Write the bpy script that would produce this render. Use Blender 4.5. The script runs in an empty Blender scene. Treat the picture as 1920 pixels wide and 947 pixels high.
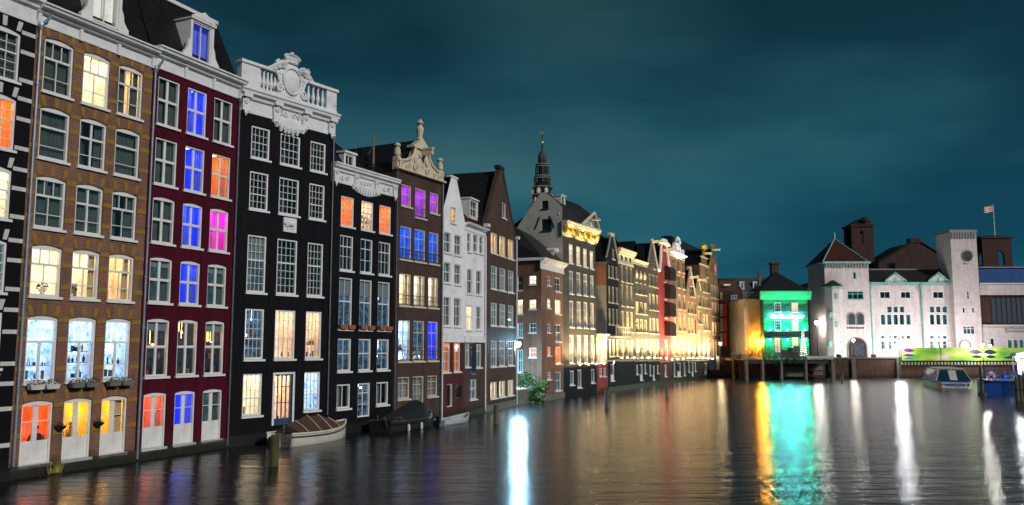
import bpy, math, random
from mathutils import Vector, Matrix
R = math.radians
rnd = random.Random(11)
scene = bpy.context.scene
COL = scene.collection

# ---------------------------------------------------------------- camera
F = 1600.0                       # focal length in units of a 1920 wide frame (30 mm on 36 mm)
TILT = math.atan(178.5 / F)
CAMZ = 5.0
cam_d = bpy.data.cameras.new('camera'); cam_d.lens = 30.0; cam_d.sensor_width = 36.0
cam_d.clip_start = 0.2; cam_d.clip_end = 4000
cam = bpy.data.objects.new('camera', cam_d); COL.objects.link(cam)
cam.location = (0, 0, CAMZ); cam.rotation_euler = (R(90) + TILT, 0, 0)
scene.camera = cam

# ---------------------------------------------------------------- sky: a night sky over a lit city, thin cloud
world = bpy.data.worlds.new('World'); scene.world = world; world.use_nodes = True
nt = world.node_tree; N = nt.nodes; L = nt.links; N.clear()
w_out = N.new('ShaderNodeOutputWorld'); w_bg = N.new('ShaderNodeBackground')
w_tc = N.new('ShaderNodeTexCoord'); w_sep = N.new('ShaderNodeSeparateXYZ')
L.new(w_tc.outputs['Generated'], w_sep.inputs[0])
w_rmp = N.new('ShaderNodeValToRGB')
e = w_rmp.color_ramp.elements
e[0].position = 0.0; e[0].color = (0.012, 0.108, 0.165, 1)
e[1].position = 1.0; e[1].color = (0.005, 0.022, 0.034, 1)
m = e.new(0.10); m.color = (0.013, 0.104, 0.150, 1)
m = e.new(0.22); m.color = (0.016, 0.084, 0.116, 1)
m = e.new(0.40); m.color = (0.010, 0.046, 0.062, 1)
L.new(w_sep.outputs['Z'], w_rmp.inputs[0])
w_map = N.new('ShaderNodeMapping'); w_map.inputs['Scale'].default_value = (1.0, 1.0, 3.2)
w_map.inputs['Location'].default_value = (7.7, 0.5, 2.6)
L.new(w_tc.outputs['Generated'], w_map.inputs[0])
w_n = N.new('ShaderNodeTexNoise'); w_n.inputs['Scale'].default_value = 2.0; w_n.inputs['Detail'].default_value = 6
w_n.inputs['Roughness'].default_value = 0.45
L.new(w_map.outputs[0], w_n.inputs['Vector'])
w_cr = N.new('ShaderNodeValToRGB'); e = w_cr.color_ramp.elements
e[0].position = 0.38; e[0].color = (0.42, 0.56, 0.64, 1); e[1].position = 0.68; e[1].color = (2.3, 1.40, 1.22, 1)
m = e.new(0.52); m.color = (1.0, 1.0, 1.0, 1)
L.new(w_n.outputs['Fac'], w_cr.inputs[0])
w_mx = N.new('ShaderNodeMix'); w_mx.data_type = 'RGBA'; w_mx.blend_type = 'MULTIPLY'; w_mx.inputs[0].default_value = 1.0
L.new(w_rmp.outputs[0], w_mx.inputs[6]); L.new(w_cr.outputs[0], w_mx.inputs[7])
L.new(w_mx.outputs[2], w_bg.inputs[0]); w_bg.inputs[1].default_value = 1.0
L.new(w_bg.outputs[0], w_out.inputs[0])

# ---------------------------------------------------------------- one soft sun: the glow of the lit square behind the camera
sun_d = bpy.data.lights.new('sun', 'SUN'); sun_d.energy = 2.3; sun_d.angle = R(10); sun_d.color = (1.0, 0.96, 0.94)
sun = bpy.data.objects.new('sun', sun_d); COL.objects.link(sun)
sun.rotation_euler = Vector((-0.66, 0.62, -0.44)).to_track_quat('-Z', 'Y').to_euler()

vs = scene.view_settings
vs.view_transform = 'Standard'; vs.look = 'None'; vs.exposure = 0.0; vs.gamma = 1.0; vs.use_curve_mapping = False
scene.render.engine = 'CYCLES'
scene.cycles.use_denoising = True
scene.cycles.max_bounces = 6; scene.cycles.diffuse_bounces = 2; scene.cycles.glossy_bounces = 3
scene.cycles.transparent_max_bounces = 8; scene.cycles.sample_clamp_indirect = 6.0
scene.cycles.caustics_reflective = False; scene.cycles.caustics_refractive = False

# ================================================================ helpers
CT, ST = math.cos(TILT), math.sin(TILT)
CAM = Vector((0, 0, CAMZ))
def ray(px, py):
    u = (px - 960) / F; v = -(py - 473.5) / F
    return Vector((u, CT - v * ST, ST + v * CT))
def on_z(px, py, z=0.0):
    d = ray(px, py); return CAM + d * ((z - CAMZ) / d.z)
def on_y(px, py, Y):
    d = ray(px, py); return CAM + d * (Y / d.y)
def plan(px, Y):                 # point of the water line at depth Y seen in column px
    return Vector(((px - 960) / F * (Y * CT - CAMZ * ST), Y, 0))

class MB:
    def __init__(s): s.v = []; s.f = []; s.mi = []; s.cur = 0
    def add(s, vs_, fs):
        o = len(s.v); s.v += [tuple(p) for p in vs_]
        for f in fs: s.f.append(tuple(i + o for i in f)); s.mi.append(s.cur)
        return s
    def box(s, x0, x1, y0, y1, z0, z1):
        return s.add([(x0,y0,z0),(x1,y0,z0),(x1,y1,z0),(x0,y1,z0),(x0,y0,z1),(x1,y0,z1),(x1,y1,z1),(x0,y1,z1)],
              [(0,3,2,1),(4,5,6,7),(0,1,5,4),(1,2,6,5),(2,3,7,6),(3,0,4,7)])
    def quad(s, a, b, c, d): return s.add([a, b, c, d], [(0, 1, 2, 3)])
    def prism(s, poly, y0, y1):          # polygon in (x, z), pushed from y0 to y1
        n = len(poly)
        vs_ = [(p[0], y0, p[1]) for p in poly] + [(p[0], y1, p[1]) for p in poly]
        return s.add(vs_, [tuple(range(n)), tuple(range(2*n-1, n-1, -1))] + [(i, i+n, (i+1) % n + n, (i+1) % n) for i in range(n)])
    def sweep(s, prof, x0, x1):          # profile in (y, z) swept along x
        n = len(prof)
        vs_ = [(x0, p[0], p[1]) for p in prof] + [(x1, p[0], p[1]) for p in prof]
        return s.add(vs_, [tuple(range(n-1, -1, -1)), tuple(range(n, 2*n))] + [(i, (i+1) % n, (i+1) % n + n, i+n) for i in range(n)])
    def tube(s, pts, r, n=6, caps=True):
        pts = [Vector(p) for p in pts]; rs = r if isinstance(r, (list, tuple)) else [r] * len(pts)
        o = len(s.v); up = None
        for i, p in enumerate(pts):
            t = (pts[min(i+1, len(pts)-1)] - pts[max(i-1, 0)]).normalized()
            a = Vector((0,0,1)) if abs(t.z) < .9 else Vector((1,0,0))
            if up is None: up = a
            x = t.cross(up)
            if x.length < 1e-4: x = t.cross(a)
            x.normalize(); y = x.cross(t).normalized(); up = y
            for k in range(n):
                q = 2*math.pi*k/n; s.v.append(tuple(p + x*math.cos(q)*rs[i] + y*math.sin(q)*rs[i]))
        for i in range(len(pts)-1):
            for k in range(n):
                s.f.append((o+i*n+k, o+i*n+(k+1) % n, o+(i+1)*n+(k+1) % n, o+(i+1)*n+k)); s.mi.append(s.cur)
        if caps:
            s.f.append(tuple(o+k for k in range(n-1, -1, -1))); s.mi.append(s.cur)
            s.f.append(tuple(o+(len(pts)-1)*n+k for k in range(n))); s.mi.append(s.cur)
        return s
    def lathe(s, prof, n=10, c=(0,0,0), sx=1, sy=1, ph=0.0):   # profile (r, z)
        o = len(s.v)
        for r, z in prof:
            for k in range(n):
                q = 2*math.pi*k/n + ph; s.v.append((c[0]+r*math.cos(q)*sx, c[1]+r*math.sin(q)*sy, c[2]+z))
        for i in range(len(prof)-1):
            for k in range(n):
                s.f.append((o+i*n+k, o+i*n+(k+1) % n, o+(i+1)*n+(k+1) % n, o+(i+1)*n+k)); s.mi.append(s.cur)
        s.f.append(tuple(o+k for k in range(n-1, -1, -1))); s.mi.append(s.cur)
        s.f.append(tuple(o+(len(prof)-1)*n+k for k in range(n))); s.mi.append(s.cur)
        return s
    def ball(s, c, r, n=8, sx=1, sy=1, sz=1):
        k = max(4, n//2+1)
        return s.lathe([(max(.004, r*math.sin(math.pi*i/k)), -r*sz*math.cos(math.pi*i/k)) for i in range(k+1)], n, c, sx, sy)
    def scroll(s, cx, cz, r, turns, sgn, y, th, start=0.0):     # a spiral moulding lying against the facade
        k = int(turns*14); pts = []; rs = []
        for i in range(k+1):
            u = i/k; q = start + sgn*2*math.pi*turns*u; rr = r*(1-.82*u)
            pts.append((cx+rr*math.cos(q), y, cz+rr*math.sin(q))); rs.append(th*(1-.35*u))
        return s.tube(pts, rs, 6)
    def mesh(s, name, smooth=False):
        me = bpy.data.meshes.new(name); me.from_pydata(s.v, [], s.f)
        if any(s.mi): me.polygons.foreach_set('material_index', s.mi)
        if smooth: me.polygons.foreach_set('use_smooth', [True]*len(s.f))
        me.update(); return me

def put(name, me, mats, parent=None, loc=None, rot=None):
    if isinstance(me, MB): me = me.mesh(name)
    if not isinstance(mats, (list, tuple)): mats = [mats]
    if not me.materials:
        for m_ in mats: me.materials.append(m_)
    o = bpy.data.objects.new(name, me); COL.objects.link(o)
    for i_, m_ in enumerate(mats):
        if i_ < len(me.materials) and me.materials[i_] != m_:
            o.material_slots[i_].link = 'OBJECT'; o.material_slots[i_].material = m_
    if parent: o.parent = parent
    if loc is not None: o.location = loc
    if rot is not None: o.rotation_euler = rot
    return o
def tag(o, label, cat, group=None):
    o['label'] = label; o['category'] = cat
    if group: o['group'] = group
    return o
def thing(name, label, cat, loc=(0,0,0), rz=0.0, group=None):
    o = bpy.data.objects.new(name, None); COL.objects.link(o); o.empty_display_size = .3
    o.location = loc; o.rotation_euler = (0, 0, rz); return tag(o, label, cat, group)
def structure(name, me, mats, loc=None, kind='structure'):
    o = put(name, me, mats, None, loc); o['kind'] = kind; return o
def lamp(kind, parent, loc, energy, color, radius=.1, direction=None, size=90, blend=.6, dims=None):
    d = bpy.data.lights.new('lamp_light', kind); d.energy = energy; d.color = color
    if kind == 'AREA':
        d.shape = 'RECTANGLE'; d.size, d.size_y = dims
    else: d.shadow_soft_size = radius
    if kind == 'SPOT': d.spot_size = R(size); d.spot_blend = blend
    o = bpy.data.objects.new('lamp_light', d); COL.objects.link(o)
    if parent: o.parent = parent
    o.location = loc
    if direction is not None: o.rotation_euler = Vector(direction).to_track_quat('-Z', 'Y').to_euler()
    return o

# ---------------------------------------------------------------- materials
class NT:
    def __init__(s, name):
        s.m = bpy.data.materials.new(name); s.m.use_nodes = True
        s.t = s.m.node_tree; s.t.nodes.clear(); s.out = s.n('ShaderNodeOutputMaterial')
    def n(s, typ, **k):
        o = s.t.nodes.new(typ)
        for a, b in k.items():
            if a.startswith('_'): setattr(o, a[1:], b)
            else: o.inputs[a].default_value = b
        return o
    def l(s, a, b): s.t.links.new(a, b)
    def coords(s, scale=(1,1,1)):
        tc = s.n('ShaderNodeTexCoord'); mp = s.n('ShaderNodeMapping'); mp.inputs['Scale'].default_value = scale
        s.l(tc.outputs['Object'], mp.inputs[0]); return mp.outputs[0]
    def mix(s, a, b, fac, mode='MIX'):
        x = s.n('ShaderNodeMix', _data_type='RGBA', _blend_type=mode)
        for i, q in ((0, fac), (6, a), (7, b)):
            if hasattr(q, 'links'): s.l(q, x.inputs[i])
            else: x.inputs[i].default_value = q if i == 0 else (*q[:3], 1)
        return x.outputs[2]
    def ramp(s, fac, *stops):
        r = s.n('ShaderNodeValToRGB'); e_ = r.color_ramp.elements
        e_[0].position, e_[0].color = stops[0][0], (*stops[0][1], 1)
        e_[1].position, e_[1].color = stops[-1][0], (*stops[-1][1], 1)
        for p, c in stops[1:-1]: q = e_.new(p); q.color = (*c, 1)
        s.l(fac, r.inputs[0]); return r.outputs[0]
def g3(v): return (v, v, v)
def pmat(name, col, rough=.6, var=.25, scale=1.3, bump=.15, bscale=14, metal=0.0, stain=.35, stretch=(1,1,1)):
    t = NT(name); p = t.n('ShaderNodeBsdfPrincipled', Roughness=rough, Metallic=metal)
    co = t.coords(stretch)
    n1 = t.n('ShaderNodeTexNoise', Scale=scale, Detail=6.0, Roughness=.6); t.l(co, n1.inputs['Vector'])
    n2 = t.n('ShaderNodeTexNoise', Scale=bscale, Detail=3.0); t.l(co, n2.inputs['Vector'])
    a = t.ramp(n1.outputs['Fac'], (.3, g3(1-var)), (.7, g3(1+var*.6)))
    c = t.mix(col, a, 1.0, 'MULTIPLY')
    st = t.ramp(n1.outputs['Fac'], (.22, g3(1-stain)), (.42, g3(1.0)))
    c = t.mix(c, st, 1.0, 'MULTIPLY'); t.l(c, p.inputs['Base Color'])
    if bump:
        b = t.n('ShaderNodeBump', Strength=bump, Distance=.02); t.l(n2.outputs['Fac'], b.inputs['Height']); t.l(b.outputs[0], p.inputs['Normal'])
    t.l(p.outputs[0], t.out.inputs[0]); return t.m
def brick(name, c1, c2, mortar, rough=.75, w=.22, h=.068, gap=.011, bump=.5, var=.3, spec=.3):
    t = NT(name); p = t.n('ShaderNodeBsdfPrincipled', Roughness=rough); p.inputs['Specular IOR Level'].default_value = spec
    tc = t.n('ShaderNodeTexCoord'); sp = t.n('ShaderNodeSeparateXYZ'); t.l(tc.outputs['Object'], sp.inputs[0])
    ad = t.n('ShaderNodeMath', _operation='ADD'); t.l(sp.outputs[0], ad.inputs[0]); t.l(sp.outputs[1], ad.inputs[1])
    cb = t.n('ShaderNodeCombineXYZ'); t.l(ad.outputs[0], cb.inputs[0]); t.l(sp.outputs[2], cb.inputs[1])
    b = t.n('ShaderNodeTexBrick'); b.inputs['Scale'].default_value = 1.0
    b.inputs['Color1'].default_value = (*c1, 1); b.inputs['Color2'].default_value = (*c2, 1); b.inputs['Mortar'].default_value = (*mortar, 1)
    b.inputs['Mortar Size'].default_value = gap; b.inputs['Brick Width'].default_value = w; b.inputs['Row Height'].default_value = h
    b.inputs['Bias'].default_value = -.1; t.l(cb.outputs[0], b.inputs['Vector'])
    n1 = t.n('ShaderNodeTexNoise', Scale=.9, Detail=7.0, Roughness=.65); t.l(tc.outputs['Object'], n1.inputs['Vector'])
    c = t.mix(b.outputs['Color'], t.ramp(n1.outputs['Fac'], (.28, g3(1-var)), (.7, g3(1.15))), 1.0, 'MULTIPLY')
    mp = t.n('ShaderNodeMapping'); mp.inputs['Scale'].default_value = (2.2, 2.2, .22); t.l(tc.outputs['Object'], mp.inputs[0])
    n2 = t.n('ShaderNodeTexNoise', Scale=1.0, Detail=5.0, Roughness=.6); t.l(mp.outputs[0], n2.inputs['Vector'])
    c = t.mix(c, t.ramp(n2.outputs['Fac'], (.30, g3(1-var*1.3)), (.48, g3(1.0)), (.75, g3(1+var*.7))), 1.0, 'MULTIPLY')
    wl = t.n('ShaderNodeMath', _operation='MULTIPLY_ADD'); wl.inputs[1].default_value = 1.6; t.l(n1.outputs['Fac'], wl.inputs[0]); sb = t.n('ShaderNodeMath', _operation='MULTIPLY'); sb.inputs[1].default_value = -1.0; t.l(sp.outputs[2], sb.inputs[0]); t.l(sb.outputs[0], wl.inputs[2])
    c = t.mix(c, (.010,.013,.006), t.ramp(wl.outputs[0], (.10, g3(0)), (.60, g3(.9))))      # algae and damp just above the water
    t.l(c, p.inputs['Base Color'])
    bp = t.n('ShaderNodeBump', Strength=bump, Distance=.012); bp.invert = True
    t.l(b.outputs['Fac'], bp.inputs['Height']); t.l(bp.outputs[0], p.inputs['Normal'])
    t.l(p.outputs[0], t.out.inputs[0]); return t.m
LAMPC = {}
def lit(name, cols, strength, scale=1.4, kind='noise', stretch=(1,1,1), glowshare=.30, lampcol=None):
    """a lit room, shop or curtain behind a window: painted walls that glow, broken up by what stands in it"""
    t = NT(name); p = t.n('ShaderNodeBsdfPrincipled', Roughness=.9)
    oi = t.n('ShaderNodeObjectInfo'); tc = t.n('ShaderNodeTexCoord'); mp = t.n('ShaderNodeMapping'); mp.inputs['Scale'].default_value = stretch
    t.l(tc.outputs['Object'], mp.inputs[0])
    ml = t.n('ShaderNodeVectorMath', _operation='ADD'); t.l(mp.outputs[0], ml.inputs[0])
    sc = t.n('ShaderNodeMath', _operation='MULTIPLY'); sc.inputs[1].default_value = 37.0; t.l(oi.outputs['Random'], sc.inputs[0]); t.l(sc.outputs[0], ml.inputs[1])
    shop = kind == 'shop'
    n1 = t.n('ShaderNodeTexNoise', Scale=scale, Detail=9.0 if shop else 4.0, Roughness=.78 if shop else .6); t.l(ml.outputs[0], n1.inputs['Vector'])
    rm = t.n('ShaderNodeMapRange'); rm.inputs[1].default_value = .30; rm.inputs[2].default_value = .70; t.l(n1.outputs['Fac'], rm.inputs[0])
    n = len(cols)
    c = t.ramp(rm.outputs[0], *[(i/(n-1)*.96+.02, q) for i, q in enumerate(cols)])
    t.l(t.mix(c, lampcol, .6) if lampcol else c, p.inputs['Base Color']); t.l(t.mix(c, lampcol, 1.0, 'MULTIPLY') if lampcol else c, p.inputs['Emission Color']); p.inputs['Emission Strength'].default_value = strength*glowshare  # wall colour takes the lamp's tint, so coloured light is partly painted in
    t.l(p.outputs[0], t.out.inputs[0])
    avg = [sum(q[k] for q in cols)/n for k in range(3)]; mxc = max(avg); LAMPC[t.m.name] = glow(name+'_lamp', lampcol, strength*50) if lampcol else glow(name+'_lamp', tuple(.25*1+.75*a/mxc if mxc > .3 else a/mxc for a in avg), strength*(34 if mxc > .25 else 6))
    return t.m
def glow(name, col, strength):
    t = NT(name); em = t.n('ShaderNodeEmission', Strength=strength); em.inputs[0].default_value = (*col, 1); t.l(em.outputs[0], t.out.inputs[0]); return t.m
def glass(name, refl=.10, tint=(.93,.97,.96), rough=.03):
    t = NT(name); tr = t.n('ShaderNodeBsdfTransparent'); tr.inputs[0].default_value = (*tint, 1)
    gl = t.n('ShaderNodeBsdfGlossy', Roughness=rough); gl.inputs[0].default_value = (.9,.95,1,1)
    lw = t.n('ShaderNodeLayerWeight', Blend=.25); ad = t.n('ShaderNodeMath', _operation='ADD'); ad.inputs[1].default_value = refl; ad.use_clamp = True
    co = t.coords(); nz = t.n('ShaderNodeTexNoise', Scale=1.1); t.l(co, nz.inputs['Vector'])
    b = t.n('ShaderNodeBump', Strength=.04, Distance=.1); t.l(nz.outputs['Fac'], b.inputs['Height']); t.l(b.outputs[0], gl.inputs['Normal'])
    t.l(lw.outputs['Fresnel'], ad.inputs[0]); mx = t.n('ShaderNodeMixShader'); t.l(ad.outputs[0], mx.inputs[0])
    t.l(tr.outputs[0], mx.inputs[1]); t.l(gl.outputs[0], mx.inputs[2]); t.l(mx.outputs[0], t.out.inputs[0]); return t.m

M = {}
M['white'] = pmat('white_paint', (.74,.73,.69), .5, .10, 1.6, .05, 20, stain=.18)
M['trim'] = pmat('white_stone_trim', (.70,.70,.70), .6, .16, 1.1, .12, 9, stain=.35)
M['cream'] = pmat('cream_stone', (.60,.52,.36), .65, .2, 1.2, .15, 9, stain=.4)
M['frame_dark'] = pmat('dark_frame_paint', (.03,.04,.055), .35, .1, 2, .02)
M['frame_blue'] = pmat('blue_door_paint', (.03,.07,.15), .35, .1, 2, .02)
M['pipe'] = pmat('zinc_pipe', (.22,.27,.33), .4, .2, 2, .05, metal=.4)
M['pipe_dark'] = pmat('old_lead_pipe', (.10,.11,.13), .5, .3, 2, .1, metal=.3)
M['brick_brown'] = brick('brown_brick', (.225,.072,.037), (.15,.050,.027), (.20,.145,.10), w=.26, h=.085, gap=.017)
M['brick_dark'] = brick('dark_brown_brick', (.062,.024,.018), (.034,.015,.011), (.085,.062,.05), w=.26, h=.085, gap=.016)
M['brick_orange'] = brick('orange_brick', (.30,.115,.045), (.20,.075,.032), (.24,.18,.12))
M['brick_grey'] = brick('grey_painted_brick', (.085,.078,.062), (.058,.054,.046), (.04,.038,.034))
M['brick_tan'] = brick('tan_brick', (.22,.13,.07), (.15,.085,.048), (.18,.14,.10))
M['brick_black'] = brick('black_painted_brick', (.0080,.0082,.0105), (.0062,.0062,.0085), (.0045,.0045,.006), rough=.6, bump=.3, spec=.12)
M['brick_red'] = brick('red_painted_brick', (.082,.0045,.016), (.066,.004,.013), (.05,.003,.010), rough=.7, bump=.35, spec=.15)
M['brick_rust'] = brick('oxblood_brick', (.095,.014,.011), (.075,.011,.009), (.055,.015,.013), rough=.7)
M['brick_pale'] = brick('pale_pink_brick', (.62,.53,.51), (.51,.43,.42), (.44,.39,.38), w=.44, h=.13, gap=.014, bump=.3, var=.12)
M['brick_bourse'] = brick('dark_red_brick', (.055,.022,.015), (.04,.016,.012), (.045,.03,.022), w=.44, h=.13)
M['brick_green_glow'] = brick('green_glow_brick', (.035,.20,.12), (.022,.13,.08), (.015,.07,.05), w=.32, h=.10)  # glow of the green floodlamps is put into this wall colour
M['brick_cream'] = brick('cream_painted_brick', (.44,.37,.27), (.40,.34,.25), (.30,.25,.18), w=.6, h=.22, gap=.012, bump=.4)
M['brick_quay'] = brick('quay_brick', (.11,.05,.03), (.075,.036,.022), (.06,.045,.033), w=.3, h=.09)
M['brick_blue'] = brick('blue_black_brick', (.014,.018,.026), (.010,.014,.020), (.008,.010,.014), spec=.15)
M['brick_warmred'] = brick('bright_red_brick', (.42,.045,.04), (.34,.035,.035), (.24,.04,.035))
M['plaster'] = pmat('white_plaster', (.80,.79,.81), .75, .12, .8, .1, 12, stain=.25)
M['plaster_cream'] = pmat('cream_plaster', (.62,.57,.47), .75, .22, .7, .12, 10, stain=.4)
M['plaster_grey'] = pmat('grey_plaster', (.24,.23,.21), .75, .2, .7, .1, 10)
M['ochre'] = pmat('ochre_stone', (.27,.15,.022), .7, .3, 3, .25, 16)
M['stone_white'] = pmat('weathered_white_stone', (.55,.54,.5), .7, .25, 3, .2, 12)
M['plinth'] = brick('mossy_plinth_brick', (.09,.062,.042), (.06,.044,.03), (.11,.10,.075), var=.7)
M['plinth_dark'] = pmat('dark_tarred_plinth', (.009,.0095,.0105), .5, .4, 2, .3, 8)
M['moss'] = pmat('mossy_wood', (.05,.062,.012), .8, .5, 5, .5, 18, stretch=(1,1,.25))
M['pile'] = pmat('weathered_pile_wood', (.10,.085,.06), .8, .4, 5, .5, 18, stretch=(1,1,.2))
M['tile_dark'] = brick('dark_roof_tile', (.011,.011,.012), (.007,.007,.008), (.003,.003,.003), rough=.5, w=.28, h=.26, gap=.03, bump=.9)
M['tile_red'] = brick('red_roof_tile', (.085,.02,.012), (.06,.015,.01), (.03,.01,.008), rough=.6, w=.26, h=.26, gap=.03, bump=.9)
M['slate'] = pmat('slate', (.012,.012,.0135), .55, .3, 2, .2, 12)
M['lead'] = pmat('roof_lead', (.06,.062,.066), .5, .3, 2, .1, 8)
M['copper'] = pmat('verdigris_copper', (.18,.42,.36), .6, .25, 2, .1, 9)
M['green_glow_trim'] = pmat('pale_green_paint', (.07,.40,.24), .5, .1, 2, .05)  # cornice colour with the green lamp light painted in
M['gold'] = pmat('gilding', (.75,.45,.06), .35, .2, 5, .2, 20, metal=.6)
M['iron'] = pmat('black_iron', (.02,.02,.022), .4, .2, 4, .05, metal=.5)
M['wood'] = pmat('deck_wood', (.22,.13,.06), .7, .35, 5, .3, 20, stretch=(4,1,1))
M['concrete'] = pmat('old_concrete', (.14,.13,.11), .8, .3, 2, .3, 9)
M['curtain_grey'] = pmat('grey_green_curtain', (.075,.092,.08), .9, .2, 3, .05)
M['curtain_warm'] = pmat('sand_curtain', (.62,.42,.20), .9, .2, 3, .05)
M['blind'] = pmat('pale_blind', (.22,.25,.27), .8, .1, 3, .03)
t_ = NT('sheer_curtain'); a_ = t_.n('ShaderNodeBsdfDiffuse'); a_.inputs[0].default_value = (.16,.16,.17,1); b_ = t_.n('ShaderNodeBsdfTranslucent'); b_.inputs[0].default_value = (.75,.75,.75,1)
c_ = t_.n('ShaderNodeMixShader'); c_.inputs[0].default_value = .6; t_.l(a_.outputs[0], c_.inputs[1]); t_.l(b_.outputs[0], c_.inputs[2]); t_.l(c_.outputs[0], t_.out.inputs[0]); M['sheer'] = t_.m
M['room_dark'] = pmat('unlit_room', (.045,.05,.05), .9, .5, 1.5, 0)
M['room_dim'] = pmat('dim_room', (.05,.058,.05), .9, .4, 1.6, 0)
M['pane'] = glass('window_glass')
M['pane_sky'] = glass('old_window_glass', .16)
M['warm'] = lit('warm_room', [(.65,.42,.18),(1.0,.74,.42),(1.0,.87,.62)], 1.1)
M['cream_lit'] = lit('cream_room', [(.78,.58,.33),(1.0,.86,.62),(1.0,.93,.78)], 1.15)
M['whitelit'] = lit('white_room', [(.60,.55,.48),(.95,.90,.80),(1.0,.98,.92)], 1.1)
M['blue'] = lit('blue_room', [(.16,.16,.18),(.28,.28,.30),(.42,.42,.42)], 1.35, 1.3, stretch=(6,6,.35), glowshare=0.72, lampcol=(0.045, 0.085, 1.0))
M['yellow'] = lit('yellow_room', [(.16,.16,.18),(.28,.28,.30),(.42,.42,.42)], 1.6, 1.3, stretch=(1,1,1), glowshare=0.80, lampcol=(1.0, 0.58, 0.05))
M['orange'] = lit('orange_room', [(.16,.16,.18),(.28,.28,.30),(.42,.42,.42)], 1.4, 1.3, stretch=(1,1,1), glowshare=0.80, lampcol=(1.0, 0.17, 0.015))
M['amber'] = lit('amber_room', [(.16,.16,.18),(.28,.28,.30),(.42,.42,.42)], 1.3, 1.3, stretch=(4,4,.6), glowshare=0.80, lampcol=(1.0, 0.3, 0.03))
M['coral'] = lit('coral_room', [(.16,.16,.18),(.28,.28,.30),(.42,.42,.42)], 1.2, 1.3, stretch=(6,6,.35), glowshare=0.72, lampcol=(1.0, 0.22, 0.09))
M['magenta'] = lit('magenta_room', [(.16,.16,.18),(.28,.28,.30),(.42,.42,.42)], 1.1, 1.3, stretch=(6,6,.35), glowshare=0.72, lampcol=(1.0, 0.05, 0.72))
M['purple'] = lit('purple_room', [(.16,.16,.18),(.28,.28,.30),(.42,.42,.42)], 1.1, 1.3, stretch=(6,6,.35), glowshare=0.80, lampcol=(0.5, 0.07, 0.75))
M['azure'] = lit('azure_room', [(.16,.16,.18),(.28,.28,.30),(.42,.42,.42)], 1.1, 1.3, stretch=(2,2,1), glowshare=0.80, lampcol=(0.02, 0.17, 0.75))
M['shop_blue'] = lit('shop_blue_interior', [(.02,.06,.22),(.10,.32,.85),(.45,.72,1.0),(.95,.97,1.0),(.35,.6,1.0),(.6,.35,.35)], .8, 2.6, 'shop', (1,1,1.2), .5)
M['shop_dark'] = lit('shop_dark_interior', [(.008,.010,.014),(.016,.017,.024),(.035,.04,.055),(.10,.05,.03)], .9, 1.6, 'shop', (1,1,2.0), .6)
M['shop_cool'] = lit('shop_cool_interior', [(.008,.014,.022),(.02,.05,.09),(.05,.13,.22),(.18,.34,.48),(.7,.6,.35)], .6, 2.6, 'shop', (1,1,1.5), .6)
M['shop_warm'] = lit('shop_warm_interior', [(.42,.22,.12),(.85,.58,.38),(1.0,.80,.62),(1.0,.92,.86)], .85, 2.4, 'shop', (1,1,1), .4)
M['cooldim'] = lit('dim_cool_room', [(.03,.07,.09),(.08,.17,.20),(.20,.32,.33)], .8, 2.5)
M['teal'] = lit('teal_room', [(.02,.06,.08),(.06,.17,.22),(.16,.36,.42)], .9, 1.6)
M['skin'] = pmat('skin', (.55,.32,.22), .5, .05, 3, 0)
M['leaf'] = pmat('leaf', (.05,.11,.02), .6, .4, 5, 0)
M['leaf_dark'] = pmat('dark_leaf', (.03,.06,.022), .6, .4, 5, 0)
M['terracotta'] = pmat('terracotta', (.30,.09,.04), .8, .2, 5, .1)
for i_, c_ in enumerate([(.55,.06,.04),(.05,.14,.4),(.6,.5,.35),(.04,.04,.05),(.7,.45,.05),(.08,.3,.16)]): M['goods%d' % i_] = pmat('shop_goods_%s' % ['red','blue','cream','black','yellow','green'][i_], tuple(q*.45 for q in c_), .5, .2, 6, 0)
M['pendant'] = glow('pendant_glow', (1.0,.45,.10), 22)
M['pendant_white'] = glow('white_pendant_glow', (.9,.95,1.0), 9)
M['boat_white'] = pmat('boat_white_paint', (.62,.60,.52), .35, .12, 2, .05, stain=.3)
M['boat_cover'] = pmat('brown_canvas', (.065,.03,.016), .85, .3, 2, .3, 8)
M['boat_black'] = pmat('black_canvas', (.004,.0045,.006), .85, .3, 2, .2, 8)
M['boat_rail'] = pmat('varnished_rail', (.10,.05,.025), .35, .2, 3, .05)
M['boat_grey'] = pmat('grey_boat_paint', (.38,.42,.48), .4, .2, 2, .05)
M['steel'] = pmat('steel', (.5,.52,.54), .25, .1, 3, .02, metal=.9)
M['blue_steel'] = pmat('blue_steel_paint', (.02,.10,.42), .4, .2, 2, .05)
M['lamp_on'] = glow('lamp_on', (1.0,.68,.30), 1700)
M['red_plastic'] = pmat('red_plastic', (.75,.05,.03), .4, .1, 2, 0)

# ================================================================ the house builder
def clip(poly, conv):
    out = poly
    for i in range(len(conv)):
        a = conv[i]; b = conv[(i+1) % len(conv)]; nx, nz = -(b[1]-a[1]), b[0]-a[0]
        src = out; out = []
        for j in range(len(src)):
            p = src[j]; q = src[(j+1) % len(src)]
            dp = (p[0]-a[0])*nx + (p[1]-a[1])*nz; dq = (q[0]-a[0])*nx + (q[1]-a[1])*nz
            if dp >= -1e-7: out.append(p)
            if (dp > 1e-7 and dq < -1e-7) or (dp < -1e-7 and dq > 1e-7):
                t = dp/(dp-dq); out.append((p[0]+(q[0]-p[0])*t, p[1]+(q[1]-p[1])*t))
        if len(out) < 3: return []
    return out

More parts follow.
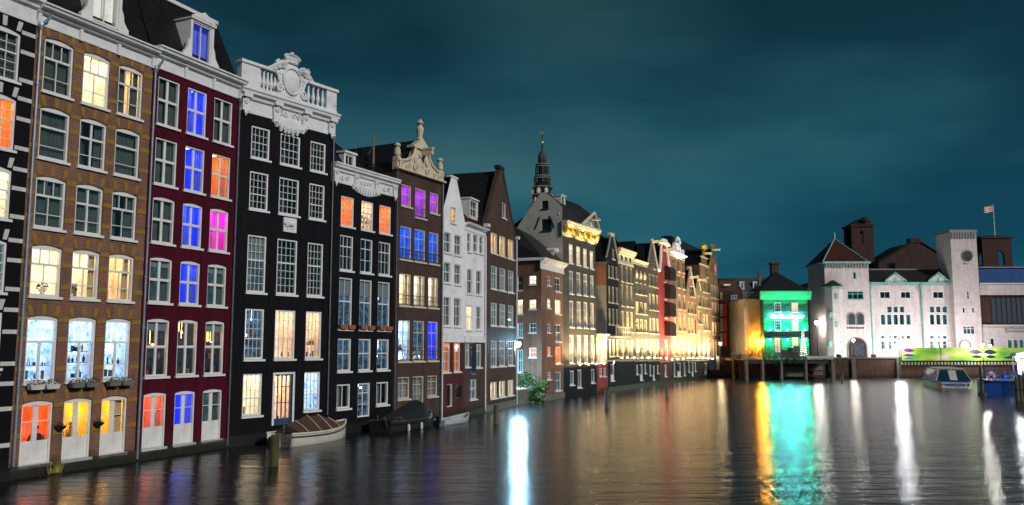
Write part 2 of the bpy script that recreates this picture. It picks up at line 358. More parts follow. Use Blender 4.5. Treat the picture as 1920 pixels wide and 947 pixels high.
PANE_MESH = {}
def pane_mesh(w, h):
    k = (round(w, 3), round(h, 3))
    if k not in PANE_MESH:
        b = MB(); b.quad((0,0,0), (w,0,0), (w,0,h), (0,0,h)); PANE_MESH[k] = b.mesh('pane')
    return PANE_MESH[k]
SHARED = {}
def shared(key, fn, name):
    if key not in SHARED: SHARED[key] = fn().mesh(name)
    return SHARED[key]
def wavy(w, h, amp=.035, per=.16, y=0.0):
    b = MB(); n = max(4, int(w/per*4)); o = []
    for i in range(n+1):
        x = w*i/n; o.append((x, y+amp*math.sin(2*math.pi*x/per)+.3*amp*math.sin(9.7*x+1)))
    for i in range(n): b.quad((o[i][0], o[i][1], 0), (o[i+1][0], o[i+1][1], 0), (o[i+1][0], o[i+1][1], h), (o[i][0], o[i][1], h))
    return b

GRID = {  # rows from the top: (share of height, lights across, bar width); then the rails between rows
 'one': ([(1, 1, .03)], []),
 'two': ([(1, 2, .05)], []),
 'cross': ([(.47, 2, .13), (.53, 2, .13)], [.12]),
 'casement': ([(.33, 3, .03), (.40, 2, .035), (.27, 2, .035)], [.09, .03]),
 'casement2': ([(.34, 1, .03), (.42, 1, .03), (.24, 1, .03)], [.09, .03]),
 'casement3': ([(.36, 2, .09), (.39, 2, .09), (.25, 2, .09)], [.09, .03]),
 'shop': ([(.36, 1, .03), (.40, 2, .10), (.24, 2, .10)], [.09, .03]),
 'frenchdoor': ([(.45, 2, .22), (.55, 2, .22)], [.03]),
 'sash44': ([(1, 4, .025)]*4, [.025, .045, .025]),
 'sash45': ([(1, 4, .025)]*5, [.025, .025, .06, .025]),
 'sash47': ([(1, 4, .025)]*7, [.025, .025, .08, .025, .025, .025]),
 'sash35': ([(1, 3, .025)]*5, [.025, .06, .025, .025]),
 'sash24': ([(.3, 3, .03), (.3, 3, .03), (.4, 3, .03)], [.06, .03]),
 'sash2': ([(.46, 2, .03), (.54, 2, .03)], [.07]),
 'sash1': ([(.45, 1, .03), (.55, 1, .03)], [.07]),
 'door4': ([(.26, 4, .05), (.37, 4, .05), (.37, 4, .05)], [.04, .04]),
 'tbar': ([(.28, 2, .04), (.72, 2, .05)], [.05]),
 't3': ([(.28, 2, .04), (.36, 2, .05), (.36, 2, .05)], [.05, .03]),
 'three': ([(.3, 3, .09), (.7, 3, .09)], [.09]),
}
def window(house, s0, s1, z0, z1, style='sash2', lit_=None, mat='white', fr=.08, sill=True, panes=True, arch=0.0, door=0.0,
           d=0.0, curtain=None, blind=0.0, name='window', deep=1.3, back=.06, sillmat=None, hole=True, room=True, pane='pane'):
    """one window of a house: a frame with its bars, every pane, the sill, the curtain and the room behind it"""
    w, h = round(s1-s0, 3), round(z1-z0, 3)
    if hole: house.openings.append((s0, s1, z0, z1, d, arch))
    f0, f1 = back, back+.13; g = back+.09
    key = ('frame', w, h, style, fr, arch, door, back, mat)
    rows, rails = GRID[style]
    hd = h*door; top = fr + arch
    H = h - top - fr - hd; tot = sum(r[0] for r in rows); Hn = H - sum(rails)
    cells = []; z = h - top
    bars = []
    for i, (sh, nx, bw) in enumerate(rows):
        rh = Hn*sh/tot; cw = (w-2*fr-bw*(nx-1))/nx
        for k in range(nx):
            x = fr+k*(cw+bw); cells.append((x, z-rh, cw, rh))
            if k: bars.append((x-bw, x, z-rh, z, g-.03, g+.03))
        z -= rh
        if i < len(rails): bars.append((fr, w-fr, z-rails[i], z, g-.04 if rails[i] > .05 else g-.028, g+.028)); z -= rails[i]
    def mk():
        b = MB()
        b.box(0, fr, f0, f1, 0, h); b.box(w-fr, w, f0, f1, 0, h); b.box(fr, w-fr, f0, f1, h-top, h); b.box(fr, w-fr, f0+.02, f1, 0, fr)
        for q in bars: b.box(q[0], q[1], q[4], q[5], q[2], q[3])
        if door:
            nl = 2 if w > 1.0 or style in ('frenchdoor', 'door4') else 1; lw = (w-2*fr)/nl
            b.box(fr, w-fr, g-.02, g+.02, fr, fr+hd)
            for k in range(nl):
                a = fr+k*lw+.09; c = fr+(k+1)*lw-.09
                for q0, q1 in ((fr+.08, fr+hd*.48), (fr+hd*.56, fr+hd-.08)):
                    b.box(a, c, g-.034, g-.02, q0, q1)
        return b
    par = house.part(name, shared(key, mk, name), mat, loc=(s0, d, z0))
    if panes:
        for x, zz, cw, ch in cells: put('pane', pane_mesh(cw, ch), M[pane], par, (x, g, zz))
    else:
        zb = min(c[1] for c in cells)
        put('pane', pane_mesh(w-2*fr, h-top-zb), M[pane], par, (fr, g, zb))
    if sill:
        put('sill', shared(('sill', w), lambda: MB().box(-.07, w+.07, -.10, .10, -.11, -.004), 'sill'), M[sillmat or mat], par)
    if room:
        x0, x1, zt, zb = -.12, w+.12, h+.10, -.05
        def rm():
            b = MB(); y0, y1 = f1+.02, deep
            b.quad((x0,y1,zb),(x1,y1,zb),(x1,y1,zt),(x0,y1,zt)); b.quad((x0,y0,zb),(x0,y1,zb),(x0,y1,zt),(x0,y0,zt))
            b.quad((x1,y0,zb),(x1,y1,zb),(x1,y1,zt),(x1,y0,zt)); b.quad((x0,y0,zb),(x1,y0,zb),(x1,y1,zb),(x0,y1,zb))
            b.quad((x0,y0,zt),(x1,y0,zt),(x1,y1,zt),(x0,y1,zt))
            b.cur = 1; ym = y0+(y1-y0)*.55; b.quad((w*.25,ym-.16,zt-.03),(w*.75,ym-.16,zt-.03),(w*.75,ym+.16,zt-.03),(w*.25,ym+.16,zt-.03)); return b
        me = shared(('room', w, h, deep, back, lit_), rm, 'room')
        rmat = M[lit_ or 'room_dim']; lm_ = LAMPC.get(rmat.name) if lit_ else None
        put('room', me, [rmat, lm_ or M['room_dark']], par)
        if panes and lit_ and deep > .8:
            q = random.Random(int(w*977+h*331+z0*131+s0*71+house.P0.y*17))
            if lit_.startswith('shop'):
                b = MB(); nsh = q.choice((1, 2, 2, 3)); y0 = f1+.25; top_ = 0
                for k in range(nsh):
                    zz = h*(.04+q.uniform(.20,.27)*k); x = q.uniform(0,.2)
                    if k: b.cur = 3; b.box(-.05, w+.05, y0, y0+.3, zz-.025, zz)
                    while x < w-.05:
                        gw_ = q.uniform(.03,.13); b.cur = q.choice((0,1,2,3,3,3,4,5)); gh = q.uniform(.05,.17)*h*.8; yy = y0+q.uniform(.02,.14)
                        if q.random() < .7:
                            if q.random() < .5: b.box(x, x+gw_, yy, yy+q.uniform(.06,.16), zz, zz+gh)
                            else: b.lathe([(gw_*.3,0),(gw_*.5,gh*.3),(gw_*.45,gh*.6),(gw_*.15,gh*.75),(gw_*.15,gh)], 6, (x+gw_/2, yy+.06, zz))
                        x += gw_+q.uniform(.01,.16)
                o = put('display_goods', b, [M['goods%d' % k] for k in range(6)], par); o['kind'] = 'stuff'
                for k in range(q.choice((4, 5, 6)) if lit_ == 'shop_dark' else q.choice((1, 2, 2))):
                    px_ = w*q.uniform(.15,.85); pz_ = h*q.uniform(.42,.88); r_ = q.uniform(.035,.075)
                    put('pendant_lamp', MB().ball((px_, f1+q.uniform(.3,.8), pz_), r_, 7).tube([(px_, f1+.55, pz_+r_*.8), (px_, f1+.55, h+.08)], .008, 4), M['pendant' if lit_ in ('shop_dark','shop_warm') else 'pendant_white'], par)
            elif lit_ in ('warm','cream_lit','whitelit','yellow','orange','blue') and not door:
                y1 = deep-.01
                if q.random() < .8: put('cabinet', MB().box(w*q.uniform(-.1,.2), w*q.uniform(.45,.8), y1-.4, y1-.02, -.03, h*q.uniform(.18,.38)), M['wood'], par)
                if q.random() < .8: a_ = w*q.uniform(.1,.5); put('picture', MB().box(a_, a_+w*.35, y1-.05, y1-.02, h*.5, h*.72), M['goods%d' % q.randrange(6)], par)
    if curtain:
        cm, cl, cr = curtain
        for sgn, share in ((0, cl), (1, cr)):
            if share > 0:
                cw = w*share; x = fr*.5 if sgn == 0 else w-fr*.5-cw
                put('curtain', shared(('curt', round(cw, 2), h), lambda: wavy(cw, h-.06), 'curtain'), M[cm], par, (x, f1+.12, .03))
    if blind:
        bh = h*blind
        put('blind', shared(('blind', w, h, blind), lambda: MB().box(fr*.6, w-fr*.6, f1+.03, f1+.04, h-fr-bh, h-fr), 'blind'), M['blind'], par)
    return par

class House:
    def __init__(s, name, label, P0, P1, cat='house', group=None, depth=9.0, of=None):
        s.P0, s.P1 = Vector(P0), Vector(P1); dv = s.P1-s.P0; s.W = dv.length; s.dir = dv/s.W
        s.rz = math.atan2(s.dir.y, s.dir.x); s.nrm = Vector((-s.dir.y, s.dir.x, 0)); s.depth = depth
        s.openings = []; s.off = None
        if of: s.root = of.root; s.off = of.root.matrix_basis.inverted() @ Matrix.LocRotScale(s.P0, Matrix.Rotation(s.rz, 3, 'Z'), None)
        else: s.root = thing(name, label, cat, s.P0, s.rz, group)
    def sz(s, px, py, d=0.0):
        o = s.P0 + s.nrm*d; r = ray(px, py); t = (o-CAM).dot(s.nrm)/r.dot(s.nrm); p = CAM+r*t
        return (p-s.P0).dot(s.dir), p.z
    def Z(s, px, py, d=0.0): return s.sz(px, py, d)[1]
    def S(s, px, py, d=0.0): return s.sz(px, py, d)[0]
    def col(s, *cs): return [(s.S(a, y), s.S(b, y)) for a, b, y in cs]
    def row(s, *rs): return [(s.Z(x, yb), s.Z(x, yt)) for x, yt, yb in rs]
    def wall(s, mat, polys, d0=0.0, reveal=.20, eave=None, name='wall', body=True, ops=None, left=True):
        b = MB()
        ops = [o for o in s.openings if abs(o[4]-d0) < .01] if ops is None else ops
        for poly in polys:
            xs = [p[0] for p in poly]; zs = [p[1] for p in poly]
            cx = sorted({min(xs), max(xs)} | {q for o in ops for q in o[:2] if min(xs) < q < max(xs)})
            cz = sorted({min(zs), max(zs)} | {q for o in ops for q in o[2:4] if min(zs) < q < max(zs)})
            for i in range(len(cx)-1):
                for j in range(len(cz)-1):
                    mx, mz = (cx[i]+cx[i+1])/2, (cz[j]+cz[j+1])/2
                    if any(o[0] < mx < o[1] and o[2] < mz < o[3] for o in ops): continue
                    if cx[i+1]-cx[i] < 1e-4 or cz[j+1]-cz[j] < 1e-4: continue
                    c = clip([(cx[i],cz[j]),(cx[i+1],cz[j]),(cx[i+1],cz[j+1]),(cx[i],cz[j+1])], poly)
                    if len(c) >= 3: b.add([(p[0], d0, p[1]) for p in c], [tuple(range(len(c)))])
        for x0, x1, z0, z1, dd, arch in ops:
            y0, y1 = d0, d0+reveal
            b.quad((x0,y0,z0),(x0,y0,z1),(x0,y1,z1),(x0,y1,z0)); b.quad((x1,y0,z0),(x1,y1,z0),(x1,y1,z1),(x1,y0,z1))
            b.quad((x0,y0,z1),(x1,y0,z1),(x1,y1,z1),(x0,y1,z1)); b.quad((x0,y0,z0),(x0,y1,z0),(x1,y1,z0),(x1,y0,z0))
            if arch:
                n = 8; w = x1-x0
                f = lambda u: z1-arch*(2*u-1)**2*1.0
                for k in range(n):
                    u0, u1 = k/n, (k+1)/n; a0, a1 = x0+w*u0, x0+w*u1
                    b.quad((a0,y0,f(u0)),(a1,y0,f(u1)),(a1,y0,z1),(a0,y0,z1))
                    b.quad((a0,y0,f(u0)),(a0,y0+.06,f(u0)),(a1,y0+.06,f(u1)),(a1,y0,f(u1)))
        if body:
            ez = eave if eave is not None else max(p[1] for q in polys for p in q); D = s.depth
            x0 = min(p[0] for q in polys for p in q); x1 = max(p[0] for q in polys for p in q)
            if left: b.quad((x0,d0,0),(x0,D,0),(x0,D,ez),(x0,d0,ez))
            b.quad((x1,d0,0),(x1,d0,ez),(x1,D,ez),(x1,D,0))
            b.quad((x0,D,0),(x1,D,0),(x1,D,ez),(x0,D,ez)); b.quad((x0,d0+.25,ez-.02),(x1,d0+.25,ez-.02),(x1,D,ez-.02),(x0,D,ez-.02))
        return s.part(name, b, mat)
    def part(s, name, mb, mat, parent=None, loc=None):
        o = put(name, mb, M[mat] if isinstance(mat, str) else [M[q] for q in mat], parent or s.root, loc)
        if s.off and not parent: o.matrix_basis = s.off @ Matrix.Translation(loc or (0, 0, 0))
        return o
    def world(s, x, d, z): return s.P0 + s.dir*x + s.nrm*d + Vector((0, 0, z))
    def cornice(s, z0, z1, out=.35, mat='trim', s0=-.05, s1=None, name='cornice', steps=3):
        s1 = s.W+.05 if s1 is None else s1; b = MB(); h = z1-z0
        pr = [(.02, z0), (-.05, z0), (-.05, z0+h*.12), (-.02, z0+h*.14), (-.02, z0+h*.55), (-out*.35, z0+h*.60), (-out*.40, z0+h*.70),
              (-out*.8, z0+h*.78), (-out*.85, z0+h*.88), (-out, z0+h*.92), (-out, z1), (.02, z1)]
        b.sweep(pr, s0, s1); return s.part(name, b, mat)
    def roof_depth(s, poly, d0, d1, mat='tile_dark', over=.1, name='roof'):   # ridge runs back into the block; poly = (s, z) ridge section
        b = MB(); n = len(poly)
        for i in range(n-1):
            a, c = poly[i], poly[i+1]
            b.add([(a[0],d0,a[1]),(c[0],d0,c[1]),(c[0],d1,c[1]),(a[0],d1,a[1]),(a[0],d0,a[1]-.14),(c[0],d0,c[1]-.14),(c[0],d1,c[1]-.14),(a[0],d1,a[1]-.14)],
                  [(0,1,2,3),(4,7,6,5),(0,4,5,1),(2,6,7,3),(1,5,6,2),(3,7,4,0)])
        return s.part(name, b, mat)
    def pipe(s, sx, z0, z1, mat='pipe', r=.055, y=-.10, name='drainpipe', hopper=True):
        b = MB(); pts = [(sx,y,z0), (sx,y,z1-.5)]
        if hopper: pts += [(sx+.06,y-.02,z1-.3), (sx+.22,y-.16,z1-.05), (sx+.24,y-.22,z1+.15)]
        else: pts += [(sx,y,z1)]
        b.tube(pts, r, 8)
        if hopper: b.lathe([(r*1.1,-.18),(r*2.4,.02),(r*2.4,.14)], 8, (sx,y,z1-.42))
        z = z0+1.2
        while z < z1-.6: b.lathe([(r*1.45,-.03),(r*1.45,.03)], 8, (sx,y,z)); z += 2.3
        return s.part(name, b, mat)

def anchors(h, pts):
    for a, z in pts: h.part('wall_anchor', shared(('anchor',), lambda: MB().box(-.025,.025,-.05,.01,-.42,.42), 'wall_anchor'), 'iron', loc=(a, 0, z))

# plan of the canal front: the water line from the near left to the far right
A1 = on_z(39, 870, .55); B1 = on_z(410, 820.3, .55); A1.z = B1.z = 0
def on_line(A, B, px, z=0.0):     # point of line A-B seen in column px
    k = (px-960)/F; a, bdir = A, B-A   # X = k*(Y*CT + (z-CAMZ)*ST)
    t = (k*(a.y*CT+(z-CAMZ)*ST)-a.x)/(bdir.x-k*bdir.y*CT); return a+bdir*t
Q = {}
Q[-70] = on_line(A1, B1, -95); Q[18] = on_line(A1, B1, 14); Q[255] = on_line(A1, B1, 251); Q[425] = on_line(A1, B1, 426)
for px, Y in ((612, 49.4), (735, 54.9), (825, 59.9), (869.5, 63.6), (908, 67.6), (967, 75.6), (1016, 81.2), (1057, 87.0), (1119, 95.0), (1350, 155.0)): Q[px] = plan(px, Y)
def far(px): return on_line(Q[1119], Q[1350], px)

# ================================================================ the near houses, left to right
def rect(W, z0, z1): return [(0, z0), (W, z0), (W, z1), (0, z1)]
def stone_bands(h, cols, rows, W, mat, fracs, bh=.2, vous=True, name='stone_block', arch=.1, edge0=0.0):
    for (z0, z1) in rows:
        hh = z1-z0
        eds = [edge0] + [q for c in cols for q in c] + [W]
        for k in range(0, len(eds), 2):
            a, b = eds[k]+.012, eds[k+1]-.012
            if b-a < .08: continue
            for f in fracs:
                zc = z1-f*hh; w = round(b-a, 3)
                h.part(name, shared((name, w), lambda: MB().box(0, w, -.022, .05, -bh/2, bh/2), name), mat, loc=(a, 0, zc))
        if vous:
            for (a, b) in cols:
                for u in (0.10, .5, .90):
                    sl = (u-.5)*.22; x = a+(b-a)*u
                    me = shared((name, 'v', u), lambda: MB().prism([(-.085, 0), (.085, 0), (.095+sl, .40), (-.095+sl, .40)], -.024, .05), 'voussoir')
                    h.part('voussoir', me, mat, loc=(x, 0, z1+.03-arch*(2*u-1)**2*.6))

def dormer(h, s0, s1, z0, z1, d, lit_=None, style='two', ped=.5, wings=True, mat='white', deep=1.6, fr=.07, rdeep=.42):
    w = s1-s0; b = MB(); t = .14; o = .05
    b.box(s0-t, s0, d-o, d+deep, z0-.1, z1+.08); b.box(s1, s1+t, d-o, d+deep, z0-.1, z1+.08)
    b.box(s0, s1, d-o, d+deep, z1, z1+.08); b.box(s0-t-.06, s1+t+.06, d-o-.10, d+deep, z1+.08, z1+.2)
    b.box(s0-t-.03, s1+t+.03, d-o-.06, d+.2, z0-.22, z0-.1)
    if ped: b.prism([(s0-t-.1, z1+.2), (s1+t+.1, z1+.2), ((s0+s1)/2, z1+.2+ped)], d-o-.12, d+deep)
    if wings:
        for sg, x in ((-1, s0-t), (1, s1+t)):
            pts = [(x, z0-.1), (x+sg*.42, z0-.1), (x+sg*.42, z0+.1), (x+sg*.30, z0+.22), (x+sg*.16, z0+.42), (x+sg*.10, z0+.75), (x, z0+.95)]
            b.prism(pts if sg > 0 else pts[::-1], d-o, d+.12)
    dm = h.part('dormer', b, mat)
    window(h, s0, s1, z0, z1, style, lit_, mat, fr=fr, sill=False, d=d-.05, hole=False, deep=rdeep, name='window')
    return dm

# --- the black house with white stone bands at the left edge
h0 = House('black_banded_house', 'black brick house with white stone bands at the left edge of the picture', Q[-70], Q[18])
ztop = h0.Z(20, 30)
cols = [(h0.W-2.05, h0.W-.62), (h0.W-4.2, h0.W-2.85)]
rows = h0.row((18, 52, 150), (14, 178, 280), (8, 312, 410), (4, 448, 548), (0, 580, 690), (0, 720, 845))
for i, (z0, z1) in enumerate(rows):
    for j, (a, b) in enumerate(cols):
        window(h0, a, b, z0, z1, 'sash35' if i < 6 else 'sash2', [None, 'amber', 'cream_lit', 'cooldim', None, None][i] if j == 0 else None, 'white', arch=.12,
               curtain=('curtain_grey', .5, .45) if i == 0 else None)
h0.wall('brick_black', [rect(h0.W, 0, ztop+.3)])
stone_bands(h0, sorted(cols), rows, h0.W, 'stone_white', (.0, .38, .93), .16, name='stone_block')
h0.cornice(ztop, ztop+1.15, .5)
h0.part('roof', MB().sweep([(.2, ztop+1.1), (1.5, ztop+4), (9, ztop+4), (9, ztop+1.1)], -.1, h0.W), 'tile_dark')
h0.part('plinth', MB().box(0, h0.W, -.14, -.004, -.6, .42), 'plinth_dark')

# --- brown brick house with ochre stone blocks
h1 = House('brown_brick_house', 'brown brick house with ochre stone blocks and yellow-lit ground floor doors', Q[18], Q[255])
cols = h1.col((73.3, 130, 253), (148.7, 199.5, 262), (216, 262.6, 272))
rows = h1.row((179, 101, 199), (172, 223, 316), (165.6, 345.6, 438.6), (159, 468, 560), (151, 594, 713.7), (141.5, 746.7, 860))
G = 'curtain_grey'
spec = [
 [('casement', None, (G,.5,.5)), ('casement', 'cream_lit', None), ('casement', 'warm', (G,.42,.3))],
 [('casement2', None, (G,.55,.45)), ('casement3', None, (G,.25,.25)), ('casement2', None, (G,.5,.5))],
 [('casement', 'cooldim', (G,.5,.42)), ('casement3', 'cooldim', (G,.45,.35)), ('casement', None, (G,.3,.3))],
 [('casement', 'cream_lit', None), ('casement', 'cream_lit', ('curtain_warm',.0,.2)), ('casement', 'warm', ('curtain_warm',.12,.25))],
 [('shop', 'shop_blue', None)]*3,
 [('frenchdoor', 'orange', None), ('frenchdoor', 'yellow', None), ('frenchdoor', 'yellow', ('curtain_warm', 0, .42))]]
for (z0, z1), rw in zip(rows, spec):
    for (a, b), (st, li, cu) in zip(cols, rw):
        dr = st == 'frenchdoor'
        window(h1, a, b, z0, z1, st, li, 'white', arch=.11, curtain=cu, door=.33 if dr else 0, fr=.085, sill=True, name='door' if dr else 'window',
               deep=1.7 if dr else 1.3)
zc = h1.Z(75, 47); zt = h1.Z(75, 9)
h1.wall('brick_brown', [rect(h1.W, .0, zc+.3)])
stone_bands(h1, cols, rows[:5], h1.W, 'ochre', (.06, .36, .80), .19)
stone_bands(h1, cols, rows[5:], h1.W, 'ochre', (.08, .53), .19)
h1.cornice(zc, zt, .55)
for k in range(4): h1.part('cornice_bracket', MB().box(-.07, .07, -.10, 0, -.1, .78), 'trim', loc=(.06+k*(h1.W-.12)/3, -.03, zc+.06))
h1.part('plinth', MB().box(0, h1.W, -.10, -.004, -.6, .46), 'plinth')
zr = h1.Z(433, 58, 1.5)
h1.part('roof', MB().sweep([(.1, zt-.1), (1.5, zr), (9, zr), (9, zt-.1)], 0, h1.W), 'tile_dark')
h1.part('roof_edge', MB().box(0, h1.W, 1.38, 1.66, zr-.06, zr+.12), 'trim')
a, b = h1.S(172, 40, 0), h1.S(222, 40, 0)
dormer(h1, a, b, max(h1.Z(200, 42, 0)-.1, zt+.12), h1.Z(200, 42, 0)+1.7, .02, 'whitelit')
h1.pipe(.12, .5, zc+.35, 'pipe')
for k, (a, b) in enumerate(cols):    # window boxes under the lit shop windows
    t = thing('window_box', ['white window box under the left blue-lit shop window of the brown house', 'grey window box under the middle blue-lit shop window of the brown house',
              'small window box under the right blue-lit shop window of the brown house'][k], 'window box', h1.root.matrix_basis @ Vector(((a+b)/2, -.26, rows[4][0]-.22)), h1.rz, 'window boxes of the brown house')
    for q in (-1, 1):
        put('trough', MB().prism([(-.26,0),(.26,0),(.32,.2),(-.32,.2)], -.12, .12), M['stone_white'] if k == 0 else M['concrete'], t, (q*.34, 0, -.05), (0,0,0))
    lf = MB()
    for i in range(150):
        c = Vector((rnd.uniform(-.68,.68), rnd.uniform(-.16,.14), rnd.uniform(.12,.32))); u = Vector((rnd.uniform(-1,1), rnd.uniform(-1,1), rnd.uniform(-.3,1))).normalized()*.07; v = u.cross(Vector((rnd.random(), rnd.random(), .3))).normalized()*.03
        lf.quad(c-v, c+u*.5-v*.2, c+u, c+v)
    put('foliage', lf, M['leaf_dark'], t)
for k in (0, 1):                     # hanging pots between the doors
    a = (cols[k][1]+cols[k+1][0])/2; zz = rows[5][0]+1.35
    t = thing('wall_planter', ['dark hanging bowl planter between the first two doors of the brown house', 'dark hanging bowl planter between the last two doors of the brown house'][k],
              'planter', h1.root.matrix_basis @ Vector((a, -.2, zz)), h1.rz)
    put('bowl', MB().lathe([(.03,-.12),(.12,-.08),(.2,.02),(.21,.06)], 10), M['iron'], t)
    put('bracket', MB().tube([(0,.2,.2),(0,.02,.2),(0,0,.06)], .014, 5), M['iron'], t)
    lf = MB()
    for i in range(40):
        c = Vector((rnd.uniform(-.18,.18), rnd.uniform(-.18,.18), rnd.uniform(.04,.12))); u = Vector((rnd.uniform(-1,1), rnd.uniform(-1,1), rnd.uniform(0,1)))*.06; v = Vector((u.y,-u.x,.02))*.5
        lf.quad(c-v, c+u, c+u*1.6, c+v)
    put('foliage', lf, M['leaf_dark'], t)
# dry reeds growing from the foot of the wall
t = thing('reed_tuft', 'tuft of yellow-green reeds at the foot of the brown house', 'plant', h1.root.matrix_basis @ Vector((h1.S(92, 885), -.3, .02)), h1.rz)
rb = MB()
for i in range(46):
    a = rnd.uniform(-.55,.55); q = rnd.uniform(-.5,.5); hgt = rnd.uniform(.25,.62)
    rb.tube([(a*.4, rnd.uniform(-.1,.1), -.2), (a*.6, 0, hgt*.4), (a*.8+q*.2, -.05, hgt)], [.012,.01,.003], 4)
lf_m = pmat('dry_reed', (.30,.26,.04), .7, .3, 6, 0); put('blades', rb, lf_m, t)
put('earth', MB().lathe([(.6,-.25),(.5,-.02),(.2,.05)], 9, sy=.5), M['plinth_dark'], t)

# --- crimson house
h2 = House('crimson_house', 'crimson painted brick house with blue-lit middle windows and white cross frames', Q[255], Q[425])
cols = h2.col((295.5, 337, 195), (351, 388, 211), (401, 436, 226))
rows = h2.row((370, 168, 254), (366, 276.5, 360), (361, 381, 464), (357, 489, 571), (349.5, 599, 703.5), (343, 732.6, 832))
lits = [[None,'blue',None],[None,'blue','amber'],[None,'blue','magenta'],['cooldim','blue','cooldim'],['shop_dark']*3,['coral','blue','cooldim']]
for i, (z0, z1) in enumerate(rows):
    for j, (a, b) in enumerate(cols):
        dr = i == 5
        window(h2, a, b, z0, z1, 'frenchdoor' if dr else 'cross', lits[i][j], 'white', arch=.0 if i < 2 else .09, fr=.085, door=.34 if dr else 0, sill=True,
               curtain=(G,.42,.42) if lits[i][j] is None else (('curtain_grey',.3,.3) if lits[i][j] == 'cooldim' else (('sheer',.0,.42) if i % 2 else ('sheer',.38,0)) if lits[i][j] in ('blue','magenta','amber','coral') else None), blind=.18 if i in (3, 4) and j != 1 else 0, name='door' if dr else 'window')
zc2 = h2.Z(304, 131); zt2 = h2.Z(304, 93)
h2.wall('brick_red', [rect(h2.W, 0, zc2+.3)])
h2.cornice(zc2, zt2, .55)
for k in range(4): h2.part('cornice_bracket', MB().box(-.07, .07, -.10, 0, -.1, .78), 'trim', loc=(.08+k*(h2.W-.16)/3, -.03, zc2+.06))
h2.part('plinth', MB().box(0, h2.W, -.10, -.004, -.6, .46), 'plinth')
rf = MB(); zr = h2.Z(433, 58, 1.5)
rf.add([(0,.1,zt2-.1),(h2.W,.1,zt2-.1),(h2.W-.35,1.5,zr),(0,1.5,zr),(0,9,zr),(h2.W-.35,9,zr),(h2.W,9,zt2-.1)], [(0,1,2,3),(3,2,5,4),(1,6,5,2)])
h2.part('roof', rf, 'tile_dark'); h2.part('roof_edge', MB().box(0, h2.W-.3, 1.38, 1.66, zr-.06, zr+.12), 'trim')
h2.part('chimney', MB().box(h2.W-.55, h2.W-.4, 1.9, 2.1, zr, zr+.3), 'trim')
a, b = h2.S(360, 80, 0), h2.S(396, 90, 0)
dormer(h2, a, b, max(h2.Z(378, 115, 0), zt2+.12), h2.Z(378, 46, 0), .02, 'blue', ped=.42)
h2.pipe(.08, .1, zc2+.3, 'pipe'); h2.pipe(h2.W-.10, .1, zc2+.3, 'pipe_dark')

# --- tall black house with a white balustrade and crest
h3 = House('black_crested_house', 'tall black house with white balustrade, crest and many-paned sash windows', Q[425], Q[612])
cols = h3.col((468, 503.6, 357), (523, 561, 370), (579.5, 609, 382))
rows = h3.row((546, 253, 311), (542, 334, 403), (536, 448, 552), (530, 581, 673), (524, 699, 797))
st = ['sash44','sash45','sash47','sash45']
lits = [[None]*3,[None]*3,['cooldim',None,None],['shop_cool','shop_warm','shop_warm'],['yellow','shop_warm','shop_blue']]
for i, (z0, z1) in enumerate(rows):
    for j, (a, b) in enumerate(cols):
        if i == 4:
            if j == 1: window(h3, a+.1, b-.1, z0, z1-.1, 'door4', 'shop_warm', 'frame_blue', door=.10, fr=.07, sill=False, name='door'); h3.part('door_casing', MB().box(a-.04,a+.09,-.03,.08,z0,z1+.02).box(b-.09,b+.04,-.03,.08,z0,z1+.02).box(a+.09,b-.09,-.03,.08,z1-.09,z1+.02), 'white'); continue
            zz0 = h3.Z([466, 0, 578][j], [780, 0, 770][j]); window(h3, a, b, zz0, z1, 'sash45', ['cream_lit', 0, 'shop_blue'][j], 'white', fr=.10, sillmat='trim'); continue
        window(h3, a, b, z0, z1, st[i], lits[i][j], 'white', fr=.10, sillmat='trim', blind=.38 if i == 2 and j == 0 else 0)
zc = h3.Z(540, 232); ze = h3.Z(545, 192); zp = h3.Z(548, 163)
h3.wall('brick_black', [rect(h3.W, 0, ze)])
h3.part('plinth', MB().box(0, h3.W, -.12, -.004, -.6, .55), 'plinth_dark')
W = h3.W; h3.cornice(zc, ze, .48, s0=-.12, s1=W+.12, name='entablature')
for x in (.28, W*.35, W*.66, W-.28):
    b = MB(); b.box(-.22, .22, -.16, 0, zc+.05, ze-.45); b.box(-.27, .27, -.34, 0, ze-.5, ze-.28); b.scroll(0, ze-.72, .15, 1.6, 1, -.2, .05)
    b.tube([(0,-.12,zc+.05),(0,-.14,zc-.1),(0,-.1,zc-.24)], [.09,.11,.03], 6); h3.part('console', b, 'trim', loc=(x, -.04, 0))
b = MB()                                         # pierced lower edge under the frieze
for k in range(15):
    u = k/14; x = W*.34+u*W*.33; dz = .25+.34*math.sin(math.pi*u)+.10*math.sin(k*2.6); b.tube([(x,-.05,zc+.1),(x,-.06,zc-dz*.5),(x+.04*(-1)**k,-.05,zc-dz)], [.16,.15,.07], 7)
h3.part('lower_ornament', b, 'trim')
b = MB()
for sg in (-1, 1):
    for k in range(3): b.scroll(W*.5+sg*(.3+.34*k), (zc+ze)/2-.12, .17, 1.5, sg, -.06, .045, start=k)
h3.part('frieze_ornament', b, 'trim')
zb0, zb1 = ze, zp+.45                            # the balustrade
for a, c in ((-.05, W*.17), (W*.36, W*.62), (W*.89, W+.05)): h3.part('parapet_pedestal', MB().box(a, c, -.14, .22, zb0, zb1), 'trim')
pass; h3.part('parapet_base', MB().box(-.08, W+.08, -.18, .26, zb0-.003, zb0+.22), 'trim'); h3.part('coping', MB().box(-.12, W+.12, -.24, .3, zb1, zb1+.16), 'trim')
bal = lambda: MB().lathe([(.09,0),(.09,.08),(.05,.14),(.11,.38),(.085,.52),(.045,.8),(.06,.92),(.09,.96),(.09,1.04)], 8)
nb = zb1-zb0-.22
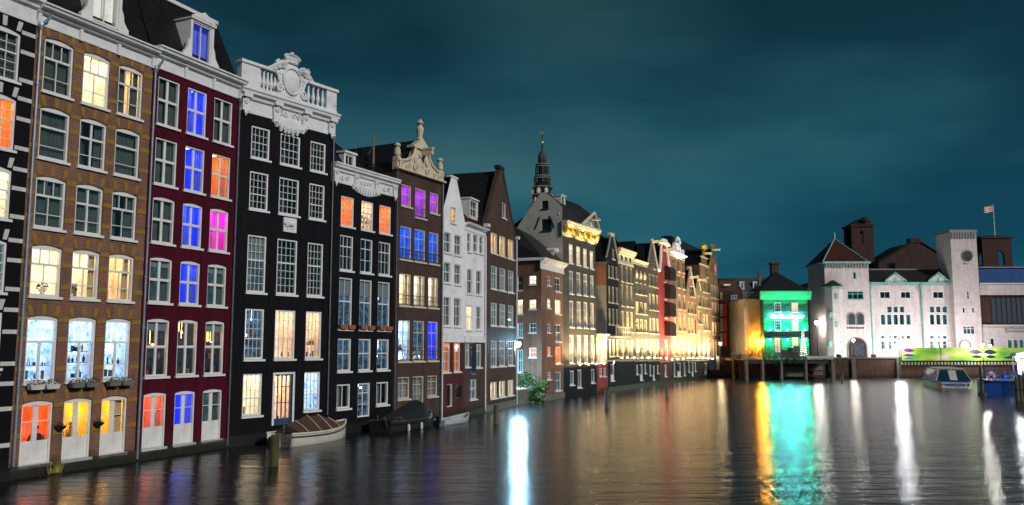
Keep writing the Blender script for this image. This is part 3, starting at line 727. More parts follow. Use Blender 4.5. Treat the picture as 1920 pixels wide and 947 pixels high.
for a, c in ((W*.17, W*.36), (W*.62, W*.89)):
    n = 5
    for k in range(n):
        o = h3.part('baluster', shared(('bal',), bal, 'baluster'), 'trim', loc=(a+(c-a)*(k+.5)/n, .03, zb0+.22)); o.scale = (1.15, 1.15, nb/1.04)
def squash(q): q.v = [(x, y, z if z < zb1 else zb1+(z-zb1)*.64) for x, y, z in q.v]
b = MB(); cx = W*.49; cz = zb0+1.0              # the crest: shield, crown, scrolls and supporters
b.prism([(cx-1.0,zb0+.2),(cx+1.0,zb0+.2),(cx+.85,zb1+.35),(cx+.45,zb1+1.0),(cx,zb1+1.25),(cx-.45,zb1+1.0),(cx-.85,zb1+.35)], -.2, .12)
b.ball((cx,-.2,cz+.25), .62, 16, .85, .25, 1.25)
b.tube([(cx+.62*math.cos(q), -.27, cz+.25+.86*math.sin(q)) for q in [2*math.pi*k/24 for k in range(25)]], .07, 6)
squash(b); h3.part('shield', b, 'trim')
for sg in (-1, 1):
    b = MB(); b.scroll(cx+sg*.75, cz+1.15, .34, 1.7, sg, -.26, .085, start=0 if sg > 0 else math.pi); b.scroll(cx+sg*.85, cz-.45, .26, 1.6, -sg, -.26, .07)
    b.scroll(cx+sg*1.25, zb1+.22, .24, 1.5, -sg, -.2, .075, start=math.pi/2)
    b.tube([(cx+sg*1.7,-.1,zb1+.18),(cx+sg*1.35,-.18,zb1+.42),(cx+sg*1.05,-.2,zb1+.75),(cx+sg*.75,-.22,zb1+1.15)], [.08,.14,.17,.12], 7)
    for k in range(9):
        q = rnd.random(); b.ball((cx+sg*(.55+.75*q)+rnd.uniform(-.1,.1), -.2+rnd.uniform(-.08,.05), zb1+1.2-1.0*q+rnd.uniform(-.1,.1)), rnd.uniform(.12,.19), 7)
    b.tube([(cx+sg*.7,-.2,cz-.45),(cx+sg*.95,-.2,zb1-.1),(cx+sg*1.3,-.2,zb1+.3),(cx+sg*.9,-.2,zb1+1.0),(cx+sg*.72,-.24,cz+1.1)], .1, 6)
    b.tube([(cx+sg*1.0,-.2,zb1+.6),(cx+sg*1.18,-.26,zb1+.95),(cx+sg*1.02,-.3,zb1+1.2)], [.11,.09,.06], 6)
    squash(b); h3.part('supporter', b, 'trim')
b = MB(); zk = zb1+1.2
b.lathe([(.42,0),(.5,.1),(.46,.2),(.56,.42),(.5,.5)], 12, (cx,-.08,zk), 1, .6)
for k in range(9):
    q = math.pi*k/8; x = cx+.52*math.cos(q); b.ball((x, -.2, zk+.55+.28*math.sin(q)), .10, 7); b.tube([(x,-.18,zk+.4),(cx+.4*math.cos(q),-.16,zk+.55+.25*math.sin(q))], .05, 5)
b.ball((cx,-.15,zk+.98), .12, 8); squash(b); h3.part('crown', b, 'trim')
a, c = h3.sz(530, 434); a2, c2 = h3.sz(555, 411)
pl = h3.part('plaque', MB().box(a, a2, -.07, .02, c, c2), 'trim')
b = MB(); mx, mz = (a+a2)/2, (c+c2)/2
b.tube([(mx-.32,-.1,mz-.1),(mx-.1,-.13,mz+.06),(mx+.15,-.12,mz),(mx+.32,-.1,mz+.14)], [.05,.12,.10,.05], 7); b.ball((mx-.36,-.11,mz+.05), .09, 7)
for k in (-.15,.02,.16,.28): b.tube([(mx+k,-.1,mz),(mx+k-.05,-.1,mz-.24)], .025, 5)
h3.part('relief', b, 'trim', pl)
anchors(h3, [(W*f, h3.Z(540, y)) for f in (.06, .36, .66, .94) for y in (430, 570, 690)])
for sx_ in (h3.W-.06,): h3.pipe(sx_, 1.2, zc, 'pipe_dark', hopper=False, r=.05)

# --- black house with white frieze and dormer
h4 = House('black_friezed_house', 'narrower black house with white carved frieze, dormer and orange-lit top windows', Q[612], Q[735])
cols = h4.col((637.6, 662.7, 470), (676, 699, 482), (710, 732.5, 484))
rows = h4.row((690, 377.6, 432), (688, 448, 512), (681, 524, 618), (677, 635, 695), (672, 718.5, 783))
lits = [['amber','shop_warm','amber'],[None]*3,['shop_cool']*3,['shop_cool']*3,['cooldim','shop_cool','cooldim']]
for i, (z0, z1) in enumerate(rows):
    for j, (a, b) in enumerate(cols):
        if i == 4 and j != 1: window(h4, a, b, z0+.62, z1, 'two', None, 'white', fr=.10, curtain=('blind',.45,0)); continue
        dr = i == 4 or (i == 1 and j == 1)
        window(h4, a, b, z0, z1, ['sash35','sash24','sash2','sash2','tbar'][i] if not dr else 't3', lits[i][j], 'white', fr=.09,
               blind=.3 if i in (2,) else 0, sillmat='trim', name='door' if dr else 'window', sill=not (i == 4))
    if i == 2:
        for j, (a, b) in enumerate(cols):
            t = thing('flower_pots', ['pair of terracotta troughs under the left tall window of the friezed black house', 'pair of terracotta troughs under the middle tall window of the friezed black house',
                       'pair of terracotta troughs under the right tall window of the friezed black house'][j], 'flower pots', h4.root.matrix_basis @ Vector(((a+b)/2, -.11, z0+.0)), h4.rz, 'terracotta troughs')
            for q in (-1, 1): put('pot', MB().prism([(-.28,0),(.28,0),(.34,.24),(-.34,.24)], -.14, .05), M['terracotta'], t, (q*.36, 0, 0))
W = h4.W; zc = h4.Z(690, 357); ze = h4.Z(697, 325)
h4.wall('brick_black', [rect(W, 0, ze)])
h4.part('plinth', MB().box(0, W, -.12, -.004, -.6, .5), 'plinth_dark')
h4.cornice(zc, ze, .4, s0=-.1, s1=W+.1, name='entablature')
for x in (.2, W*.34, W*.66, W-.2):
    b = MB(); b.box(-.2,.2,-.14,0,zc,ze-.4); b.scroll(0, ze-.55, .14, 1.5, 1, -.17, .045); b.tube([(0,-.1,zc),(0,-.12,zc-.12),(0,-.08,zc-.28)], [.08,.1,.02], 6); h4.part('console', b, 'trim', loc=(x, -.03, 0))
b = MB()
for sg in (-1, 1):
    for k in range(2): b.scroll(W*.5+sg*(.15+.28*k), (zc+ze)/2-.2, .14, 1.4, sg, -.05, .04)
    for k in (.17, .83): b.scroll(W*k+sg*.22, (zc+ze)/2-.2, .16, 1.4, sg, -.05, .045)
for k in range(11):
    u = k/10; x = W*.30+u*W*.40; dz = .18+.25*math.sin(math.pi*u); b.tube([(x,-.05,zc+.1),(x,-.06,zc-dz)], [.15,.08], 7)
h4.part('frieze_ornament', b, 'trim')
zr = ze+1.9
rf = MB(); rf.add([(0,.3,ze-.05),(W*.75,.3,ze-.05),(W*.75,3.2,ze+.1),(0,3.2,ze+.1),(W*.28,1.6,zr),(W*.28,5,zr),(0,1.6,zr),(0,5,zr),(W*.75,7,ze)],
   [(0,1,4,6),(1,8,5,4),(6,4,5,7)]); h4.part('roof', rf, 'tile_dark')
a, b2 = h4.S(647, 300, .5), h4.S(663, 300, .5); dormer(h4, a, b2, h4.Z(655, 311, .5), h4.Z(655, 297, .5)+.2, .5, None, 'two', ped=0, wings=False, deep=1.2)
h4.part('chimney', MB().box(.9, 1.6, 2.2, 2.9, zr-.5, zr+.55).box(.8, 1.7, 2.1, 3.0, zr+.55, zr+.68), 'brick_dark')
h4.part('roof_deck', MB().box(W*.55, W-.1, 1.0, 4.5, ze-.05, ze+.05), 'wood')
for k in range(9):
    x = W*.56+k*.3; h4.part('railing_post', shared(('rp',), lambda: MB().box(-.02,.02,-.02,.02,0,.9), 'railing_post'), 'iron', loc=(x, 1.1, ze+.05))
h4.part('handrail', MB().box(W*.55, W*.55+2.6, 1.07, 1.13, ze+.95, ze+1.0), 'iron')
t = thing('roof_pole', 'wooden pole standing on the roof terrace of the friezed black house', 'pole', h4.root.matrix_basis @ Vector((h4.S(700, 300, 1.4), 1.4, ze+.05)), h4.rz)
put('shaft', MB().lathe([(.09,0),(.07,2.9),(.02,3.0)], 7), M['wood'], t)
t = thing('bare_roof_tree', 'bare twiggy tree in a tub on the roof terrace', 'tree', h4.root.matrix_basis @ Vector((h4.S(685, 300, 2.2), 2.2, ze+.05)), h4.rz)
put('tub', MB().lathe([(.25,0),(.32,.5)], 9), M['terracotta'], t)
b = MB(); b.tube([(0,0,.4),(.05,0,1.0),(0,0,1.4)], [.05,.04,.03], 5)
for k in range(16):
    q = k*2.4; z = .8+.05*k; r_ = rnd.uniform(.4,1.0); p = (r_*math.cos(q)*.6, r_*math.sin(q)*.6, z+.5); e_ = (r_*math.cos(q+.3), r_*math.sin(q+.3), z+1.1)
    b.tube([(0,0,z*.8+.2), p, e_], [.022,.016,.008], 4); b.tube([p, (p[0]*1.3, p[1]*.6, p[2]+.45)], [.012,.006], 4)
put('branches', b, M['iron'], t)

# --- brick house with a cream scrolled gable
h5 = House('scroll_gable_house', 'brown brick house with cream scrolled gable top and purple-lit windows', Q[735], Q[825])
cols = h5.col((750, 772, 455), (777, 798, 460), (804, 823, 465))
rows = h5.row((791, 354.5, 409.5), (787, 430, 491), (784, 516, 575), (781, 601, 677), (778, 705.6, 759))
lits = [['purple']*3,['azure']*3,['cream_lit','whitelit','whitelit'],['shop_blue','shop_cool','blue'],['blind','cooldim','blind']]
for i, (z0, z1) in enumerate(rows):
    for j, (a, b) in enumerate(cols):
        if i == 0 and j != 1: z0_, q = z0+.55, .08
        elif i == 4 and j != 1: z0_, q = z0+.45, 0
        else: z0_, q = z0, 0
        window(h5, a+q, b-q, z0_, z1, 't3' if not (i == 0 and j != 1) else 'sash2', lits[i][j] if lits[i][j] != 'blind' else 'cooldim', 'cream', fr=.09,
               name='door' if (i == 4 and j == 1) else 'window', curtain=('blind',.5,.45) if i == 4 else (('curtain_warm',.2,.2) if i == 2 else None), sill=not(i == 4 and j == 1))
        if i in (1, 2, 3) or (i == 0 and j == 1):    # small iron balcony grilles
            def gr():
                g_ = MB(); w_ = round(b-a, 2)
                g_.box(0,w_,-.03,0,.62,.65); g_.box(0,w_,-.03,0,.04,.07)
                for k in range(5): x = w_*k/4; g_.tube([(x,-.015,.05),(x,-.015,.63)], .012, 4)
                for k in range(4): g_.scroll(w_*(k+.5)/4, .34, .1, 1.1, 1, -.02, .012)
                return g_
            h5.part('balcony_grille', shared(('grille', round(b-a, 2)), gr, 'balcony_grille'), 'iron', loc=(a, .02, z0+.05))
W = h5.W; zb = h5.Z(792, 333)
h5.wall('brick_dark', [rect(W, 0, zb)])
h5.part('plinth', MB().box(0, W, -.12, -.004, -.6, .4), 'plinth_dark')
h5.openings.clear()
zf = h5.Z(795, 250); zpk = h5.Z(797, 285); H = zpk-zb
b = MB(); cx = W*.50
prof = [(-.02, zb), (W+.02, zb), (W+.02, zb+H*.30), (W*.93, zb+H*.34), (W*.84, zb+H*.40), (W*.74, zb+H*.52), (W*.67, zb+H*.72), (W*.64, zb+H), (W*.36, zb+H), (W*.33, zb+H*.72), (W*.26, zb+H*.52), (W*.16, zb+H*.40), (W*.07, zb+H*.34), (-.02, zb+H*.30)]
b.prism(prof, -.1, .28); h5.part('gable', b, 'cream')
b = MB(); b.sweep([(-.1,zb),(-.3,zb+.05),(-.3,zb+.16),(-.1,zb+.22)], -.12, W+.12)
for sg in (-1, 1):
    b.tube([(cx+sg*(p-cx), -.14, z) for p, z in [(W*.99, zb+H*.32), (W*.93, zb+H*.36), (W*.84, zb+H*.42), (W*.74, zb+H*.54), (W*.67, zb+H*.74), (W*.64, zb+H)]], .11, 6)
    b.scroll(cx+sg*W*.42, zb+H*.22, .3, 1.7, sg, -.16, .08); b.scroll(cx+sg*W*.30, zb+H*.2, .22, 1.5, -sg, -.16, .07); b.scroll(cx+sg*W*.12, zb+H*.55, .26, 1.6, sg, -.16, .08)
    b.scroll(cx+sg*W*.13, zb+H*.25, .3, 1.7, -sg, -.17, .08); b.scroll(cx+sg*.2, zb+H*.78, .16, 1.4, sg, -.16, .06)
h5.part('gable_ornament', b, 'cream')
b = MB(); b.box(cx-W*.20, cx+W*.20, -.26, .34, zb+H, zb+H+.16); b.prism([(cx-W*.17, zb+H+.16), (cx+W*.17, zb+H+.16), (cx+.1, zb+H+.75), (cx-.1, zb+H+.75)], -.18, .28)
b.lathe([(.24,0),(.26,.12),(.15,.2),(.22,.5),(.28,.75),(.2,.95),(.1,1.05),(.26,1.2),(.12,1.4),(.05,1.5)], 10, (cx, .05, zb+H+.7)); h5.part('finial', b, 'cream')
for x in (.22, W-.22):
    b = MB(); zz = zb+H*.32; b.box(x-.2, x+.2, -.12, .28, zz, zz+.3); b.lathe([(.14,0),(.24,.15),(.2,.5),(.12,.62),(.24,.74),(.2,.84),(.06,.95)], 9, (x, .06, zz+.3)); h5.part('corner_urn', b, 'cream')
b = MB(); b.box(cx-.12, cx+.12, -1.0, .1, zb+H*.78, zb+H*.98); b.box(cx-.16, cx+.16, -1.05, .1, zb+H*.98, zb+H*1.05); h5.part('hoisting_beam', b, 'cream')
h5.roof_depth([(0, zb), (W*.5, zb+2.6), (W, zb)], .28, 9)
h5.pipe(.06, .2, zb, 'pipe_dark', hopper=False, r=.05); h5.pipe(W-.03, .1, zb, 'pipe', hopper=False, r=.06)

# --- white house with a plain pointed gable over an oxblood lower wall
h6 = House('white_gable_house', 'narrow white plastered house with plain pointed gable and oxblood lower wall', Q[825], Q[869.5])
cols = h6.col((831, 845.5, 511), (852, 864.5, 515)); W = h6.W
rows = h6.row((859, 441.5, 478.6), (858, 496, 533.5), (856, 559, 612), (852, 643, 697))
for i, (z0, z1) in enumerate(rows):
    for j, (a, b) in enumerate(cols):
        a = max(a, .12); b = min(b, W-.12)
        window(h6, a, b, z0, z1, 'sash2' if i < 2 else 't3', 'amber' if i == 3 else None, 'white', fr=.07, sill=True, curtain=('blind',.25,.25) if i < 3 else None)
a, b = h6.S(845, 405), h6.S(855, 405); window(h6, a, b, h6.Z(850, 418), h6.Z(850, 389), 'two', 'yellow', 'white', fr=.07, curtain=('blind',0,.4))
a, b = h6.S(838, 742), h6.S(849, 742); window(h6, a, b, h6.Z(843, 763), h6.Z(843, 720), 'one', 'room_dark', 'white', fr=.06, sill=False)
a, b = h6.S(854, 735), h6.S(866, 735); window(h6, a, b, h6.Z(860, 747), h6.Z(860, 722), 'one', 'room_dark', 'frame_dark', fr=.05, sill=False)
zred = h6.Z(850, 642); zs = h6.Z(851, 410); zpk = h6.Z(851, 334)
lo = [o for o in h6.openings if o[3] < zred+.15]; hi = [o for o in h6.openings if o not in lo]
h6.wall('brick_rust', [rect(W, 0, zred)], ops=lo, eave=zred-.3, name='lower_wall')
h6.wall('plaster', [rect(W, zred, zs), [(0, zs), (W, zs), (W*.62, zpk), (W*.38, zpk)]], ops=hi, eave=zs)
h6.part('gable_cap', MB().box(W*.34, W*.66, -.06, .35, zpk, zpk+.14), 'trim')
h6.roof_depth([(-.02, zs-.1), (W*.5, zpk+.05), (W+.02, zs-.1)], .1, 9)
h6.part('plinth', MB().box(0, W, -.12, -.004, -.6, .3), 'plinth_dark')
h6.pipe(.07, .1, zs, 'trim', hopper=False, r=.07)

# --- white house with a cornice and a roof dormer
h7 = House('white_cornice_house', 'white house with straight cornice, red tiled roof and white dormer', Q[869.5], Q[908]); W = h7.W
def put7(xl, xr, yt, yb, st, li=None, **k):
    y = (yt+yb)/2; a, b = h7.S(xl, y), h7.S(xr, y); x = (xl+xr)/2; return window(h7, max(a, .1), min(b, W-.08), h7.Z(x, yb), h7.Z(x, yt), st, li, fr=.07, **k)
for q in ((876,883,437,472,'sash1'), (887,896,440,473,'sash2'), (899,906,443,476,'sash1')): put7(*q)
put7(876, 886, 505, 551, 'sash2'); put7(893, 903, 508, 553, 'sash2')
put7(875, 886, 573, 619, 'sash2', 'cream_lit'); put7(893, 902, 575, 618, 'sash2')
put7(872, 881, 643, 688, 'tbar', 'shop_cool'); put7(882.5, 891, 643, 700, 'tbar', 'cooldim', mat='frame_blue', name='door'); put7(893, 903, 645, 689, 'tbar', 'cooldim')
put7(881, 894, 711.5, 748.5, 'sash2', 'cooldim')
zred = h7.Z(888, 641); zc = h7.Z(890, 437); zt = h7.Z(890, 423)
lo = [o for o in h7.openings if o[3] < zred+.2]; hi = [o for o in h7.openings if o not in lo]
h7.wall('brick_dark', [rect(W, 0, zred)], ops=lo, eave=zred-.3, name='lower_wall'); h7.wall('plaster', [rect(W, zred, zt)], ops=hi)
h7.part('band', MB().box(0, W, -.12, -.004, zred-.05, zred+.45), 'plaster'); h7.cornice(zc, zt, .4, s0=0, s1=W+.15)
zr = zt+3.3; h7.part('roof', MB().add([(0,.1,zt),(W,.1,zt),(W,3.6,zr),(0,3.6,zr),(W,8,zt),(0,8,zt)], [(0,1,2,3),(3,2,4,5),(0,3,5),(1,4,2)]), 'tile_red')
h7.part('ridge', MB().tube([(0,3.6,zr+.04),(W,3.6,zr+.04)], .12, 6), 'tile_red')
a, b = h7.S(881, 390, .9), h7.S(894, 390, .9); dormer(h7, a, b, h7.Z(887, 407, .9), h7.Z(887, 377, .9), .9, None, 'sash2', ped=0, wings=False, deep=2.2)
h7.part('plinth', MB().box(0, W, -.12, -.004, -.6, .4), 'plinth_dark'); h7.pipe(W-.05, .1, zc, 'trim', hopper=False, r=.07)

# --- dark brick house with a tall pointed gable
h8 = House('dark_gable_house', 'dark brown brick house with tall pointed gable and peach-lit upper windows', Q[908], Q[967]); W = h8.W
cols = h8.col((920.5, 933, 457), (936.5, 948.5, 461), (952.5, 963.5, 465))
rows = h8.row((942.5, 443, 480.5), (942, 503, 545), (941, 570, 611.6), (940, 639, 686.5), (939, 714.5, 744.5))
lits = ['warm','cooldim','cooldim','shop_cool','cream_lit']
for i, (z0, z1) in enumerate(rows):
    for j, (a, b) in enumerate(cols):
        window(h8, a, b, z0, z1, ['two','sash24','sash24','sash24','two'][i], lits[i], 'white', fr=.08, curtain=('curtain_warm' if i == 0 else 'blind', .3, .3) if i in (0, 4) else None)
a, b = h8.S(941, 395), h8.S(949, 395); window(h8, a, b, h8.Z(945, 409), h8.Z(945, 380), 'two', None, 'white', fr=.08)
zs = h8.Z(944, 436); zpk = h8.Z(944, 321)
h8.wall('brick_dark', [rect(W, 0, zs), [(0, zs), (W, zs), (W*.56, zpk), (W*.44, zpk)]], eave=zs)
b = MB(); b.prism([(-.05,zs),(.18,zs+.02),(W*.46,zpk-.3),(W*.43,zpk)], -.06, .3); b.prism([(W+.05,zs),(W*.57,zpk),(W*.54,zpk-.3),(W-.18,zs+.02)], -.06, .3); h8.part('gable_coping', b, 'brick_dark')
h8.part('gable_cap', MB().box(W*.42, W*.58, -.08, .4, zpk, zpk+.3), 'slate')
h8.roof_depth([(-.02, zs-.1), (W*.5, zpk-.1), (W+.02, zs-.1)], .1, 11)
h8.part('plinth', MB().box(0, W, -.12, -.004, -.6, .5), 'concrete'); h8.pipe(W+.02, .1, zs, 'trim', hopper=False, r=.06)
for k in (0, 1): h8.part('gutter', MB().box(-.05 if k == 0 else W-.1, .5 if k == 0 else W+.35, -.3, .1, zs-.15, zs+.1), 'trim')

# ================================================================ the garden gap and the corner house behind it
nrm9 = (Q[1057]-Q[1016]).normalized(); nrm9 = Vector((-nrm9.y, nrm9.x, 0))
gw = House('garden_wall', 'low stone canal wall with railing between dark gable house and corner house', Q[967]+Vector((.05,.1,0)), Q[1016], cat='wall', depth=3)
gz = gw.Z(1005, 728)
gw.part('wall', MB().box(0, gw.W-.06, 0, 1.2, -.6, gz), 'concrete'); gw.part('coping', MB().box(0, gw.W-.06, -.08, 1.25, gz, gz+.12), 'stone_white')
for k in range(8): gw.part('railing_post', shared(('gp',), lambda: MB().lathe([(.035,0),(.03,.9),(.06,.95),(.01,1.02)], 6), 'railing_post'), 'iron', loc=(.4+k*(gw.W-.8)/7, .1, gz+.12))
gw.part('handrail', MB().box(.3, gw.W-.3, .08, .12, gz+.8, gz+.84), 'iron')

def leafy(mb, c, r, n, size, seed=1, squash=1.0):
    q = random.Random(seed)
    for i in range(n):
        while True:
            p = Vector((q.uniform(-1,1), q.uniform(-1,1), q.uniform(-1,1)))
            if .25 < p.length < 1: break
        p = p.normalized()*(p.length**.5); p = Vector((c[0]+p.x*r[0], c[1]+p.y*r[1], c[2]+p.z*r[2]))
        u = Vector((q.uniform(-1,1), q.uniform(-1,1), q.uniform(-.7,.5))).normalized()*size*q.uniform(.6,1.3); v = u.cross(Vector((q.uniform(-1,1), q.uniform(-1,1), 1))).normalized()*size*.32
        mb.quad(p-u*.5, p+v-u*.05, p+u*.5, p-v-u*.05)
def shrub(name, label, loc, blobs, mat, size=.2, n=500, cat='shrub', group=None, seed=3):
    t = thing(name, label, cat, loc, 0, group); mb = MB()
    for i, (c, r) in enumerate(blobs): leafy(mb, c, r, int(n*r[0]*r[2]), size, seed*31+i)
    put('foliage', mb, mat, t); st = MB()
    for i, (c, r) in enumerate(blobs): st.tube([(c[0]*.4, c[1]*.4, 0), (c[0]*.8, c[1]*.8, c[2]*.6), (c[0], c[1], c[2]+r[2]*.5)], [.05,.035,.012], 5)
    put('stems', st, M['pile'], t); return t
gp = gw.world(gw.W*.55, .2, gz)
shrub('canal_bush', 'leafy green bush overhanging the low canal wall beside the corner house', gp,
      [((-.9,.0,-.3),(.8,.7,.9)), ((.1,-.1,.2),(.9,.8,1.0)), ((.9,-.1,-.5),(.7,.6,.9)), ((-.2,.2,1.0),(.7,.6,.6)), ((.3,-.5,-1.1),(.9,.4,.6)), ((1.4,.3,.2),(.5,.4,.6))], M['leaf'], .26, 420)

h9 = House('corner_brick_house', 'brown brick corner house with white cornice and small white windows beside the blue lamp', Q[1016], Q[1057], depth=5.5); W = h9.W
n9 = h9.nrm
for (xl, xr), rws in (((1026, 1033), ((517.5,535.6),(560,578),(607,624),(650,667),(697,711.6))), ((1041, 1052), ((521,547),(562,589),(608.5,641),(650,682),(697,732.5)))):
    for i, (yt, yb) in enumerate(rws):
        a, b = h9.S(xl, 600), h9.S(xr, 600); x = (xl+xr)/2
        li = {0: None, 1: 'cream_lit', 2: None, 3: 'amber', 4: 'teal'}[i] if xl > 1030 else {1: 'whitelit', 3: 'coral', 4: 'teal'}.get(i)
        window(h9, a, b, h9.Z(x, yb), h9.Z(x, yt), 'sash2', li, 'white', fr=.09, panes=False)
zc = h9.Z(1040, 510); zt = h9.Z(1040, 490)
h9.wall('brick_brown', [rect(W, 0, zt)], left=False); h9.cornice(zc, zt, .5, s0=-.3, s1=W+.3)
s9 = House('', '', Q[1016]+n9*5.5, Q[1016], of=h9, depth=.5)
for xl, xr, rws in ((992, 1005.6, ((517,534,'whitelit'),(562,580,'cream_lit'),(606,624,None),(652,670,'coral'))), (970, 980.5, ((517,544.5,None),(562,589,'cream_lit'),(606,633,'teal'),(656,698,'cooldim')))):
    for yt, yb, li in rws:
        y = (yt+yb)/2; window(s9, s9.S(xl, y), s9.S(xr, y), s9.Z(xl, yb), s9.Z(xl, yt), 'sash2', li, 'white', fr=.07, deep=.6, panes=False)
s9.wall('brick_brown', [rect(s9.W, 0, zt-.1)], d0=-.02, body=False, name='side_wall', ops=[(o[0],o[1],o[2],o[3],-.02,0) for o in s9.openings])
s9.part('side_gutter', MB().box(-.2, s9.W+.1, -.3, .05, zt-.25, zt+.02), 'trim')
za = zt+3.1
h9.part('roof', MB().add([(-.3,-.3,zt),(W+.1,-.3,zt),(W+.1,5.5,zt),(-.3,5.5,zt),(.9,2.8,za),(W-.2,3.4,za),(.2,5.5,za)], [(0,1,5,4),(0,4,6,3),(1,2,5),(4,5,2,3,6)]), 'slate')
a, b = h9.S(1038, 480, .6), h9.S(1047, 480, .6); dormer(h9, a, b, h9.Z(1043, 490, .6), h9.Z(1043, 474, .6), .6, None, 'one', ped=.3, wings=False, deep=1.0)
h9.part('plinth', MB().box(-.1, W, -.12, -.004, -.6, .55), 'concrete')
# the blue-white lamp on its bracket
lp = s9.world(s9.S(970, 645), -.75, s9.Z(970, 645))
lp = on_y(971, 645, 76.2)
t = thing('bracket_lamp', 'bright blue-white lamp on a bracket between dark gable house and corner house', 'lamp', lp)
put('bulb', MB().ball((0,0,0), .26, 12), glow('blue_white_bulb', (.38,.76,1.0), 700), t)
put('hood', MB().lathe([(.36,.16),(.26,.32),(.06,.42)], 10), M['iron'], t); put('bracket', MB().tube([(0,0,.3),(-.25,.2,.55),(-.9,.9,.6)], .035, 6), M['iron'], t)
lamp('POINT', t, (0,-.35,-.15), 4500, (.30,.70,1.0), .15)

# ================================================================ the floodlit house with a pediment
h10 = House('pediment_house', 'dark house with floodlit gilded frieze and white pediment, cream side gable', Q[1057], Q[1119], depth=9.0); W = h10.W
cs = [(1067.5,1075.5),(1081.5,1089.5),(1094.5,1102),(1107,1114)]
rowsL = [(458,493.6),(508,551),(564,613.6),(628,681)]; rowsR = [(471,504),(517,556),(568,616),(629,681)]
for j, (xl, xr) in enumerate(cs):
    a, b = h10.S(xl, 580), h10.S(xr, 580)
    for i in range(4):
        u = j/3; yt = rowsL[i][0]*(1-u)+rowsR[i][0]*u; yb = rowsL[i][1]*(1-u)+rowsR[i][1]*u; x = (xl+xr)/2
        window(h10, a, b, h10.Z(x, yb), h10.Z(x, yt), 'sash24', ['cream_lit', None, None, 'teal'][i], 'white', fr=.13, panes=False, curtain=('blind',.3,.3) if i in (1, 2) else None)
    yt, yb = [(695,722),(693,727),(693,727),(692,718)][j]; x = (xl+xr)/2
    if j != 2: window(h10, a, b, h10.Z(x, yb), h10.Z(x, yt), 'two', 'cooldim', 'white', fr=.12, panes=False, name='door' if j == 1 else 'window')
zsp = h10.Z(1090, 688); zc = h10.Z(1093, 452); zt = h10.Z(1097, 427)
h10.wall('brick_grey', [rect(W, zsp, zt)], ops=[o for o in h10.openings if o[3] > zsp], left=False); h10.wall('brick_blue', [rect(W, 0, zsp)], ops=[o for o in h10.openings if o[3] <= zsp], name='lower_wall', eave=zsp-.3, left=False)
h10.cornice(zc, zt, .7, s0=-.2, s1=W+.25, name='entablature', mat='cream')
pl, pk = h10.S(1085, 418), h10.sz(1108, 400)
b = MB(); b.prism([(pl, zt), (W+.3, zt), (pk[0]+.2, pk[1])], -.05, .6); h10.part('pediment', b, 'plaster_grey')
b = MB()
for p, q in (((pl-.1, zt+.02), (pk[0]+.2, pk[1]+.05)), ((pk[0]+.2, pk[1]+.05), (W+.45, zt+.02))):
    b.tube([(p[0],-.35,p[1]),(q[0],-.35,q[1])], .17, 6)
b.box(pl-.1, W+.4, -.6, 0, zt-.02, zt+.14); h10.part('pediment_moulding', b, 'cream')
b = MB(); b.scroll((pl+W)/2, zt+.55, .35, 1.6, 1, -.1, .1); b.scroll((pl+W)/2+.9, zt+.5, .3, 1.6, -1, -.1, .09); h10.part('pediment_relief', b, 'trim')
b = MB(); zm = (zc+zt)/2
for k in range(5):
    x0, x1 = .4+k*(W-.8)/5, .4+(k+1)*(W-.8)/5
    b.tube([(x0+(x1-x0)*u, -.2, zm+.25-.62*math.sin(math.pi*u)) for u in [i/8 for i in range(9)]], [.08+.12*math.sin(math.pi*i/8) for i in range(9)], 7); b.ball((x0,-.2,zm+.3), .2, 8)
    b.ball(((x0+x1)/2,-.24,zm-.35), .24, 8)
for x in (.1, W-.1): b.tube([(x,-.25,zm+.5),(x,-.32,zm),(x,-.22,zm-.65)], [.22,.3,.1], 8)
h10.part('gilded_garland', b, 'gold')
h10.part('hoisting_beam', MB().box(W*.72, W*.72+.2, -1.6, .2, zt+.75, zt+.95), 'cream')
for k in (0.12, .5, .88):
    t = thing('frieze_floodlight', ('left' if k < .2 else 'middle' if k < .6 else 'right')+' small floodlight under the gilded frieze of the pediment house', 'floodlight', h10.world(W*k, -.75, zc-.25), h10.rz, 'frieze floodlights')
    put('housing', MB().box(-.12,.12,-.08,.08,-.1,.06), M['iron'], t); put('arm', MB().tube([(0,.08,-.05),(0,.75,-.1)], .025, 5), M['iron'], t)
    lamp('SPOT', t, (0,-.02,.08), 170, (1,.80,.42), .05, (0,.45,1), 150, .5)
s10 = House('', '', Q[1057]+h10.nrm*9, Q[1057], of=h10, depth=.4); LS = s10.W
P_ = [s10.sz(*q) for q in ((955, 448), (1058, 384), (1034, 369), (1025, 361), (1014, 361))]
zl = P_[0][1]; s0_ = P_[0][0]
for xl, xr, yt, yb in ((1016,1028,377,391.6), (1015.5,1034,411.5,433)):
    window(s10, s10.S(xl, yt), s10.S(xr, yt), s10.Z(xl, yb), s10.Z(xl, yt), 'sash24', 'room_dark', 'frame_dark', fr=.08, panes=False, deep=.6)
s10.wall('plaster_cream', [[(s0_, 0), (LS, 0), (LS, P_[1][1]), P_[2], P_[3], P_[4], P_[0]]], d0=-.02, body=False, name='side_gable', ops=[(o[0],o[1],o[2],o[3],-.02,0) for o in s10.openings])
for sx, sl in ((.55, .6), (-.55, -.6)):
    x0, z0 = s10.sz(1022, 400); s10.part('wall_anchor', MB().tube([(x0-sx*2.0,-.06,z0-1.6),(x0-sx*2.0+sl*.9,-.06,z0-.3)], .04, 5), 'iron')
rp = [(LS-p[0], p[1]) for p in (P_[1], P_[2], P_[3], P_[4], P_[0])]
b = MB(); b.sweep([(0, zt-.3)] + [(max(q[0], .02), q[1]) for q in rp] + [(LS-s0_, zt-.3)], .05, W*.98); h10.part('roof', b, 'slate')
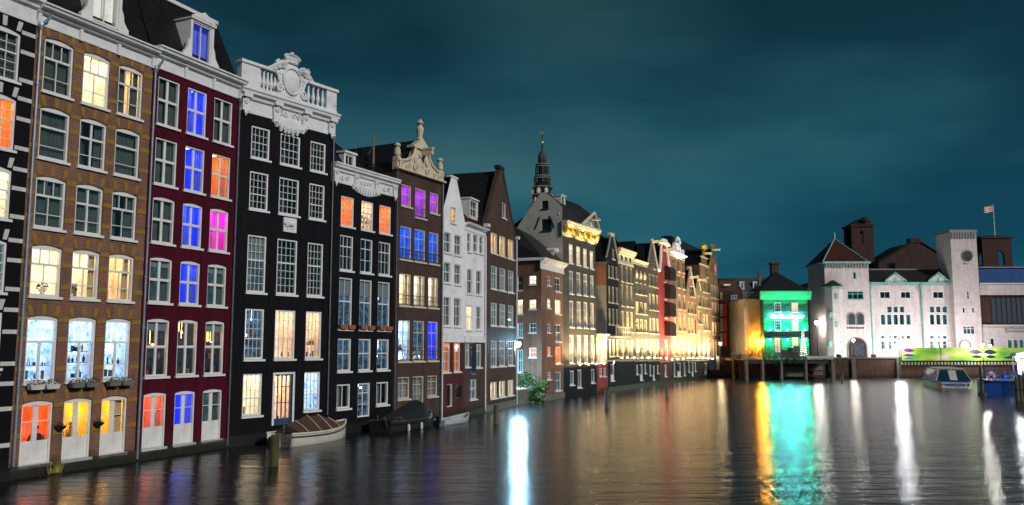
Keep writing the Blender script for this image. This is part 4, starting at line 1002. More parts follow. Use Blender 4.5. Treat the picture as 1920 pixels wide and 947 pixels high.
a, b_ = h10.S(1062, 395, .4), h10.S(1066, 395, .4); h10.part('chimney', MB().box(W*.55, W*.75, 2.2, 3.0, P_[4][1]-1.5, P_[4][1]-.2), 'brick_dark')
dormer(h10, .5, 1.3, zt+.7, zt+2.6, .35, None, 'one', ped=0, wings=True, mat='white', deep=1.0)

# ================================================================ the far row of canal houses
FLOOD = (1.0, .74, .38)
def uplight(h, sx, z, e, col=FLOOD, label='', group='facade uplights of the far row', y=-1.35):
    t = thing('facade_uplight', label, 'floodlight', h.world(sx, y, z), h.rz, group)
    put('housing', shared(('upl',), lambda: MB().prism([(-.14,-.08),(.14,-.08),(.18,.08),(-.18,.08)], -.09, .09), 'housing'), M['iron'], t)
    put('lens', shared(('upll',), lambda: MB().ball((0,0,.08), .07, 8, 1.3, .7, .6), 'lens'), M['lamp_on'], t)
    put('arm', shared(('uparm', y), lambda: MB().tube([(0,.05,-.02),(0,-y,-.06)], .025, 5), 'arm'), M['iron'], t)
    lamp('SPOT', t, (0,0,.2), e, col, .06, (0,.30,1), 120, .9); return t
def far_house(name, label, xl, xr, mat, low, cols, rows, top, split=676, lits=None, floor0=None, tops=None, ec=FLOOD, ee=60, nlamp=2, lampdesc='', fm='cream', lowcols=None, frr=.12):
    h = House(name, label, far(xl), far(xr), depth=10, group='gabled houses of the far canal row'); W = h.W; xm = (xl+xr)/2
    zsp = h.Z(xm, split)
    for i, (yt, yb) in enumerate(rows):
        for j, (a, b) in enumerate(cols):
            li = lits[i] if lits else None
            if isinstance(li, (list, tuple)): li = li[j % len(li)]
            xx = (a+b)/2; window(h, h.S(a, 600), h.S(b, 600), h.Z(xm, yb), h.Z(xm, yt), 'sash24' if yb-yt > 26 else 'sash2', li, fm, fr=frr, panes=False, curtain=('blind',.22,.22) if (i+j) % 3 == 0 else None)
    if floor0:
        for a, b, yt, yb, dr in floor0: window(h, h.S(a, 690), h.S(b, 690), h.Z((a+b)/2, yb), h.Z((a+b)/2, yt), 'two' if not dr else 'one', 'cooldim', 'white', fr=.12, panes=False, name='door' if dr else 'window', door=.3 if dr else 0)
    zt = h.Z(xm, top)
    ops = h.openings
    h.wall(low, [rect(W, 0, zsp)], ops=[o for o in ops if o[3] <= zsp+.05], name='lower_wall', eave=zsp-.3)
    h.mid = (mat, zsp, zt); h.xm = xm
    h.part('plinth', MB().box(0, W, -.12, -.004, -.6, .5), 'plinth_dark'); h.part('string_course', MB().box(-.02, W+.02, -.10, .02, zsp-.1, zsp+.08), 'plaster_grey')
    for k in range(nlamp): uplight(h, W*(k+.5)/nlamp, zsp+.25, ee*65, ec, (['left','right'] if nlamp == 2 else ['left','middle','right'])[k]+' '+lampdesc if nlamp > 1 else lampdesc)
    return h
def close(h, gable=None, extra_ops=()):
    mat, zsp, zt = h.mid; polys = [rect(h.W, zsp, zt)]
    if gable: polys += gable
    h.wall(mat, polys, ops=[o for o in h.openings if o[3] > zsp+.05], eave=zt)
def gwin(h, xl, xr, yt, yb, li=None, st='sash2', fm='cream'): window(h, h.S(xl, yb), h.S(xr, yb), h.Z((xl+xr)/2, yb), h.Z((xl+xr)/2, yt), st, li, fm, fr=.1, panes=False)
def pointed(h, peak, w=.12):
    mat, zsp, zt = h.mid; z = h.Z(h.xm, peak); W = h.W; close(h, [[(0, zt), (W, zt), (W*(.5+w), z), (W*(.5-w), z)]]); h.roof_depth([(-.02, zt-.1), (W*.5, z-.25), (W+.02, zt-.1)], .1, 10)
    b = MB()
    for sg in (-1, 1): b.tube([(W*.5+sg*W*.5,-.05,zt), (W*.5+sg*W*w,-.05,z)], .13, 5)
    h.part('gable_coping', b, 'plaster_grey'); h.part('gable_cap', MB().box(W*(.5-w)-.1, W*(.5+w)+.1, -.15, .3, z, z+.35), 'cream'); return z
def beam(h, z, sx=None, l=1.4): sx = h.W*.5 if sx is None else sx; h.part('hoisting_beam', MB().box(sx-.11, sx+.11, -l, .1, z, z+.25).box(sx-.2, sx+.2, -l, .1, z+.25, z+.33), 'cream')

for k in range(4): uplight(h10, W*(.12+.25*k), zsp+.2, 2000, FLOOD, ['first','second','third','fourth'][k]+' uplight from the left on the pediment house')

# the low annexe and the blue-black house whose side wall shows over it
an = House('low_annexe', 'low cream and red annexe squeezed between pediment house and blue-black house', far(1120.5), far(1139), cat='annexe', depth=7)
for yt, yb, li in ((645, 668, 'cream_lit'), (690, 706, 'cooldim')):
    for a, b in ((1124, 1129.5), (1132, 1136.5)): window(an, an.S(a, yb), an.S(b, yb), an.Z(a, yb), an.Z(a, yt), 'sash2', li, 'white', fr=.1, panes=False)
zm_, zt_ = an.Z(1130, 683), an.Z(1130, 632)
an.wall('brick_warmred', [rect(an.W, 0, zm_)], ops=[o for o in an.openings if o[3] < zm_], name='lower_wall', eave=zm_-.2); an.wall('plaster_cream', [rect(an.W, zm_, zt_)], ops=[o for o in an.openings if o[3] > zm_])
an.cornice(zt_-.2, zt_+.35, .4, 'cream'); uplight(an, an.W*.5, zm_+.1, 900, FLOOD, 'uplight on the low cream annexe')
t3 = lambda *c: list(c)
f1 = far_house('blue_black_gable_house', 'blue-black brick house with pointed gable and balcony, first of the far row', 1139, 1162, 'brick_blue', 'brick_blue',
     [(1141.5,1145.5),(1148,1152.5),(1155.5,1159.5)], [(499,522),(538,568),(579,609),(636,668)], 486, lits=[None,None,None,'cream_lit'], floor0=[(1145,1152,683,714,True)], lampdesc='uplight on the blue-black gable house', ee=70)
gwin(f1, 1148, 1152.5, 467, 486); pointed(f1, 444)
sd = House('', '', far(1139)+f1.nrm*10, far(1139), of=f1, depth=.4)
zq = sd.Z(1130, 535); zt_ = sd.Z(1130, 494)
sd.part('side_wall', MB().box(0, sd.W, -.03, .1, 0, zq), 'plaster_grey'); sd.part('side_chimney', MB().box(0, sd.W, -.03, .2, zq, zt_), 'brick_orange'); sd.part('chimney_cap', MB().box(-.1, sd.W+.05, -.12, .3, zt_, zt_+.2), 'concrete')
zb = f1.Z(1152, 632); W = f1.W
b = MB(); b.box(.2, W*1.3, -1.1, 0, zb, zb+.12); f1.part('balcony_floor', b, 'plaster_grey')
b = MB()
for k in range(9): x = .25+k*(W*1.3-.3)/8; b.box(x-.025, x+.025, -1.08, -1.03, zb+.12, zb+1.1)
b.box(.2, W*1.3, -1.1, -1.02, zb+1.1, zb+1.18); f1.part('balcony_railing', b, 'cream')

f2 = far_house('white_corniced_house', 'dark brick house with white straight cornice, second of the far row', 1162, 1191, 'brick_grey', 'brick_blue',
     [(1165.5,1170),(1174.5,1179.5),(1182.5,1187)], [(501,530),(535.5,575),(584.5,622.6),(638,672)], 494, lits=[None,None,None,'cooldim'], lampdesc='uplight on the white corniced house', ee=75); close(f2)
zt_ = f2.mid[2]; f2.cornice(zt_-.3, zt_+1.6, .5, 'cream')
for k in range(3): f2.part('attic_window', MB().box(-.3,.3,-.06,.02,0,.55), 'frame_dark', loc=(f2.W*(.22+.28*k), -.02, zt_+.2))
f2.roof_depth([(0, zt_), (f2.W*.5, zt_+3.2), (f2.W, zt_)], 1.2, 10)
f3 = far_house('scroll_lintel_house', 'grey brick house with three cream scroll ornaments, third of the far row', 1191, 1216.5, 'brick_grey', 'brick_blue',
     [(1192.5,1198.5),(1200.5,1206),(1208.5,1213.5)], [(531,553),(567,589),(599,624),(636,672)], 512, lits=[None,['cream_lit',None],None,'cooldim'], floor0=[(1193,1197,684,702,False),(1200,1205.5,683,713,True),(1208.5,1212,682,700,False)],
     lampdesc='uplight on the scroll lintel house', ee=90); close(f3)
zt_ = f3.mid[2]; f3.cornice(zt_+.9, zt_+1.5, .35, 'cream'); f3.part('attic', MB().box(0, f3.W, -.002, .4, zt_, zt_+.95), 'brick_grey')
for k in range(3):
    b = MB(); b.scroll(-.22, .2, .25, 1.4, 1, -.1, .08); b.scroll(.22, .2, .25, 1.4, -1, -.1, .08); b.prism([(-.5,-.3),(.5,-.3),(.08,.75),(-.08,.75)], -.1, .02); f3.part('scroll_ornament', b, 'cream', loc=(f3.W*(.2+.3*k), 0, zt_-.55))
f3.roof_depth([(0, zt_+1.2), (f3.W*.5, zt_+4.2), (f3.W, zt_+1.2)], .6, 10)
f4 = far_house('white_capped_gable_house', 'grey brick house with steep gable and white cap, fourth of the far row', 1216.5, 1237.5, 'brick_grey', 'brick_blue',
     [(1217.8,1221.5),(1223.5,1229),(1231,1235)], [(516,538),(552,582),(597,626),(636,672)], 504, lits=[None,['cooldim','teal'],'cooldim','cream_lit'], floor0=[(1218,1221,684,704,False),(1224,1228,686,712,True),(1232,1235,684,700,False)],
     lampdesc='uplight on the white capped gable house', ee=90)
gwin(f4, 1224, 1228.5, 486, 504); z = pointed(f4, 455, .07); beam(f4, z-.2)
f5 = far_house('red_shuttered_house', 'red painted house with dark round-topped open shutters and white neck gable', 1237.5, 1260, 'brick_warmred', 'brick_rust',
     [(1246,1251.5)], [(510,530),(541,562),(575,597),(637,675)], 512, split=678, lits=[None,'shop_cool','shop_cool','cream_lit'], floor0=[(1246.5,1250,684,706,True)], lampdesc='uplight on the red shuttered house', ee=70, ec=(1,.62,.42))
W = f5.W; zt_ = f5.mid[2]; z = f5.Z(1249, 462); close(f5, [[(W*.2, zt_), (W*.8, zt_), (W*.72, z), (W*.28, z)]])
b = MB()
for sg in (-1, 1): b.tube([(W*.5+sg*W*.5,-.1,zt_), (W*.5+sg*W*.36,-.1,zt_+(z-zt_)*.25), (W*.5+sg*W*.28,-.1,zt_+(z-zt_)*.7), (W*.5+sg*W*.24,-.1,z)], [.34,.26,.2,.16], 6)
b.lathe([(W*.34,0),(W*.36,.2),(W*.25,.4),(W*.2,.8),(.1,1.0)], 10, (W*.5,-.05,z), 1, .35); f5.part('neck_gable_trim', b, 'plaster'); beam(f5, z-.9, l=1.8)
f5.roof_depth([(0, zt_), (W*.5, z-.5), (W, zt_)], .3, 10)
zz = f5.Z
for i, (yt, yb) in enumerate(((500,526),(532,560),(566,594),(602,630))):    # shutters swung open
    x1 = f5.S(1252, yb); 
    for q, sx in enumerate((x1+.02, f5.S(1246, yb)-.02)):
        z0, z1 = f5.Z(1250, yb), f5.Z(1250, yt); hh = z1-z0; w = 1.2
        b = MB(); n = 10; prof = [(0,0),(w,0),(w,hh*.72)] + [(w*math.cos(math.pi/2*k/6), hh*.72+hh*.28*math.sin(math.pi/2*k/6)) for k in range(1,7)]
        b.prism([(p[0], p[1]) for p in prof], -.03, .03)
        for k in range(6): b.box(.08, w-.1, -.045, -.03, hh*(.08+.105*k), hh*(.14+.105*k))
        o = f5.part('shutter', b, 'slate', loc=(sx, -.04, z0)); o.rotation_euler = (0,0, R(-62) if q == 0 else R(-118))
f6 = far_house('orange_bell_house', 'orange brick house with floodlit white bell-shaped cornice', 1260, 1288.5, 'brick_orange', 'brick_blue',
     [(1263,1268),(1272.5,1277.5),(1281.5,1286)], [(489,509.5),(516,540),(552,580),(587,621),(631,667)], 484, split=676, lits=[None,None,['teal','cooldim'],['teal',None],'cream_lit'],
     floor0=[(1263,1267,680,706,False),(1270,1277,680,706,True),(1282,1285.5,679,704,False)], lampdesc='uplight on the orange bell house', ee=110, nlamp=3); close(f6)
W = f6.W; zt_ = f6.mid[2]; f6.cornice(zt_-.15, zt_+.55, .5, 'plaster')
b = MB(); b.prism([(W*.02,zt_+.5),(W*.98,zt_+.5),(W*.94,zt_+1.0),(W*.75,zt_+1.3),(W*.64,zt_+2.2),(W*.36,zt_+2.2),(W*.25,zt_+1.3),(W*.06,zt_+1.0)], -.12, .25)
for sg in (-1,1): b.scroll(W*.5+sg*W*.33, zt_+1.05, .42, 1.6, sg, -.18, .12); b.scroll(W*.5+sg*W*.12, zt_+1.4, .35, 1.6, -sg, -.18, .11)
b.tube([(W*.36,-.15,zt_+2.2),(W*.42,-.15,zt_+2.75),(W*.5,-.15,zt_+2.95),(W*.58,-.15,zt_+2.75),(W*.64,-.15,zt_+2.2)], .22, 7); f6.part('bell_cornice', b, 'plaster')
t = thing('frieze_floodlight', 'small floodlight on the bell-shaped cornice of the orange house', 'floodlight', f6.world(W*.5, -1.0, zt_-.4), f6.rz)
put('housing', MB().box(-.14,.14,-.1,.1,-.1,.06), M['iron'], t); put('arm', MB().tube([(0,.08,-.05),(0,1.0,-.1)], .03, 5), M['iron'], t); lamp('SPOT', t, (0,0,.1), 160, (1,.93,.8), .05, (0,.5,1), 150, .5)
f6.roof_depth([(0, zt_), (W*.5, zt_+2.4), (W, zt_)], .3, 10)
f7 = far_house('small_orange_gable_house', 'small orange brick house with low pointed gable beside the orange bell house', 1288.5, 1307.5, 'brick_orange', 'brick_blue',
     [(1290.5,1294),(1296.5,1300.5),(1303,1306)], [(567,589),(597,626),(634,671)], 556, split=676, lits=[None,None,'cream_lit'], floor0=[(1291,1293.5,679,698,False),(1297,1300.5,679,706,True),(1303,1305.5,679,696,False)], lampdesc='uplight on the small orange gable house', ee=120)
gwin(f7, 1294.5, 1302.5, 537, 557); z = pointed(f7, 506, .07); beam(f7, f7.Z(1300, 524))
f8 = far_house('narrow_pale_house', 'very narrow pale house with small gable squeezed between gabled houses', 1307.5, 1317.5, 'brick_tan', 'brick_blue',
     [(1309,1312),(1313,1316)], [(555,575),(583,608),(620,645),(650,668)], 545, split=676, lits=[None,None,'cream_lit','cream_lit'], lampdesc='uplight on the narrow pale house', ee=130, nlamp=1); pointed(f8, 522, .1); beam(f8, f8.Z(1312, 528))
f9 = far_house('spout_gable_house', 'tan brick house with tall stepped gable and golden cap near the end of the row', 1317.5, 1333.5, 'brick_tan', 'brick_blue',
     [(1319,1322.5),(1324,1327.5),(1329,1332)], [(528,549),(558,578),(590,620),(634,672)], 500, split=676, lits=[None,'cooldim',None,'cream_lit'], floor0=[(1321,1326,680,704,True)], lampdesc='uplight on the tan stepped gable house', ee=120)
W = f9.W; zt_ = f9.mid[2]; z1 = f9.Z(1325, 486); z2 = f9.Z(1325, 470); gwin(f9, 1323, 1328, 503, 520)
close(f9, [rect(W, zt_, zt_+.01), [(W*.14,zt_+.01),(W*.86,zt_+.01),(W*.86,z1),(W*.14,z1)], [(W*.3,z1),(W*.7,z1),(W*.7,z2),(W*.3,z2)]])
b = MB(); b.box(-.08, W+.08, -.15, .2, zt_-.06, zt_+.12); b.box(W*.14-.08, W*.86+.08, -.16, .2, z1, z1+.16); b.box(W*.3-.1, W*.7+.1, -.16, .2, z2, z2+.16); f9.part('gable_step', b, 'cream')
f9.part('gable_cap', MB().lathe([(W*.2,0),(W*.24,.3),(W*.15,.7),(.05,.9)], 9, (W*.5,0,z2+.15), 1, .4), 'gold'); beam(f9, z2-.9); f9.roof_depth([(0, zt_), (W*.5, z2-.3), (W, zt_)], .25, 10)
f10 = far_house('ornate_end_house', 'ornate tan brick house with stepped gable, last of the far row', 1333.5, 1350, 'brick_tan', 'brick_blue',
     [(1335,1338.5),(1340,1343.5),(1345.5,1348.5)], [(536,560),(568,594),(604,628),(637,674)], 516, split=676, lits=[None,None,'cream_lit','cream_lit'], floor0=[(1337,1341,682,704,True)], lampdesc='uplight on the ornate end house', ee=120)
W = f10.W; zt_ = f10.mid[2]; z1 = f10.Z(1341, 490); z2 = f10.Z(1341, 466); gwin(f10, 1339.5, 1344, 496, 514, 'amber')
close(f10, [[(W*.12,zt_),(W*.88,zt_),(W*.80,z1),(W*.20,z1)], [(W*.34,z1),(W*.66,z1),(W*.60,z2),(W*.40,z2)]])
b = MB(); b.box(-.08, W+.08, -.15, .2, zt_-.06, zt_+.12); b.box(W*.14, W*.86, -.16, .2, z1, z1+.16); b.box(W*.34, W*.66, -.16, .2, z2, z2+.5)
for sg in (-1, 1): b.scroll(W*.5+sg*W*.34, z1-.6, .4, 1.5, sg, -.1, .1); b.scroll(W*.5+sg*W*.27, z1+.7, .35, 1.5, sg, -.1, .1)
f10.part('gable_trim', b, 'ochre'); beam(f10, z2-.7); f10.roof_depth([(0, zt_), (W*.5, z2-.3), (W, zt_)], .25, 10)

# roofs of houses standing behind the row
for nm, lb, x0, x1, yt, dd in (('rear_roof', 'long dark ridge roof behind the white corniced house', 1160, 1237, 463, 12.0), ('rear_roof', 'dark ridge roof behind the orange bell house', 1285, 1340, 463, 12.0)):
    o_ = f2.nrm*dd; p0, p1 = on_line(Q[1119]+o_, Q[1350]+o_, x0, 20), on_line(Q[1119]+o_, Q[1350]+o_, x1, 20); h = House(nm, lb, p0, p1, cat='roof', depth=8); zt_ = h.Z((x0+x1)/2, yt+4, 3)
    h.part('wall', MB().box(0, h.W, 0, 8, 0, zt_-5), 'brick_dark'); h.part('roof', MB().sweep([(0, zt_-5), (3, zt_), (5, zt_), (8, zt_-5)], 0, h.W), 'slate')

# ================================================================ end of the basin
STREET = 3.3
def fh(name, label, px0, px1, Y, cat='house', depth=9, group=None):
    a, b = on_y(px0, 668, Y), on_y(px1, 668, Y); a.z = b.z = 0; return House(name, label, a, b, cat, group, depth)
def pw(h, xl, xr, yt, yb, st='sash2', li=None, mat='white', d=0.0, **k):
    y = (yt+yb)/2; x = (xl+xr)/2; k.setdefault('panes', False); k.setdefault('fr', .12)
    return window(h, h.S(xl, y, d), h.S(xr, y, d), h.Z(x, yb, d), h.Z(x, yt, d), st, li, mat, d=d, **k)

e1 = fh('dark_shuttered_house', 'dark brick house with tall red shutters at the end of the far row', 1350, 1397, 158)
pw(e1, 1371, 1383, 553, 568, 'sash2', 'cooldim'); pw(e1, 1371, 1390, 578, 599, 'three', 'cooldim'); pw(e1, 1371, 1380, 607, 627, 'sash2', 'cooldim'); pw(e1, 1374, 1386, 648, 659, 'two', 'cream_lit')
for yt, yb in ((546,560),(571,592),(597,620),(625,648)): pw(e1, 1350.6, 1355, yt, yb, 'sash2', None, 'white')
W = e1.W; zt = e1.Z(1370, 524); zl = e1.Z(1397, 545)
e1.wall('brick_dark', [[(0, 0), (W, 0), (W, zl), (W*.66, zt), (0, zt)]], eave=zl)
for yt, yb in ((570,593),(596,621),(624,649)): e1.part('shutter', MB().box(e1.S(1356.5, yt), e1.S(1362, yt), -.08, -.01, e1.Z(1359, yb), e1.Z(1359, yt)), 'red_plastic')
e1.part('cornice', MB().box(-.1, W*.66, -.25, .1, zt, zt+.25), 'slate'); e1.part('roof', MB().prism([(0, zt), (W*.66, zt), (W, zl), (W, zl-.3), (0, zl-.3)], .05, 9), 'slate')
a, z = e1.sz(1356, 536); e1.part('hoist_bracket', MB().box(a, a+1.2, -.6, 0, z, z+.3), 'trim')
e1.part('drainpipe', MB().tube([(W-.1,-.1,3.3),(W-.1,-.1,zl)], .07, 6), 'pipe')

e2 = fh('background_mansard_house', 'dark mansard-roofed house with white dormers behind the cream wall', 1383, 1446, 172)
zt = e2.Z(1410, 520); zm = e2.Z(1410, 548); e2.wall('brick_dark', [rect(e2.W, 0, zm)]); e2.part('roof', MB().sweep([(0, zm), (1.2, zt), (9, zt), (9, zm)], 0, e2.W), 'slate')
for xl, xr in ((1388,1394),(1413,1423)): dormer(e2, e2.S(xl, 534, .2), e2.S(xr, 534, .2), e2.Z(xl, 541, .2), e2.Z(xl, 530, .2), .2, 'cooldim', 'two', ped=0, wings=False, deep=1)

e3 = fh('cream_blank_house', 'low cream painted house with blank wall lit orange by a lamp', 1397, 1434, 148, depth=10)
zt = e3.Z(1415, 561); W = e3.W; e3.wall('brick_cream', [rect(W, 0, zt)])
a, b = e3.S(1408.5, 610), e3.S(1420, 610); e3.part('blind_panel', MB().box(a, b, -.05, .02, e3.Z(1414, 621), e3.Z(1414, 601)), 'brick_cream'); e3.part('roof_deck', MB().box(-.05, W, -.1, 9.9, zt, zt+.15), 'lead')
for k in range(10): e3.part('railing_post', shared(('rp2',), lambda: MB().box(-.03,.03,-.03,.03,0,1.1), 'railing_post'), 'pipe', loc=(.2+k*(W-.5)/9, .2, zt+.15))
for q in (.5, 1.05): e3.part('handrail', MB().box(.15, W-.25, .17, .23, zt+.15+q, zt+.21+q), 'pipe')
a, z = e3.sz(1428, 548); z2 = e3.Z(1428, 514); e3.part('flue', MB().lathe([(.3,zt),(.3,z2),(.42,z2+.05),(.42,z2+.3),(.5,z2+.35),(.5,z2+.6),(.2,z2+.7)], 10, (a, 1.2, 0)), 'pipe_dark')
t = thing('orange_wall_lamp', 'bright orange floodlamp on the cream wall beside the green-lit house', 'lamp', e3.world(e3.S(1425, 636), -.45, e3.Z(1425, 636)))
put('housing', MB().box(-.25,.25,-.12,.12,-.1,.22), M['iron'], t); put('lens', MB().box(-.3,.3,-.13,.10,-.34,-.1), glow('sodium_lens', (1.0,.40,.02), 600), t); put('arm', MB().tube([(0,.1,.1),(0,.45,.1)], .04, 5), M['iron'], t)
lamp('POINT', t, (0,-.7,-.4), 2200, (1.0,.36,.03), .25)

e4 = fh('green_lit_house', 'green floodlit corner house with neon script sign and hipped roof', 1434, 1518, 146, depth=9); W = e4.W
for xl, xr, yt, yb, li in ((1452,1465,567,585,'shop_dark'),(1484,1497,567,585,'shop_warm'),(1452,1465,600.5,620,'shop_dark'),(1484.5,1498,600.5,620,'shop_warm'),(1485,1498,632,659,'shop_warm')): pw(e4, xl, xr, yt, yb, 'sash24', li, fr=.15)
pw(e4, 1452, 1465, 632, 669, 't3', 'shop_warm', 'frame_blue', door=.2, name='door', sill=False)
zc, zt = e4.Z(1476, 562), e4.Z(1476, 546); zb0, zb1 = e4.Z(1476, 632), e4.Z(1476, 622.5)
e4.wall('brick_green_glow', [rect(W, 0, zt)]); e4.part('band', MB().box(-.05, W+.05, -.18, -.004, zb0, zb1), 'slate')
b = MB(); b.sweep([(.02,zc),(-.12,zc),(-.12,zc+.2),(-.3,zc+.5),(-.55,zt-.2),(-.6,zt),(.02,zt)], -.55, W+.6); e4.part('cornice', b, 'green_glow_trim')
zr = e4.Z(1474, 509, 4.5); e4.part('roof', MB().add([(-.4,-.4,zt),(W+.4,-.4,zt),(W+.4,9.4,zt),(-.4,9.4,zt),(W*.47,4.4,zr),(W*.49,5.2,zr)], [(0,1,4),(1,2,5,4),(2,3,5),(3,0,4,5)]), 'slate')
e4.part('chimney', MB().box(W*.40, W*.56, 4.2, 5.6, zr-1.2, zr+1.3).box(W*.38, W*.58, 4.0, 5.8, zr+1.3, zr+1.6), 'brick_dark')
e4.part('awning_board', MB().box(e4.S(1449, 628), e4.S(1478, 628), -.5, -.18, zb0-.15, zb0+.12), 'frame_blue')
def text_mesh(body, size, extrude, shear=0.0):
    cu = bpy.data.curves.new('lettering', 'FONT'); cu.body = body; cu.size = size; cu.extrude = extrude; cu.shear = shear; cu.align_x = 'CENTER'; cu.bevel_depth = .012
    o = bpy.data.objects.new('lettering', cu); COL.objects.link(o); bpy.context.view_layer.update()
    me = bpy.data.meshes.new_from_object(o.evaluated_get(bpy.context.evaluated_depsgraph_get())); bpy.data.objects.remove(o); return me
t = thing('neon_sign', 'glowing cyan-white neon script sign on the green-lit house', 'sign', e4.world(W*.5, -.35, e4.Z(1476, 596)))
me = text_mesh('The Grasshopper', 1.0, .05, .28); 
o = put('lettering', me, glow('neon_white', (.22,.76,1.0), 160), t, (0,0,.0), (R(90),0,0)); wid = max(v.co.x for v in me.vertices)-min(v.co.x for v in me.vertices); o.scale = (5.65/wid,)*3
put('rail', MB().box(-2.9,2.9,.05,.10,-.05,.0).box(-2.9,2.9,.05,.10,.62,.67), M['iron'], t)
lamp('AREA', t, (0,-.15,.35), 60, (.1,.8,1.0), dims=(5.5,.5), direction=(0,1,0)).data.energy = 35
GREEN = (.0,1.0,.30)
for i, (px, py, e_, up) in enumerate(((1442.5,620,100,1),(1475,620,100,1),(1507.5,620,100,1),(1442.5,635,60,-1),(1475,635,60,-1),(1509,635,60,-1))):
    t = thing('green_wall_lamp', ['upper left','upper middle','upper right','lower left','lower middle','lower right'][i]+' green floodlamp on the wall of the green-lit house', 'lamp', e4.world(e4.S(px, py), -.45, e4.Z(px, py)), 0, 'green wall lamps')
    put('housing', MB().lathe([(.12,-.14),(.16,.1)] if up > 0 else [(.16,-.1),(.12,.14)], 8), M['iron'], t); put('lens', MB().ball((0,0,.10*up), .15, 8), glow('green_lens', (.01,1.0,.42), 1000), t); put('arm', MB().tube([(0,.1,0),(0,.45,0)], .04, 5), M['iron'], t)
    lamp('SPOT', t, (0,0,.28*up), e_*4.0, GREEN, .08, (0,.22,up), 120, .8)
for i, q in enumerate((.12, .5, .88)):
    t = thing('green_cornice_lamp', ['left','middle','right'][i]+' green lamp washing the cornice of the green-lit house', 'lamp', e4.world(W*q, -1.1, zc-.9), 0, 'green cornice lamps')
    put('housing', MB().box(-.15,.15,-.1,.1,-.1,.1), M['iron'], t); put('arm', MB().tube([(0,.1,0),(0,1.1,-.2)], .04, 5), M['iron'], t); lamp('SPOT', t, (0,0,.15), 230, GREEN, .08, (0,.35,.9), 160, .6)

# the side street right of the green house
e5 = fh('side_street_house', 'narrow grey house lit white in the side street beside the green house', 1519, 1537, 176, depth=8)
for y in (556, 580, 604, 628): pw(e5, 1524, 1532, y, y+14, 'sash2', 'cooldim')
zt = e5.Z(1528, 543); e5.wall('plaster_grey', [rect(e5.W, 0, zt)]); e5.cornice(zt-.6, zt+.4, .6)
e6 = fh('shop_front_house', 'dark house with brightly lit shop front at the end of the side street', 1530, 1552, 196, depth=8)
for y in (566, 588): pw(e6, 1536, 1546, y, y+14, 'sash2', 'whitelit' if y > 570 else None)
pw(e6, 1534, 1550, 634, 664, 'three', 'shop_blue', 'white'); zt = e6.Z(1540, 541); e6.wall('plaster_grey', [rect(e6.W, 0, zt)]); e6.part('roof', MB().box(-.2, e6.W+.2, -.2, 8, zt, zt+1.5), 'slate')
e6.part('shop_sign', MB().box(e6.S(1536, 630), e6.S(1548, 630), -.4, -.1, e6.Z(1540, 632), e6.Z(1540, 626)), 'red_plastic')
def street_lamp(label, px, py, Y, e_, col, zbase=STREET, name='street_lamp', strength=60, r=.25, group=None):
    p = on_y(px, py, Y); t = thing(name, label, 'lamp', (p.x, p.y, zbase), 0, group); hgt = p.z-zbase
    put('post', MB().lathe([(.14,0),(.12,.5),(.06,.7),(.05,hgt-.35),(.09,hgt-.3)], 8), M['iron'], t)
    put('lantern', MB().ball((0,0,hgt), r, 10), glow('lantern_glow', col, strength), t); put('cap', MB().lathe([(r*.9,hgt+r*.7),(r*.4,hgt+r*1.3),(.02,hgt+r*1.8)], 8), M['iron'], t)
    lamp('POINT', t, (0,-.1,hgt-r-.25), e_, col, r); return t
street_lamp('very bright white street lamp in the side street beside the green house', 1531, 605, 160, 700, (1,.95,.85), strength=90, r=.35)
street_lamp('second smaller white street lamp above the side street', 1534, 590, 182, 900, (1,.95,.88), strength=60)
street_lamp('small warm lantern by the red shutters at the end of the row', 1350.5, 644, 150, 260, (1,.75,.4), strength=18)
street_lamp('white lantern before the arched entrance of the brick exchange', 1600, 638, 150.5, 300, (1,.92,.8), strength=30)
street_lamp('bright lamp cluster post at the left end of the green banner', 1685, 641, 144.0, 1500, (.95,.97,1), strength=60, r=.32, zbase=0.0)
street_lamp('tall lamp in front of the banner joint beside the pontoon', 1842, 646, 142.6, 1400, (1,.97,.85), strength=40, zbase=0.0)
street_lamp('lamp behind the banner below the round window tower', 1716, 645, 149.5, 250, (1,.9,.8), strength=22)
street_lamp('lamp behind the banner near the right tower window', 1856, 648, 149.5, 250, (1,.97,.9), strength=22)

# ================================================================ the brick exchange
B = fh('brick_exchange_building', 'large pale brick exchange building with towers, gables and copper-green trim', 1547.7, 1960, 158, cat='building', depth=30)
def blk(x0, x1, yt, d, mat, name, depth, ops=None, zb=0.0, extra=None):
    a, b = B.S(x0, 560, d), B.S(x1, 560, d); z = B.Z((x0+x1)/2, yt, d)
    o_ = [o for o in B.openings if abs(o[4]-d) < .01 and o[0] > a-.1 and o[1] < b+.1]
    mb_poly = [[(a, zb), (b, zb), (b, z), (a, z)]] + (extra or [])
    B.wall(mat, mb_poly, d0=d, ops=o_, body=False, name=name, reveal=.3)
    m_ = MB(); e_ = .002; m_.quad((a,d+e_,zb),(a,d+depth,zb),(a,d+depth,z),(a,d+e_,z)); m_.quad((b,d+e_,zb),(b,d+depth,zb),(b,d+depth,z),(b,d+e_,z)); m_.quad((a,d+depth,zb),(b,d+depth,zb),(b,d+depth,z),(a,d+depth,z)); m_.quad((a,d+.3,z-.01),(b,d+.3,z-.01),(b,d+depth,z-.01),(a,d+depth,z-.01))
    B.part('side_wall', m_, mat); return a, b, z
